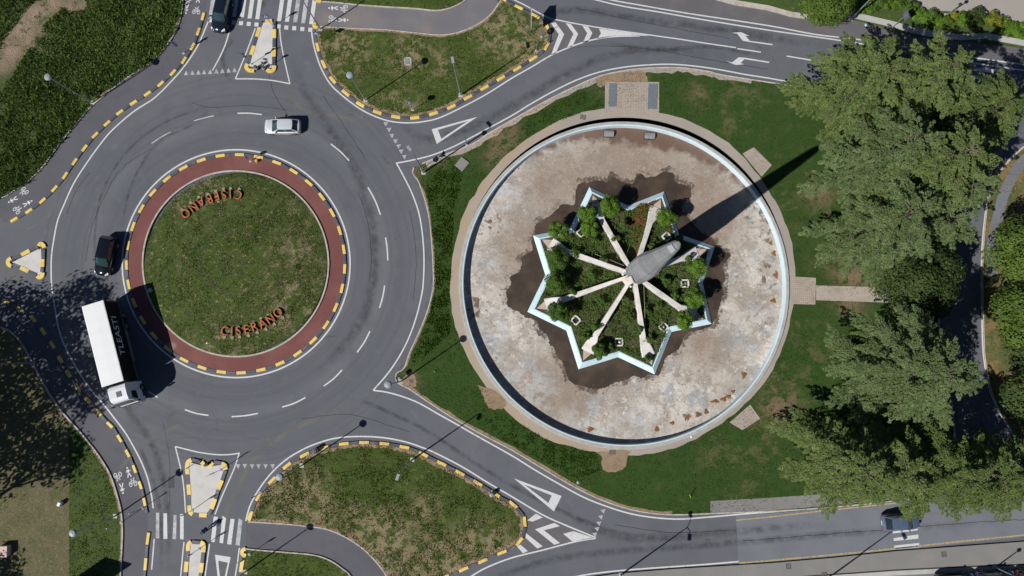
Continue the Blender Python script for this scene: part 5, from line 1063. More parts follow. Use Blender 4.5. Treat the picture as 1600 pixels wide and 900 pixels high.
# heaps of dry leaves on the basin floor
def fleaf(name, cx, cy, z, rx, ry, n, size, m, **kw):
    a = rng.uniform(0, 2 * np.pi, n); q = np.sqrt(rng.uniform(0, 1, n)) * (0.75 + 0.25 * np.sin(a * 3 + cx)); x = cx + rx * q * np.cos(a); y = cy + ry * q * np.sin(a)
    zz = z + 0.01 + 0.10 * (1 - q) * rng.uniform(0, 1, n); t_ = rng.uniform(0, 2 * np.pi, n); V = np.zeros((n, 3, 3))
    for k in range(3):
        V[:, k, 0] = x + size * np.cos(t_ + k * 2.1); V[:, k, 1] = y + size * np.sin(t_ + k * 2.1); V[:, k, 2] = zz + rng.uniform(0, 0.05, n)
    return fast_mesh(name, V.reshape(-1, 3), np.arange(n * 3).reshape(-1, 3), m, **kw)
M_DLEAF = leafmat('dry_leaves', (0.26, 0.12, 0.045), (0.36, 0.20, 0.09), 0.9, 0.1)
LV = [(1073, 652, 8, 7), (1090.5, 648, 6, 5), (1103, 643.5, 4, 5), (1117, 627, 8, 3), (1130, 624, 6, 4), (1138, 620, 5, 3.5), (1162, 586, 5, 7), (1209, 396, 4, 6), (1208, 470, 5, 4), (1212, 430, 5, 6), (1204, 380, 3, 4), (1050, 661, 4, 3), (1026, 671, 4, 5), (922, 671, 6, 5), (1145, 612, 4, 2.5)]
for i, (x, y, a, b) in enumerate(LV):
    g = G(x, y, FLO); fleaf('leaf_heap', g[0], g[1], FLO, a * 0.072, b * 0.072, 150, 0.06, M_DLEAF, kind='stuff')

# ================================================================== VEGETATION
def leaves(C, D, L_, W_, jit=0.35, tri_=True):
    """leaf blades as triangles: centres C (n,3), directions D (n,3), length, width"""
    n = len(C); D = D / np.maximum(np.linalg.norm(D, axis=1, keepdims=True), 1e-6); D = D + rng.normal(0, jit, (n, 3)); D /= np.linalg.norm(D, axis=1, keepdims=True)
    S_ = np.cross(D, np.array([0, 0, 1.0])); S_ /= np.maximum(np.linalg.norm(S_, axis=1, keepdims=True), 1e-6); S_ = S_ + rng.normal(0, 0.25, (n, 3)) 
    L_ = L_ * rng.uniform(0.7, 1.25, (n, 1)); W_ = W_ * rng.uniform(0.7, 1.2, (n, 1))
    V = np.zeros((n, 4, 3)); V[:, 0] = C - D * L_ * 0.5; V[:, 1] = C + S_ * W_ * 0.5; V[:, 2] = C + D * L_ * 0.5; V[:, 3] = C - S_ * W_ * 0.5
    return V.reshape(-1, 3), np.arange(n * 4).reshape(-1, 4)
M_CED = [leafmat('cedar_foliage', (0.078, 0.122, 0.030), (0.235, 0.292, 0.105), 0.55, 0.25, 1.1, 0.42), leafmat('cedar_foliage_bluish', (0.074, 0.120, 0.038), (0.225, 0.292, 0.128), 0.55, 0.25, 1.1, 0.42), leafmat('cedar_foliage_deep', (0.066, 0.106, 0.026), (0.185, 0.240, 0.075), 0.6, 0.22, 1.1, 0.42)]
M_BARK = mat('bark', (0.13, 0.10, 0.075), [dict(kind='noise', scale=4, lo=0.4, hi=0.7, col=(0.07, 0.055, 0.042), detail=5)], 0.95)
def conifer(px, py, zc, R0_, Ht, lab, mi=0, nb=95, seed=0, dens=1.0, nm='cedar_tree'):
    """whorls of arching boughs; crown centre seen at survey point (px,py) for height zc"""
    global rng
    rng = np.random.default_rng(1000 + seed); x, y = G(px, py, zc); R0_ = R0_ * 0.82
    root = empty(nm, (x, y, 0.05), label=lab, cat='tree', group='large cedars at the park edge')
    tube('trunk', [(0, 0, 0), (0.1, 0.05, Ht * 0.3), (0, 0.1, Ht * 0.65), (0.05, 0, Ht * 0.97)], [0.42, 0.33, 0.18, 0.04], M_BARK, root, n=9)
    C = []; D = []; BV = []; BF = []
    for b in range(nb):
        q = (b + rng.uniform(0, 1)) / nb; z0 = Ht * (0.16 + 0.80 * q ** 0.9)
        L_ = R0_ * max(0.0, 1.0 - q ** 2.3) ** 0.8 * rng.uniform(0.66, 1.15) + 0.7
        az = b * 2.399963 + rng.normal(0, 0.3); up = rng.uniform(0.12, 0.42) + 0.35 * q
        ns = 9; bend = rng.normal(0, 0.22); tt = np.linspace(0, 1, ns + 1); rr = L_ * tt; aa = az + bend * tt * tt
        pts = np.stack([rr * np.cos(aa), rr * np.sin(aa), z0 + up * rr - 0.36 * L_ * tt ** 2.2], 1)
        v_, f_ = tube_data([tuple(p) for p in pts[::3]], [0.10, 0.07, 0.045, 0.015], 4, False); k0 = len(BV); BV += v_; BF += [tuple(i + k0 for i in ff) for ff in f_]
        n2 = max(3, int(L_ * 1.55)); tone = rng.uniform()
        for j in range(n2 + 1):
            t_ = 0.22 + 0.78 * j / n2; i = min(int(t_ * ns), ns - 1); p = pts[i] + (pts[i + 1] - pts[i]) * (t_ * ns - i); fw = pts[i + 1] - pts[i]; fw /= np.linalg.norm(fw); sd = np.array([-fw[1], fw[0], 0])
            for s_ in ((-1, 1) if j < n2 else (0,)):
                ang = rng.uniform(0.5, 0.95) * s_; d = fw * math.cos(ang) + sd * math.sin(ang); d[2] *= 0.6
                l2 = (0.30 * L_ * (1.15 - t_) ** 0.7 + 0.45) * rng.uniform(0.65, 1.2) if s_ else 0.9
                m_ = int(l2 * 84 * dens) + 8; u_ = rng.uniform(0, 1, m_) ** 0.85; wd = 0.30 * (1 - 0.72 * u_) * (0.5 + 0.6 * np.abs(np.sin(u_ * l2 * 4.2 + j)))
                a_ = rng.uniform(0, 2 * np.pi, m_); off = sd * 0 ; pr = np.cross(d, [0, 0, 1.0]); pr /= np.linalg.norm(pr) + 1e-6
                lat = np.cos(a_) * wd * 1.25; ver = np.sin(a_) * wd * 0.45
                cc = p + np.outer(u_ * l2, d) + np.outer(lat, pr); cc[:, 2] += ver - 0.22 * (u_ * l2) ** 1.6 - 0.35 * np.abs(lat)
                C.append(cc); D.append(np.tile(d * 0.9, (m_, 1)) + np.outer(np.sign(lat) * rng.uniform(0.3, 1.0, m_), pr) + np.array([0, 0, 0.0]))
    C = np.concatenate(C); D = np.concatenate(D)
    V, F = leaves(C, D, 0.215, 0.085, 0.3)
    fast_mesh('crown', V, F, M_CED[mi], root, k=4)
    mesh_obj('boughs', BV, BF, M_BARK, root)
    rng = np.random.default_rng(seed + 5)
    return root
CED = [(1338, 147, 7.5, 7.0, 15, 'light green cedar at the upper left of the large tree group, overhanging the road edge', 0, 52), (1425, 143, 8, 5.8, 16.5, 'cedar with long pointed boughs reaching over the upper right road', 0, 46), (1516, 190, 7, 5.6, 14, 'broad cedar on the upper right, next to the side road', 2, 42),
       (1376, 248, 8, 6.4, 16, 'bluish cedar beside the tip of the tower shadow', 1, 50), (1440, 268, 9, 6.2, 18, 'tallest cedar in the middle of the upper tree group', 0, 54), (1486, 302, 7, 4.2, 13, 'cedar at the right side of the upper tree group by the shaded road', 1, 36),
       (1380, 348, 7.5, 6.0, 15, 'bluish green cedar at the lower end of the upper tree group', 1, 50), (1452, 356, 6, 4.0, 11, 'smaller cedar above the dark round tree by the side road', 1, 30),
       (1416, 580, 8, 7.0, 16, 'spreading cedar standing alone in the middle of the right edge', 1, 66), (1308, 720, 6.5, 5.5, 13.5, 'cedar at the left end of the lower tree row', 0, 44), (1388, 732, 7, 5.1, 12.5, 'cedar directly above the steel blue car on the lower road', 0, 42), (1466, 733, 7, 5.3, 13.5, 'dark green cedar in the lower tree row right of the blue car', 2, 44), (1548, 740, 6.5, 4.6, 12, 'narrow dark cedar at the right end of the lower tree row', 2, 36)]
for i, c in enumerate(CED): conifer(c[0], c[1], c[2], c[3], c[4], c[5], c[6], c[7], seed=i)

def blob_leaves(n, rx, ry, rz_, lumps, size, aspect=0.6, seed=0, shell=0.62):
    g = np.random.default_rng(seed); cs = []
    for k in range(lumps):
        a = g.uniform(0, 2 * np.pi); e = math.asin(g.uniform(-0.25, 1)); q = g.uniform(0.45, 0.72)
        cs.append((rx * q * math.cos(a) * math.cos(e), ry * q * math.sin(a) * math.cos(e), rz_ * q * math.sin(e), g.uniform(0.28, 0.45)))
    cs.append((0, 0, 0, 0.62)); cs = np.array(cs); w_ = cs[:, 3] ** 2; k = g.choice(len(cs), n, p=w_ / w_.sum()); d = g.normal(0, 1, (n, 3)); d /= np.linalg.norm(d, axis=1, keepdims=True); d[:, 2] = np.where(d[:, 2] < -0.3, -d[:, 2], d[:, 2])
    rad = g.uniform(shell, 1.0, (n, 1)) ** 0.7; C = cs[k, :3] + d * rad * cs[k, 3:4] * np.array([rx, ry, rz_])
    T_ = np.cross(d, g.normal(0, 1, (n, 3))); T_ /= np.maximum(np.linalg.norm(T_, axis=1, keepdims=True), 1e-6); N_ = d + g.normal(0, 0.45, (n, 3)); B_ = np.cross(N_, T_); B_ /= np.maximum(np.linalg.norm(B_, axis=1, keepdims=True), 1e-6)
    s_ = size * g.uniform(0.7, 1.3, (n, 1)); V = np.zeros((n, 4, 3)); V[:, 0] = C - T_ * s_; V[:, 1] = C + B_ * s_ * aspect; V[:, 2] = C + T_ * s_; V[:, 3] = C - B_ * s_ * aspect
    return V.reshape(-1, 3), np.arange(n * 4).reshape(-1, 4)
M_BUSH = leafmat('bush_leaves', (0.075, 0.155, 0.020), (0.155, 0.260, 0.034), 0.45, 0.2, 1.5)
M_BUSHD = leafmat('dark_bush_leaves', (0.052, 0.110, 0.020), (0.105, 0.180, 0.036), 0.5, 0.2, 1.5)
M_DARKT = leafmat('dark_tree_leaves', (0.040, 0.066, 0.020), (0.080, 0.112, 0.035), 0.55, 0.2, 0.6)
M_BRIGHT = leafmat('bright_tree_leaves', (0.060, 0.105, 0.020), (0.125, 0.185, 0.038), 0.55, 0.2, 0.6)
M_YLEAF = leafmat('yellow_shrub_leaves', (0.12, 0.14, 0.018), (0.24, 0.25, 0.03), 0.6, 0.2, 1.5)
M_LIME = leafmat('lime_shrub_leaves', (0.065, 0.12, 0.018), (0.115, 0.175, 0.026), 0.6, 0.2, 1.5)
M_WEED = leafmat('weed_leaves', (0.055, 0.100, 0.020), (0.130, 0.170, 0.050), 0.7, 0.2, 1.2)
M_RUSTW = leafmat('rusty_weeds', (0.16, 0.07, 0.025), (0.26, 0.12, 0.05), 0.9, 0.1, 1.2)
def shrub(px, py, zc, r_, hh, m, lab, n=2600, z0=-0.1, nm='round_bush', cat='bush', lumps=14, size=0.085, group=None, seed=0, ry=None, trunk=0.07):
    x, y = G(px, py, zc); rt = empty(nm, (x, y, z0), label=lab, cat=cat, group=group)
    tube('trunk', [(0, 0, 0), (0.02, 0.01, zc - z0)], [trunk, trunk * 0.6], M_BARK, rt, n=6)
    V, F = blob_leaves(n, r_, ry or r_, hh, lumps, size, seed=seed + int(px)); V[:, 2] += zc - z0
    fast_mesh('crown', V, F, m, rt, k=4); return rt
SB = [(919, 336, 15, 'round bush leaning over the upper left edge of the star', M_BUSH), (953, 321, 16, 'largest round bush by the top left tip of the star', M_BUSH), (872.5, 362, 14, 'round bush at the left upper tip of the star', M_BUSH), (1041, 340, 15, 'bright round bush by the top right tip of the star', M_BUSH), (1089, 417, 16, 'bright round bush beside the right notch of the star', M_BUSH),
      (1085, 466, 14, 'round bush inside the right lower tip of the star, upper one of the pair', M_BUSH), (1069, 500, 13, 'round bush at the lower right wall of the star, lower one of the pair', M_BUSH), (872, 489, 15, 'round bush inside the lower left tip of the star', M_BUSHD), (868.5, 442, 15, 'dark round bush below the left notch of the star', M_BUSHD), (871, 404, 17, 'wide low green bush above the left notch of the star', M_BUSHD),
      (937, 549, 11, 'small bush at the bottom wall of the star', M_BUSHD), (922, 357, 13, 'low bright bush below the upper left bush pair of the star', M_BUSH)]
for i, (x, y, r_, l, m) in enumerate(SB): 
    low = r_ in (17, 11) or i == 11
    shrub(x, y, 0.9 if low else 1.5, r_ * 0.094, r_ * (0.066 if low else 0.085), m, l, 5200, -0.12, group='round bushes in the star planter', seed=i, lumps=18, size=0.075)
# weeds in the planter beds, growing between the ribs
def weedpatch(name, poly, n, hmax, m, seed, z0, size=0.11, lumpy=0.9, thr=0.45, exclude=None, **kw):
    P = np.array(poly); g = np.random.default_rng(seed); lo = P.min(0); hi = P.max(0); X = g.uniform(lo[0], hi[0], n * 3); Y = g.uniform(lo[1], hi[1], n * 3)
    k = inside(poly, X, Y)
    if exclude is not None:
        for e in exclude: k &= ~inside(e, X, Y)
    X, Y = X[k], Y[k]; nz = 0.6 * vnoise(X, Y, lumpy, seed) + 0.4 * vnoise(X, Y, lumpy * 0.37, seed + 3); k = nz > thr * 0.9 + 0.08 * g.normal(0, 1, len(X)); X, Y, nz = X[k][:n], Y[k][:n], nz[k][:n]
    m_ = len(X); hz = hmax * np.clip((nz - thr * 0.8) * 1.9, 0.06, 1) * g.uniform(0.3, 1.0, m_); C = np.stack([X, Y, z0 + hz], 1); D = np.stack([g.normal(0, 1, m_), g.normal(0, 1, m_), g.normal(0.35, 0.4, m_)], 1)
    V, F = leaves(C, D, size * 1.8, size, 0.2); return fast_mesh(name, V, F, m, k=4, kind='stuff', **kw)
starw = [tuple(p) for p in s2]
tipx = [[tuple(t + Vector((math.cos(a), math.sin(a))) * 0.9 + (Vector((cen.x, cen.y)) - t).normalized() * q) for a in (0, 0.8, 1.6, 2.4, 3.1, 3.9, 4.7, 5.5)] for t in tips for q in (1.4, 2.3, 3.2)]
weedpatch('planter_weeds', starw, 30000, 0.75, M_WEED, 5, -0.12, 0.085, 0.9, 0.42, exclude=tipx)
weedpatch('planter_weeds', starw, 9000, 1.0, M_BUSHD, 15, -0.12, 0.10, 1.3, 0.54, exclude=tipx)
weedpatch('dry_rusty_weeds', GP(smooth([(1000, 318), (1022, 322), (1018, 345), (1003, 365), (992, 400), (1015, 400), (1030, 385), (1008, 378), (990, 370), (988, 335)], 2, True)), 2600, 0.5, M_RUSTW, 25, -0.12, 0.08, 0.6, 0.35)
_cl = []
for k, (x, y, r_, h_) in enumerate([(945, 405, 9, 0.9), (962, 372, 10, 0.8), (975, 350, 9, 0.7), (1003, 372, 8, 0.6), (1020, 385, 8, 0.6), (1048, 385, 9, 0.7), (1062, 372, 7, 0.6), (985, 497, 11, 0.9), (978, 470, 8, 1.0), (997, 515, 9, 0.7), (1012, 485, 8, 0.6), (1030, 480, 8, 0.7), (1018, 530, 9, 0.7), (932, 510, 11, 0.9), (915, 525, 9, 0.7), (895, 455, 8, 0.6), (925, 430, 9, 0.8), (940, 470, 10, 0.6), (1055, 462, 8, 0.6), (1040, 440, 9, 0.6), (1012, 560, 6, 0.4), (900, 395, 9, 0.7), (955, 540, 7, 0.6), (1075, 405, 7, 0.7), (930, 375, 8, 0.6)]):
    g = G(x, y, h_); v_, f_ = blob_leaves(650, r_ * 0.075, r_ * 0.075, 0.55, 9, 0.085, seed=300 + k); v_ += np.array([g[0], g[1], h_ * 0.8]); _cl.append(v_)
V = np.concatenate(_cl); fast_mesh('planter_weeds', V[:650 * 4 * 13], np.arange(650 * 4 * 13).reshape(-1, 4), M_WEED, k=4, kind='stuff'); V = V[650 * 4 * 13:]; fast_mesh('planter_weeds', V, np.arange(len(V)).reshape(-1, 4), M_BUSHD, k=4, kind='stuff')
# broadleaf trees
def broadleaf(px, py, zc, r_, hh, m, lab, n, seed, ry=None, lumps=26, size=0.16, base=0.1, nm='broadleaf_tree', world=False):
    global rng
    x, y = (px, py) if world else G(px, py, zc); rt = empty(nm, (x, y, base), label=lab, cat='tree'); rng = np.random.default_rng(seed)
    tube('trunk', [(0, 0, 0), (0.1, 0.1, zc * 0.5), (0.1, 0, zc * 0.95)], [0.26, 0.2, 0.1], M_BARK, rt, n=8)
    BV = []; BF = []
    for k in range(7):
        a = k * 0.9 + seed; v_, f_ = tube_data([(0.1, 0.1, zc * 0.55), (r_ * 0.4 * math.cos(a), r_ * 0.4 * math.sin(a), zc * 0.9), (r_ * 0.75 * math.cos(a), r_ * 0.75 * math.sin(a), zc + hh * 0.2)], [0.1, 0.06, 0.02], 5, False)
        k0 = len(BV); BV += v_; BF += [tuple(i + k0 for i in ff) for ff in f_]
    mesh_obj('boughs', BV, BF, M_BARK, rt)
    V, F = blob_leaves(n, r_, ry or r_, hh, lumps, size, seed=seed); V[:, 2] += zc - base
    fast_mesh('crown', V, F, m, rt, k=4); return rt
broadleaf(1428, 447, 4.5, 5.2, 3.2, M_DARKT, 'dark green broadleaf tree over the end of the right footpath', 24000, 11, lumps=34)
broadleaf(1288, -4, 3.5, 4.0, 2.6, M_BRIGHT, 'bushy green tree at the top edge above the upper right road', 20000, 12, lumps=30, size=0.14)
broadleaf(1604, 395, 4.5, 4.6, 3.4, M_BRIGHT, 'bright green tree cut by the right edge, upper one', 16000, 13, lumps=30)
broadleaf(1604, 492, 5.0, 4.6, 3.4, M_BRIGHT, 'bright green tree cut by the right edge, lower one above the dark shade', 16000, 14, lumps=30)
broadleaf(1640, 585, 6.0, 5.6, 4.0, M_DARKT, 'dark tree at the right edge beside the dry verge', 14000, 16, lumps=26)
broadleaf(1655, 690, 4, 3.5, 3.0, M_DARKT, 'small green tree just beyond the right edge below the dark one', 8000, 17)
for i, (x, y, r_, ht, lab) in enumerate(((30, 512, 6.0, 8.5, 'tall tree beyond the left edge whose shade falls on the triangular island'), (115, 484, 4.2, 12.5, 'tallest tree beyond the left edge, its shade reaching the roundabout lane'), (60, 565, 6.4, 9.5, 'broad tree beyond the left edge shading the bike path'), (118, 606, 4.4, 12.5, 'slim tall tree beyond the left edge'),
        (20, 690, 6.2, 8.5, 'round tree beyond the left edge shading the dry lawn'), (84, 718, 3.6, 11.5, 'slim tree beyond the left edge by the green strip'), (-10, 905, 4.0, 8, 'small tree beyond the lower left corner'), (-30, 620, 6.0, 8.0, 'tree just beyond the left edge, lowest in height'))):
    g = Vector(G(x, y)) - Vector((SH.x, SH.y)) * ht / math.tan(R_(SUN_EL)); 
    broadleaf(g.x, g.y, ht, r_, ht * 0.3, M_DARKT, lab, int(85 * r_ * r_), 30 + i, lumps=60, size=0.24, world=True)
# hedge and shrubs on the planting bed, upper right
HB = [(1372, 3, 1.2, 0.7, M_BUSHD), (1386, 4, 0.9, 0.7, M_LIME), (1400, 6, 1.0, 0.7, M_LIME), (1412, 9, 1.1, 0.8, M_BUSHD), (1424, 12, 0.9, 0.7, M_BUSHD), (1440, 26, 1.2, 0.6, M_BUSH), (1456, 24, 1.1, 0.6, M_BUSHD), (1466, 31, 1.0, 0.6, M_BUSH), (1480, 34, 0.9, 0.5, M_LIME), (1491, 25, 0.55, 0.7, M_YLEAF), (1505, 31, 1.2, 0.7, M_BUSH), (1522, 29, 1.3, 1.1, M_DARKT), (1521, 42, 1.1, 0.9, M_DARKT), (1539, 31, 0.8, 0.6, M_BUSHD), (1553, 33, 1.25, 0.9, M_YLEAF), (1575, 44, 1.4, 0.5, M_BUSH), (1592, 50, 1.3, 0.5, M_BUSH), (1350, 10, 1.3, 0.5, M_BUSH)]
HL = ['dark green shrub at the left end of the yard hedge', 'first lime shrub from the left in the yard hedge', 'second lime shrub from the left in the yard hedge', 'bluish green shrub at the corner of the yard hedge', 'green shrub just past the hedge corner', 'green shrub in the bed below the yard corner', 'dark shrub in the bed near the hedge corner', 'green shrub left of the short lamp post', 'yellowish low shrub at the foot of the short lamp post',
      'small bright yellow shrub right of the short lamp post', 'green shrub between the small yellow shrub and the dark ones', 'very dark shrub at the yard edge', 'very dark shrub nearer the road', 'small green shrub left of the big yellow one', 'big bright yellow shrub in the upper right bed', 'low green shrub right of the big yellow one', 'low green shrub at the far upper right', 'low green shrub between the bushy tree and the pale pole']
for i, ((x, y, r_, hh, m), l) in enumerate(zip(HB, HL)): shrub(x, y, 0.5 + hh * 0.4, r_, hh, m, l, 1300, 0.1, 'shrub', 'shrub', 10, 0.09, 'shrubs in the upper right planting bed', seed=50 + i)

# ---- grass, scrub and weeds as ground cover
M_TUFT = leafmat('grass_blades', (0.034, 0.072, 0.004), (0.084, 0.128, 0.010), 0.8, 0.25, 0.8)
M_TUFTD = leafmat('tall_weed_blades', (0.022, 0.062, 0.004), (0.050, 0.104, 0.008), 0.7, 0.25, 0.8)
M_SCRUBL = leafmat('scrub_leaves', (0.065, 0.118, 0.026), (0.180, 0.260, 0.070), 0.7, 0.25, 0.22)
M_TUFTL = leafmat('lush_grass_blades', (0.034, 0.080, 0.008), (0.078, 0.135, 0.016), 0.7, 0.25, 0.8)
M_STRAW = leafmat('straw', (0.20, 0.165, 0.07), (0.32, 0.265, 0.135), 0.9, 0.2, 0.8)
def tufts(poly, dens, m, z, h, size, seed, thr=0.4, lumpy=1.2, name='grass', holes=(), zf=None):
    P = np.array(poly); g = np.random.default_rng(seed); lo = P.min(0); hi = P.max(0); n = int(dens * (hi - lo).prod()); X = g.uniform(lo[0], hi[0], n); Y = g.uniform(lo[1], hi[1], n)
    k = inside(poly, X, Y)
    for e in holes: k &= ~inside(e, X, Y)
    X, Y = X[k], Y[k]; nz = 0.55 * vnoise(X, Y, lumpy, seed) + 0.45 * vnoise(X, Y, lumpy * 0.3, seed + 9); k = nz > thr + 0.06 * g.normal(0, 1, len(X)); X, Y, nz = X[k], Y[k], nz[k]
    m_ = len(X); a = g.uniform(0, 2 * np.pi, m_); s_ = size * g.uniform(0.6, 1.3, m_); ln = g.uniform(0, 2 * np.pi, m_); hh = h * g.uniform(0.4, 1.0, m_) * (0.5 + nz)
    z_ = np.full(m_, z) if zf is None else zf(X, Y); V = np.zeros((m_, 3, 3))
    V[:, 0] = np.stack([X - np.cos(a) * s_ / 2, Y - np.sin(a) * s_ / 2, z_], 1); V[:, 1] = np.stack([X + np.cos(a) * s_ / 2, Y + np.sin(a) * s_ / 2, z_], 1); V[:, 2] = np.stack([X + np.cos(ln) * hh * 0.8, Y + np.sin(ln) * hh * 0.8, z_ + hh], 1)
    return fast_mesh(name, V.reshape(-1, 3), np.arange(m_ * 3).reshape(-1, 3), m, kind='stuff')
inwin = lambda P: [(max(-68, min(66, x)), max(-34, min(48, y))) for x, y in P]
ringw = GP(ring_r, 0.1)
cen_poly = circle(CR[0] - 1, CR[1], 143, 90, z=0.2)
domef = lambda X, Y: 0.2 + 0.55 * np.maximum(0, 1 - ((X - DOME_C[0]) ** 2 + (Y - DOME_C[1]) ** 2) / DOME_R ** 2)
tufts(cen_poly, 70, M_TUFT, 0, 0.11, 0.10, 1, 0.42, zf=domef); tufts(cen_poly, 34, M_STRAW, 0, 0.09, 0.11, 2, 0.52, 0.8, zf=domef)
tufts(inwin(ni_poly), 60, M_TUFT, 0.1, 0.12, 0.10, 3, 0.45); tufts(inwin(ni_poly), 26, M_STRAW, 0.1, 0.09, 0.11, 4, 0.53, 0.8)
tufts(inwin(ni2), 50, M_TUFT, 0.1, 0.12, 0.10, 5, 0.45)
tufts(inwin(si_poly), 75, M_TUFT, 0.1, 0.13, 0.11, 6, 0.45, 1.4); tufts(inwin(si_poly), 40, M_STRAW, 0.1, 0.09, 0.12, 7, 0.50, 1.3); tufts(inwin(si2), 60, M_TUFT, 0.1, 0.12, 0.10, 8, 0.5)
tufts(inwin(park), 30, M_TUFTD, 0.1, 0.11, 0.09, 9, 0.35, 2.5, holes=[ringw])
tufts(inwin(green_strip), 45, M_TUFTD, 0.1, 0.14, 0.10, 10, 0.4)
tufts(inwin(swlawn), 10, M_STRAW, 0.1, 0.08, 0.1, 11, 0.5)
# tall weeds along the left side of the park and upper left corner
tallw = [GP([(666, 290), (700, 245), (722, 275), (708, 330), (704, 420), (700, 480), (704, 520), (660, 560), (642, 570), (655, 535), (668, 500), (679, 450), (678, 400), (672, 340)]), GP([(800, 215), (835, 178), (900, 148), (943, 137), (944, 165), (900, 180), (850, 200), (815, 217)]), GP([(770, 640), (800, 655), (860, 690), (930, 708), (938, 735), (900, 748), (850, 722), (780, 684), (740, 655)])]
for i, tw in enumerate(tallw): tufts(tw, 110, M_TUFTL, 0.1, (0.24, 0.13, 0.17)[i], (0.15, 0.10, 0.12)[i], 20 + i, 0.42, 1.0, 'tall_weeds')
bare = [GP(smooth(q, 2, True)) for q in ([(-20, 110), (40, 20), (95, -30), (140, -30), (70, 40), (20, 120), (-10, 150)], [(95, 0), (130, -5), (135, 15), (110, 18)])]
tufts(inwin(scrub), 115, M_SCRUBL, 0.1, 0.26, 0.17, 31, 0.30, 2.2, 'scrub', holes=bare); tufts(inwin(scrub), 12, M_WEED, 0.1, 0.7, 0.22, 32, 0.52, 2.0, 'scrub', holes=bare)
ev = GP(E_K + [(1720, 760), (1720, 218)]); tufts(inwin(ev), 30, M_STRAW, 0.08, 0.12, 0.12, 33, 0.45)

# ================================================================== VEHICLES
M_TYRER = mat('tyre_rubber', (0.02, 0.02, 0.02), [], 0.85); M_RIMM = mat('alloy_rim', (0.45, 0.46, 0.48), [], 0.35, 0.8)
M_HL = mat('headlight_lens', (0.75, 0.78, 0.80), [], 0.12, coat=1.0); M_TL = mat('tail_light', (0.35, 0.015, 0.015), [], 0.2, coat=1.0); M_PLATE = mat('plate_white', (0.7, 0.7, 0.7), [], 0.5); M_TRIM = mat('black_trim', (0.018, 0.018, 0.02), [], 0.6)
def glassm(name, c): return mat(name, c, [], 0.04, coat=1.0, spec=0.8)
M_GLASS = glassm('car_glass', (0.012, 0.02, 0.022)); M_GLASST = glassm('teal_car_glass', (0.02, 0.05, 0.058))
def car_paint(name, c, r_=0.28, metal=0.35): return mat(name, c, [dict(kind='noise', scale=3.0, lo=0.5, hi=0.8, col=tuple(v * 0.93 + 0.005 for v in c), detail=5, amt=0.6)], r_, metal, coat=1.0, coord='obj')
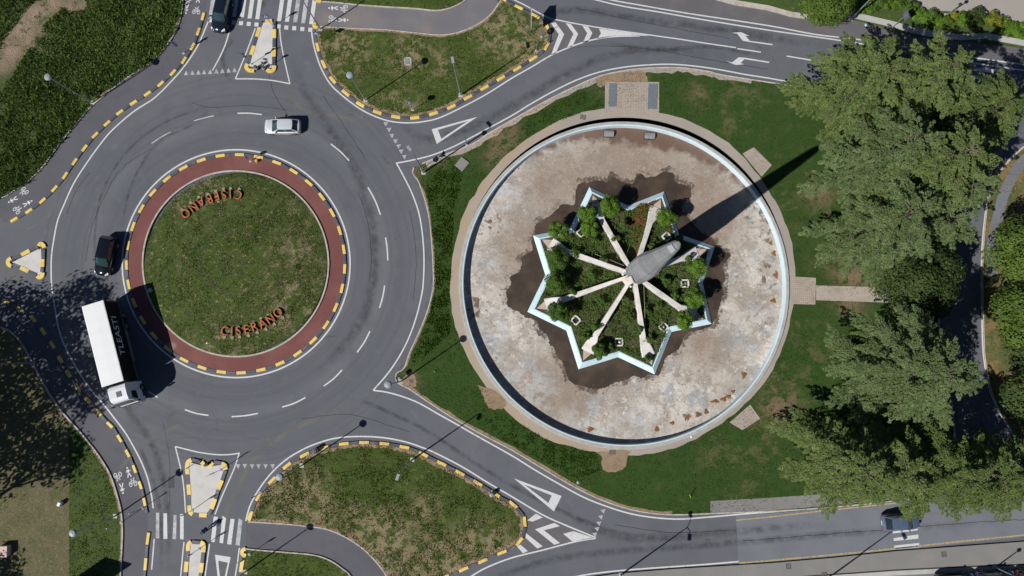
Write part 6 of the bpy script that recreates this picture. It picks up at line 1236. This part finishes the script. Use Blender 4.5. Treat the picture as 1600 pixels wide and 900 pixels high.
def car(px, py, ang, L_, W_, H_, paint, lab, suv=False, glass=None, zroof=None, rails=False):
    """body lofted along its length from cross sections; +x is forward"""
    glass = glass or M_GLASS
    x, y = G(px, py, H_ * 0.45); rt = empty('parked_car' if 'parked' in lab else 'car', (x, y, 0.015), R_(ang), label=lab, cat='car')
    hl, hw = L_ / 2, W_ / 2; belt = H_ * (0.62 if not suv else 0.64); z0 = 0.22
    # stations: x/hl, half width factor, deck height
    st = [(-1.0, 0.74, belt * 0.78), (-0.975, 0.88, belt * 0.93), (-0.90, 0.96, belt), (-0.6, 1.0, belt * 1.01), (0.0, 1.0, belt * 0.99), (0.36, 1.0, belt * 0.975), (0.62, 0.985, belt * 0.90), (0.83, 0.93, belt * 0.82), (0.94, 0.82, belt * 0.74), (0.985, 0.70, belt * 0.62), (1.0, 0.60, belt * 0.48)]
    V = []; F = []; K = 11
    for sx, fw, hz in st:
        w_ = hw * fw; X = sx * hl; low = z0 + (0.06 if abs(sx) > 0.9 else 0)
        V += [(X, w_ * 0.86, low), (X, w_ * 0.99, low + 0.12), (X, w_, (low + hz) * 0.55), (X, w_ * 0.965, hz - 0.07), (X, w_ * 0.87, hz - 0.015), (X, 0, hz + 0.035), (X, -w_ * 0.87, hz - 0.015), (X, -w_ * 0.965, hz - 0.07), (X, -w_, (low + hz) * 0.55), (X, -w_ * 0.99, low + 0.12), (X, -w_ * 0.86, low)]
    for i in range(len(st) - 1):
        for j in range(K - 1): a = i * K + j; F.append((a, a + 1, a + K + 1, a + K))
        F.append((i * K + K - 1, i * K, (i + 1) * K, (i + 1) * K + K - 1))
    F.append(tuple(range(K))[::-1]); F.append(tuple(range(len(V) - K, len(V))))
    body = mesh_obj('body', V, F, paint, rt, smooth_=True)
    mod = body.modifiers.new('edge', 'EDGE_SPLIT'); mod.split_angle = R_(38)
    # greenhouse: glass shell then roof panel and pillars
    rb, rtp, fb, ftp = (-0.93, -0.78, 0.42, 0.10) if suv else (-0.88, -0.60, 0.46, 0.10)
    wb, wt = hw * 0.89, hw * 0.72; zb, zt = belt - 0.03, H_ - 0.05
    def quadg(nm, P, m_, par=rt, th=0.0):
        return mesh_obj(nm, P, [(0, 1, 2, 3)], m_, par)
    A = [(rb * hl, wb * 0.86, zb), (rtp * hl, wt * 0.92, zt - 0.02), (ftp * hl, wt * 0.95, zt - 0.01), (fb * hl, wb * 0.88, zb - 0.03)]
    mid = [((rb + 0.12) * hl, wb * 0.985, zb), ((fb - 0.30) * hl, wb, zb)]
    # side windows (two a side), windscreen, rear window
    for s_ in (1, -1):
        xs = [rb * 0.93 * hl, (rtp + 0.33) * hl * 0.9, (fb - 0.10) * hl]; up_ = [(rtp + 0.05) * hl, (rtp + 0.33) * hl * 0.9, (ftp - 0.02) * hl]
        for k in range(2):
            P = [(xs[k] + 0.03, s_ * wb * 0.97, zb), (xs[k + 1] - 0.03, s_ * wb * 0.97, zb), (up_[k + 1] - 0.03, s_ * wt * 0.985, zt - 0.04), (up_[k] + 0.03, s_ * wt * 0.985, zt - 0.04)]
            mesh_obj('side_window', P, [(0, 1, 2, 3) if s_ > 0 else (3, 2, 1, 0)], glass, rt)
    n = 7; V = []; F = []
    for k in range(n):
        t_ = -1 + 2 * k / (n - 1); bow = (1 - t_ * t_); V += [((fb + 0.055 * bow) * hl, t_ * wb * 0.93, zb - 0.0 + 0.01), ((ftp + 0.035 * bow) * hl, t_ * wt * 0.93, zt + 0.005 + 0.015 * bow)]
    for k in range(n - 1): F.append((2 * k, 2 * k + 2, 2 * k + 3, 2 * k + 1))
    mesh_obj('windscreen', V, F, glass, rt, smooth_=True)
    V = []; F = []
    for k in range(n):
        t_ = -1 + 2 * k / (n - 1); bow = (1 - t_ * t_); V += [((rb - 0.03 * bow) * hl, t_ * wb * 0.86, zb + 0.02), ((rtp - 0.03 * bow) * hl, t_ * wt * 0.90, zt + 0.0)]
    for k in range(n - 1): F.append((2 * k, 2 * k + 1, 2 * k + 3, 2 * k + 2))
    mesh_obj('rear_window', V, F, glass, rt, smooth_=True)
    V = []; F = []; xs = [rtp - 0.035, rtp + 0.1, (rtp + ftp) / 2, ftp - 0.08, ftp + 0.035]
    for i, q in enumerate(xs):
        e = 0.0 if 0 < i < 4 else 0.03
        for k in range(9): t_ = -1 + k / 4; V.append((q * hl + (0.035 * hl * (1 - t_ * t_)) * (1 if i == 4 else -1 if i == 0 else 0), t_ * wt * (1.0 if i else 0.94), zt - e + 0.05 * (1 - t_ ** 4)))
    for i in range(4):
        for k in range(8): a = i * 9 + k; F.append((a, a + 9, a + 10, a + 1))
    mesh_obj('roof', V, F, paint, rt, smooth_=True)
    V = []; F = []
    def pillar(p, q, w_=0.05):
        v_, f_ = tube_data([p, q], w_, 5, False); k0 = len(V); V.extend(v_); F.extend([tuple(i + k0 for i in ff) for ff in f_])
    for s_ in (1, -1):
        pillar((fb * hl, s_ * wb * 0.93, zb - 0.02), (ftp * hl, s_ * wt * 0.96, zt)); pillar((rb * hl, s_ * wb * 0.88, zb), (rtp * hl, s_ * wt * 0.94, zt), 0.07)
        pillar(((rtp + 0.33) * hl * 0.9, s_ * wb * 0.96, zb), ((rtp + 0.33) * hl * 0.9, s_ * wt * 0.975, zt - 0.03), 0.035)
    mesh_obj('pillars', V, F, paint, rt)
    # wheels
    wr = 0.33 if not suv else 0.36
    for sx in (0.60, -0.60):
        for s_ in (1, -1):
            c = Vector((sx * hl, s_ * (hw - 0.09), wr))
            V, F = tube_data([c + Vector((0, -0.11, 0)), c + Vector((0, -0.09, 0)), c + Vector((0, 0.09, 0)), c + Vector((0, 0.11, 0))], [wr - 0.04, wr, wr, wr - 0.04], 18)
            wheel = mesh_obj('wheel', V, F, M_TYRER, rt)
            V, F = tube_data([c + Vector((0, s_ * 0.10, 0)), c + Vector((0, s_ * 0.118, 0))], [wr * 0.62, wr * 0.58], 12); mesh_obj('rim', V, F, M_RIMM, wheel)
    for s_ in (1, -1):
        V = []; F = []; hz = belt * 0.72
        P = [(0.955 * hl, s_ * hw * 0.56, hz - 0.02), (0.86 * hl, s_ * hw * 0.90, hz + 0.08), (0.80 * hl, s_ * hw * 0.90, hz + 0.125), (0.91 * hl, s_ * hw * 0.56, hz + 0.09)]
        P = [(0.985 * hl, s_ * hw * 0.50, hz - 0.05), (0.925 * hl, s_ * hw * 0.86, hz - 0.04), (0.84 * hl, s_ * hw * 0.91, hz + 0.07), (0.80 * hl, s_ * hw * 0.84, hz + 0.14), (0.94 * hl, s_ * hw * 0.50, hz + 0.09)]
        mesh_obj('headlight', P, [(0, 1, 2, 3, 4) if s_ > 0 else (4, 3, 2, 1, 0)], M_HL, rt)
        P = [(-1.0 * hl, s_ * hw * 0.45, belt * 0.80), (-0.99 * hl, s_ * hw * 0.85, belt * 0.76), (-0.90 * hl, s_ * hw * 0.97, belt * 0.84), (-0.925 * hl, s_ * hw * 0.90, belt * 0.985), (-0.975 * hl, s_ * hw * 0.45, belt * 0.97)]
        mesh_obj('tail_light', P, [(4, 3, 2, 1, 0) if s_ > 0 else (0, 1, 2, 3, 4)], M_TL, rt)
        V = []; F = []; box(V, F, ((fb - 0.13) * hl, s_ * (hw + 0.06), belt + 0.04), (0.13, 0.22, 0.13), 0, 0.85); mesh_obj('mirror', V, F, paint, rt)
        for q in (0.02, -0.42): box_obj('door_handle', (q * hl, s_ * hw * 0.998, belt * 0.80), (0.16, 0.03, 0.03), M_TRIM, rt)
        if rails: tube('roof_rail', [(rtp * hl, s_ * wt * 0.93, zt + 0.03), (rtp * hl * 0.5, s_ * wt * 0.96, zt + 0.08), (ftp * hl, s_ * wt * 0.93, zt + 0.03)], 0.022, M_STEEL, rt, n=5)
    box_obj('front_bumper_grille', (0.992 * hl, 0, 0.42), (0.05, hw * 1.0, 0.16), M_TRIM, rt); box_obj('rear_plate', (-1.0 * hl, 0, 0.55), (0.03, 0.5, 0.12), M_PLATE, rt)
    V = []; F = []; box(V, F, (0.50 * hl, 0, belt * 0.955), (0.10, wb * 1.75, 0.03), 0); mesh_obj('cowl', V, F, M_TRIM, rt)
    for s_ in (0.15, -0.45): tube('wiper', [((fb + 0.04) * hl, s_ * hw, zb + 0.04), ((fb - 0.06) * hl, (s_ + 0.45) * hw, zb + 0.16)], 0.012, M_TRIM, rt, n=4)
    tube('antenna', [((rtp + 0.05) * hl, 0, zt + 0.05), ((rtp - 0.02) * hl, 0, zt + 0.2)], 0.012, M_TRIM, rt, n=4)
    return rt
car(441, 197.5, 180, 4.35, 1.80, 1.48, car_paint('white_silver_paint', (0.62, 0.65, 0.68), 0.3, 0.15), 'white hatchback driving left on the upper side of the roundabout', glass=M_GLASST)
car(165, 400, -100, 4.75, 1.90, 1.68, car_paint('black_paint', (0.010, 0.013, 0.018), 0.12, 0.4), 'black estate car driving down the left side of the central island', True, rails=False, glass=M_GLASST)
car(346.5, 21, -100, 4.7, 1.90, 1.66, car_paint('dark_navy_paint', (0.018, 0.028, 0.045), 0.14, 0.5), 'dark blue-grey sport utility car on the upper zebra crossing', True, glass=M_GLASST)
car(1408, 815.5, 4, 4.2, 1.82, 1.52, car_paint('steel_blue_paint', (0.12, 0.165, 0.25), 0.35, 0.3), 'steel blue hatchback driving right at the lower crossing, half under the cedars')
car(1493, 909, 3, 4.3, 1.80, 1.48, car_paint('black_blue_paint', (0.012, 0.014, 0.022), 0.15, 0.4), 'parked black car at the bottom edge, leftmost of the three')
car(1556, 905, 3, 4.4, 1.80, 1.48, car_paint('navy_paint', (0.012, 0.03, 0.075), 0.15, 0.4), 'parked dark blue car at the bottom edge under the short lamp')
car(1618, 902, 3, 4.3, 1.80, 1.48, car_paint('black_blue_paint', (0.012, 0.014, 0.022), 0.15, 0.4), 'parked black car cut by the lower right corner')
line([(1507, 897), (1530, 895)], 0.15); line([(1585, 893.5), (1600, 893)], 0.15); line([(1584, 893), (1585, 905)], 0.15)

# lorry
a4 = math.atan2(G(176, 600, 4)[1] - G(144.3, 474.3, 4)[1], G(176, 600, 4)[0] - G(144.3, 474.3, 4)[0])
fr = G(176, 600, 4); bk = G(144.3, 474.3, 4); LB = math.dist(fr, bk); cx_, cy_ = (fr[0] + bk[0]) / 2, (fr[1] + bk[1]) / 2
lor = empty('box_lorry', (cx_, cy_, 0.015), a4, label='white-roofed lorry with black sides driving down the left of the roundabout', cat='lorry')
M_TRW = mat('lorry_white', (0.78, 0.79, 0.80), [dict(kind='noise', scale=0.5, lo=0.55, hi=0.75, col=(0.70, 0.71, 0.72), detail=6, amt=0.6)], 0.4, coord='obj'); M_TRB = mat('lorry_black_side', (0.008, 0.008, 0.010), [], 0.45, coord='obj')
M_CABP = mat('lorry_cab_white', (0.72, 0.74, 0.77), [], 0.3, coat=0.6)
WB = 2.5; zt_ = 3.95; zb_ = 1.15
V = []; F = []; box(V, F, (0, 0, (zt_ + zb_) / 2), (LB, WB, zt_ - zb_)); mesh_obj('cargo_box', V, F, M_TRB, lor)
V = []; F = []; nr = 13
for i in range(nr + 1):
    X = -LB / 2 + LB * i / nr
    for k, yy in enumerate((-1.26, -1.18, 0, 1.18, 1.26)): V.append((X, yy, zt_ + (0.005, 0.03, 0.045, 0.03, 0.005)[k] + (0.006 if i % 2 else 0)))
for i in range(nr):
    for k in range(4): a = i * 5 + k; F.append((a, a + 5, a + 6, a + 1))
mesh_obj('roof_panel', V, F, M_TRW, lor)
for s_ in (1, -1):
    box_obj('side_rail', (0, s_ * 1.262, zt_ - 0.03), (LB, 0.02, 0.06), M_STEEL, lor); box_obj('lower_rail', (0, s_ * 1.265, zb_ + 0.03), (LB, 0.03, 0.08), M_STEEL, lor)
    box_obj('side_skirt', (0.3, s_ * 1.15, 0.78), (LB * 0.45, 0.05, 0.5), mat('skirt_grey', (0.16, 0.17, 0.2), [], 0.5), lor)
box_obj('rear_frame', (-LB / 2 - 0.02, 0, (zt_ + zb_) / 2), (0.05, WB, zt_ - zb_), M_STEEL, lor)
box_obj('chassis', (0.6, 0, 0.85), (LB + 1.6, 0.9, 0.3), M_TRIM, lor)
for sx in (-LB / 2 + 1.6, -LB / 2 + 2.9, LB / 2 + 0.95):
    for s_ in (1, -1):
        c = Vector((sx, s_ * 1.08, 0.5)); V, F = tube_data([c + Vector((0, -0.15, 0)), c + Vector((0, -0.12, 0)), c + Vector((0, 0.12, 0)), c + Vector((0, 0.15, 0))], [0.45, 0.5, 0.5, 0.45], 20); wh = mesh_obj('wheel', V, F, M_TYRER, lor)
        V, F = tube_data([c + Vector((0, s_ * 0.13, 0)), c + Vector((0, s_ * 0.16, 0))], [0.28, 0.24], 12); mesh_obj('rim', V, F, M_RIMM, wh)
cu = bpy.data.curves.new('side_lettering', 'FONT'); cu.body = 'TLEASTI'; cu.size = 1.25; cu.extrude = 0.004; cu.align_x = 'CENTER'; cu.align_y = 'CENTER'; cu.space_character = 1.06; cu.offset = 0.01
tmp = bpy.data.objects.new('tmp', cu); col.objects.link(tmp); bpy.context.view_layer.update(); me = bpy.data.meshes.new_from_object(tmp.evaluated_get(bpy.context.evaluated_depsgraph_get())); bpy.data.objects.remove(tmp)
me.materials.clear(); me.materials.append(mat('lettering_white', (0.62, 0.66, 0.72), [], 0.5))
for s_ in (1, -1):
    o = bpy.data.objects.new('side_lettering', me); o.parent = lor; o.location = (-0.6, s_ * 1.262, 2.75); o.rotation_euler = (R_(90), 0, R_(180 if s_ > 0 else 0)); o.scale = (1.0, 1.15, 1.0); col.objects.link(o)
# cab
cf = LB / 2 + 0.25; CL = 2.25
st = [(0.0, 1.18, 3.55), (0.5, 1.24, 3.62), (1.5, 1.24, 3.58), (1.95, 1.20, 3.35)]
V = []; F = []; prof_ = []
ctop = [(cf, 3.50), (cf + 0.4, 3.62), (cf + 1.3, 3.62), (cf + 1.78, 3.45), (cf + 1.93, 3.05), (cf + 2.15, 1.95), (cf + 2.26, 1.75), (cf + 2.28, 0.75), (cf + 2.18, 0.42), (cf, 0.5)]
for X, Z in ctop:
    w_ = 1.22 if Z < 3.3 else 1.08
    if X > cf + 2.0: w_ = 1.14
    V += [(X, w_, Z), (X, -w_, Z)]
n = len(ctop)
for i in range(n): j = (i + 1) % n; F.append((2 * i, 2 * i + 1, 2 * j + 1, 2 * j))
F.append(tuple(2 * i for i in range(n))[::-1]); F.append(tuple(2 * i + 1 for i in range(n)))
cab = mesh_obj('cab', V, F, M_CABP, lor); bv = cab.modifiers.new('round', 'BEVEL'); bv.width = 0.09; bv.segments = 3; bv.limit_method = 'ANGLE'
mesh_obj('windscreen', [(cf + 1.965, 1.02, 2.98), (cf + 1.965, -1.02, 2.98), (cf + 2.175, -1.08, 1.98), (cf + 2.175, 1.08, 1.98)], [(0, 3, 2, 1)], M_GLASS, lor)
box_obj('sun_visor', (cf + 2.03, 0, 3.08), (0.28, 2.1, 0.06), M_TRIM, lor); box_obj('roof_hatch', (cf + 1.0, 0.18, 3.64), (0.62, 0.55, 0.05), mat('hatch_grey', (0.10, 0.10, 0.11), [], 0.4), lor)
box_obj('front_grille', (cf + 2.285, 0, 1.25), (0.03, 1.5, 0.6), M_TRIM, lor)
for s_ in (1, -1):
    door = mesh_obj('door', [(cf + 0.85, s_ * 1.235, 0.9), (cf + 1.95, s_ * 1.235, 0.9), (cf + 1.9, s_ * 1.235, 2.1), (cf + 0.85, s_ * 1.235, 2.1)], [(0, 1, 2, 3)] if s_ < 0 else [(3, 2, 1, 0)], M_CABP, lor)
    mesh_obj('side_window', [(cf + 0.95, s_ * 1.245, 2.0), (cf + 1.9, s_ * 1.245, 1.9), (cf + 1.72, s_ * 1.2, 2.75), (cf + 0.95, s_ * 1.2, 2.8)], [(0, 1, 2, 3)] if s_ < 0 else [(3, 2, 1, 0)], M_GLASS, lor)
    mr = box_obj('mirror', (cf + 2.15, s_ * 1.48, 2.55), (0.14, 0.28, 0.6), M_TRIM, lor); tube('mirror_arm', [(cf + 1.98, s_ * 1.2, 2.8), (cf + 2.12, s_ * 1.45, 2.8)], 0.025, M_TRIM, mr, n=5)
    box_obj('headlight', (cf + 2.27, s_ * 0.9, 0.72), (0.06, 0.42, 0.2), M_HL, lor); box_obj('cab_step', (cf + 1.4, s_ * 1.2, 0.6), (0.6, 0.16, 0.12), M_TRIM, lor)

# ================================================================== CYCLIST
M_SKIN = mat('skin', (0.42, 0.24, 0.16), [], 0.6); M_JACK = mat('blue_jacket', (0.018, 0.07, 0.24), [dict(kind='noise', scale=9, lo=0.4, hi=0.7, col=(0.03, 0.12, 0.36))], 0.8, coord='obj'); M_TROU = mat('dark_trousers', (0.02, 0.022, 0.03), [], 0.85)
fx, fy = G(314.5, 836, 0.4); bx_, by_ = G(332, 817.5, 0.4); head_a = math.atan2(fy - by_, fx - bx_); mx_, my_ = (fx + bx_) / 2, (fy + by_) / 2
bike = empty('bicycle', (mx_, my_, 0.015), head_a, label='bicycle ridden across the lower zebra crossing', cat='bicycle')
def torus_data(c, R1, r1, n=20, k=6):
    V = []; F = []
    for i in range(n):
        a = 2 * math.pi * i / n
        for j in range(k): b = 2 * math.pi * j / k; V.append((c[0] + (R1 + r1 * math.cos(b)) * math.cos(a), c[1] + r1 * math.sin(b), c[2] + (R1 + r1 * math.cos(b)) * math.sin(a)))
    for i in range(n):
        for j in range(k): F.append((i * k + j, i * k + (j + 1) % k, ((i + 1) % n) * k + (j + 1) % k, ((i + 1) % n) * k + j))
    return V, F
for X in (0.53, -0.53):
    V, F = torus_data((X, 0, 0.345), 0.33, 0.022); wh = mesh_obj('wheel', V, F, M_TYRER, bike)
    V = []; F = []
    for k in range(8): a = math.pi * k / 8; v_, f_ = tube_data([(X - 0.32 * math.cos(a), 0, 0.345 - 0.32 * math.sin(a)), (X + 0.32 * math.cos(a), 0, 0.345 + 0.32 * math.sin(a))], 0.004, 3, False); k0 = len(V); V += v_; F += [tuple(i + k0 for i in ff) for ff in f_]
    mesh_obj('spokes', V, F, M_STEEL, wh)
V = []; F = []
for p, q in (((-0.53, 0, 0.345), (-0.08, 0, 0.30)), ((-0.08, 0, 0.30), (-0.2, 0, 0.86)), ((-0.18, 0, 0.78), (0.36, 0, 0.82)), ((-0.08, 0, 0.30), (0.38, 0, 0.74)), ((-0.53, 0, 0.345), (-0.18, 0, 0.74)), ((0.35, 0, 0.92), (0.53, 0, 0.345))):
    v_, f_ = tube_data([p, q], 0.02, 6); k0 = len(V); V += v_; F += [tuple(i + k0 for i in ff) for ff in f_]
mesh_obj('frame', V, F, M_STEEL, bike); tube('handlebar', [(0.30, 0.29, 1.0), (0.38, 0.15, 1.02), (0.36, 0, 0.98), (0.38, -0.15, 1.02), (0.30, -0.29, 1.0)], 0.016, M_TRIM, bike, n=6)
cbox('saddle', (-0.2, 0, 0.9), (0.27, 0.15, 0.06), M_TRIM, bike, 0.02)
V, F = tube_data([(-0.08, 0.07, 0.30), (-0.02, 0.07, 0.14), (-0.02, 0.17, 0.14)], 0.012, 5); mesh_obj('pedal', V, F, M_TRIM, bike); V, F = tube_data([(-0.08, -0.07, 0.30), (-0.14, -0.07, 0.46), (-0.14, -0.17, 0.46)], 0.012, 5); mesh_obj('pedal', V, F, M_TRIM, bike)
def skin_figure(nm, nodes, edges, radii, m, parent, sub=2):
    me = bpy.data.meshes.new(nm); me.from_pydata(nodes, edges, []); o = bpy.data.objects.new(nm, me); col.objects.link(o); me.materials.append(m)
    sk = o.modifiers.new('skin', 'SKIN'); sk.use_smooth_shade = True
    for i, r_ in enumerate(radii): me.skin_vertices[0].data[i].radius = r_ if isinstance(r_, tuple) else (r_, r_)
    me.skin_vertices[0].data[0].use_root = True
    o.modifiers.new('sub', 'SUBSURF').levels = sub; o.modifiers['sub'].render_levels = sub
    o.parent = parent; return o
rider = empty('person', (mx_, my_, 0.015), head_a, label='cyclist in a blue jacket and dark trousers riding over the lower zebra crossing', cat='person')
nodes = [(-0.2, 0, 0.98), (-0.10, 0, 1.18), (0.04, 0, 1.38), (0.11, 0, 1.47), (0.16, 0, 1.56), (0.20, 0, 1.68), (0.20, 0, 1.76),
         (-0.17, 0.11, 0.95), (0.16, 0.13, 0.66), (-0.04, 0.13, 0.22), (0.12, 0.13, 0.17), (-0.17, -0.11, 0.95), (0.22, -0.13, 0.86), (-0.14, -0.13, 0.53), (0.02, -0.13, 0.47),
         (0.05, 0.19, 1.40), (0.16, 0.27, 1.18), (0.30, 0.28, 1.04), (0.37, 0.27, 1.02), (0.05, -0.19, 1.40), (0.16, -0.27, 1.18), (0.30, -0.28, 1.04), (0.37, -0.27, 1.02)]
edges = [(0, 1), (1, 2), (2, 3), (3, 4), (4, 5), (5, 6), (0, 7), (7, 8), (8, 9), (9, 10), (0, 11), (11, 12), (12, 13), (13, 14), (2, 15), (15, 16), (16, 17), (17, 18), (2, 19), (19, 20), (20, 21), (21, 22)]
radii = [(0.15, 0.13), (0.15, 0.12), (0.17, 0.12), 0.065, 0.055, (0.10, 0.085), 0.075, 0.095, 0.065, 0.04, 0.035, 0.095, 0.065, 0.04, 0.035, 0.065, 0.045, 0.032, 0.03, 0.065, 0.045, 0.032, 0.03]
skin_figure('body', nodes, edges, radii, M_SKIN, rider)
skin_figure('jacket', [(-0.2, 0, 0.99), (-0.10, 0, 1.18), (0.04, 0, 1.38), (0.10, 0, 1.46), (0.05, 0.19, 1.40), (0.16, 0.27, 1.18), (0.29, 0.28, 1.05), (0.05, -0.19, 1.40), (0.16, -0.27, 1.18), (0.29, -0.28, 1.05)], [(0, 1), (1, 2), (2, 3), (2, 4), (4, 5), (5, 6), (2, 7), (7, 8), (8, 9)],
            [(0.175, 0.15), (0.18, 0.145), (0.20, 0.15), 0.085, 0.085, 0.065, 0.05, 0.085, 0.065, 0.05], M_JACK, rider)
skin_figure('trousers', [(-0.2, 0, 0.97), (-0.17, 0.11, 0.95), (0.16, 0.13, 0.66), (-0.03, 0.13, 0.27), (-0.17, -0.11, 0.95), (0.22, -0.13, 0.86), (-0.12, -0.13, 0.57)], [(0, 1), (1, 2), (2, 3), (0, 4), (4, 5), (5, 6)], [(0.17, 0.14), 0.115, 0.08, 0.058, 0.115, 0.08, 0.058], M_TROU, rider)
skin_figure('hair', [(0.18, 0, 1.70), (0.18, 0, 1.80)], [(0, 1)], [0.105, 0.085], M_TRIM, rider)
for s_ in (1, -1):   # five curled fingers and a thumb on each grip
    hand = None
    for k in range(5):
        yy = s_ * (0.235 + 0.018 * k); L5 = (0.060, 0.072, 0.076, 0.070, 0.055)[k]
        P = [(0.365, yy, 1.035), (0.365 + L5 * 0.6, yy, 1.03), (0.365 + L5 * 0.7, yy, 1.005), (0.365 + L5 * 0.35, yy, 0.99)] if k else [(0.35, s_ * 0.245, 1.03), (0.345, s_ * 0.215, 1.015), (0.37, s_ * 0.205, 0.995)]
        tube('finger' if k else 'thumb', P, [0.011, 0.010, 0.009, 0.008][:len(P)], M_SKIN, rider, n=6)
# billboard whose shade reaches the lower left bike path
x, y = G(85, 945); r = empty('billboard', (x, y, 0.05), R_(75), label='tall narrow advertising board below the lower left edge, seen by its shadow', cat='billboard')
for s_ in (-1.0, 1.0): tube('post', [(0, s_, 0), (0, s_, 7.2)], 0.09, M_STEEL, r)
box_obj('board', (0, 0, 5.2), (0.2, 3.0, 4.6), M_WALK, r)
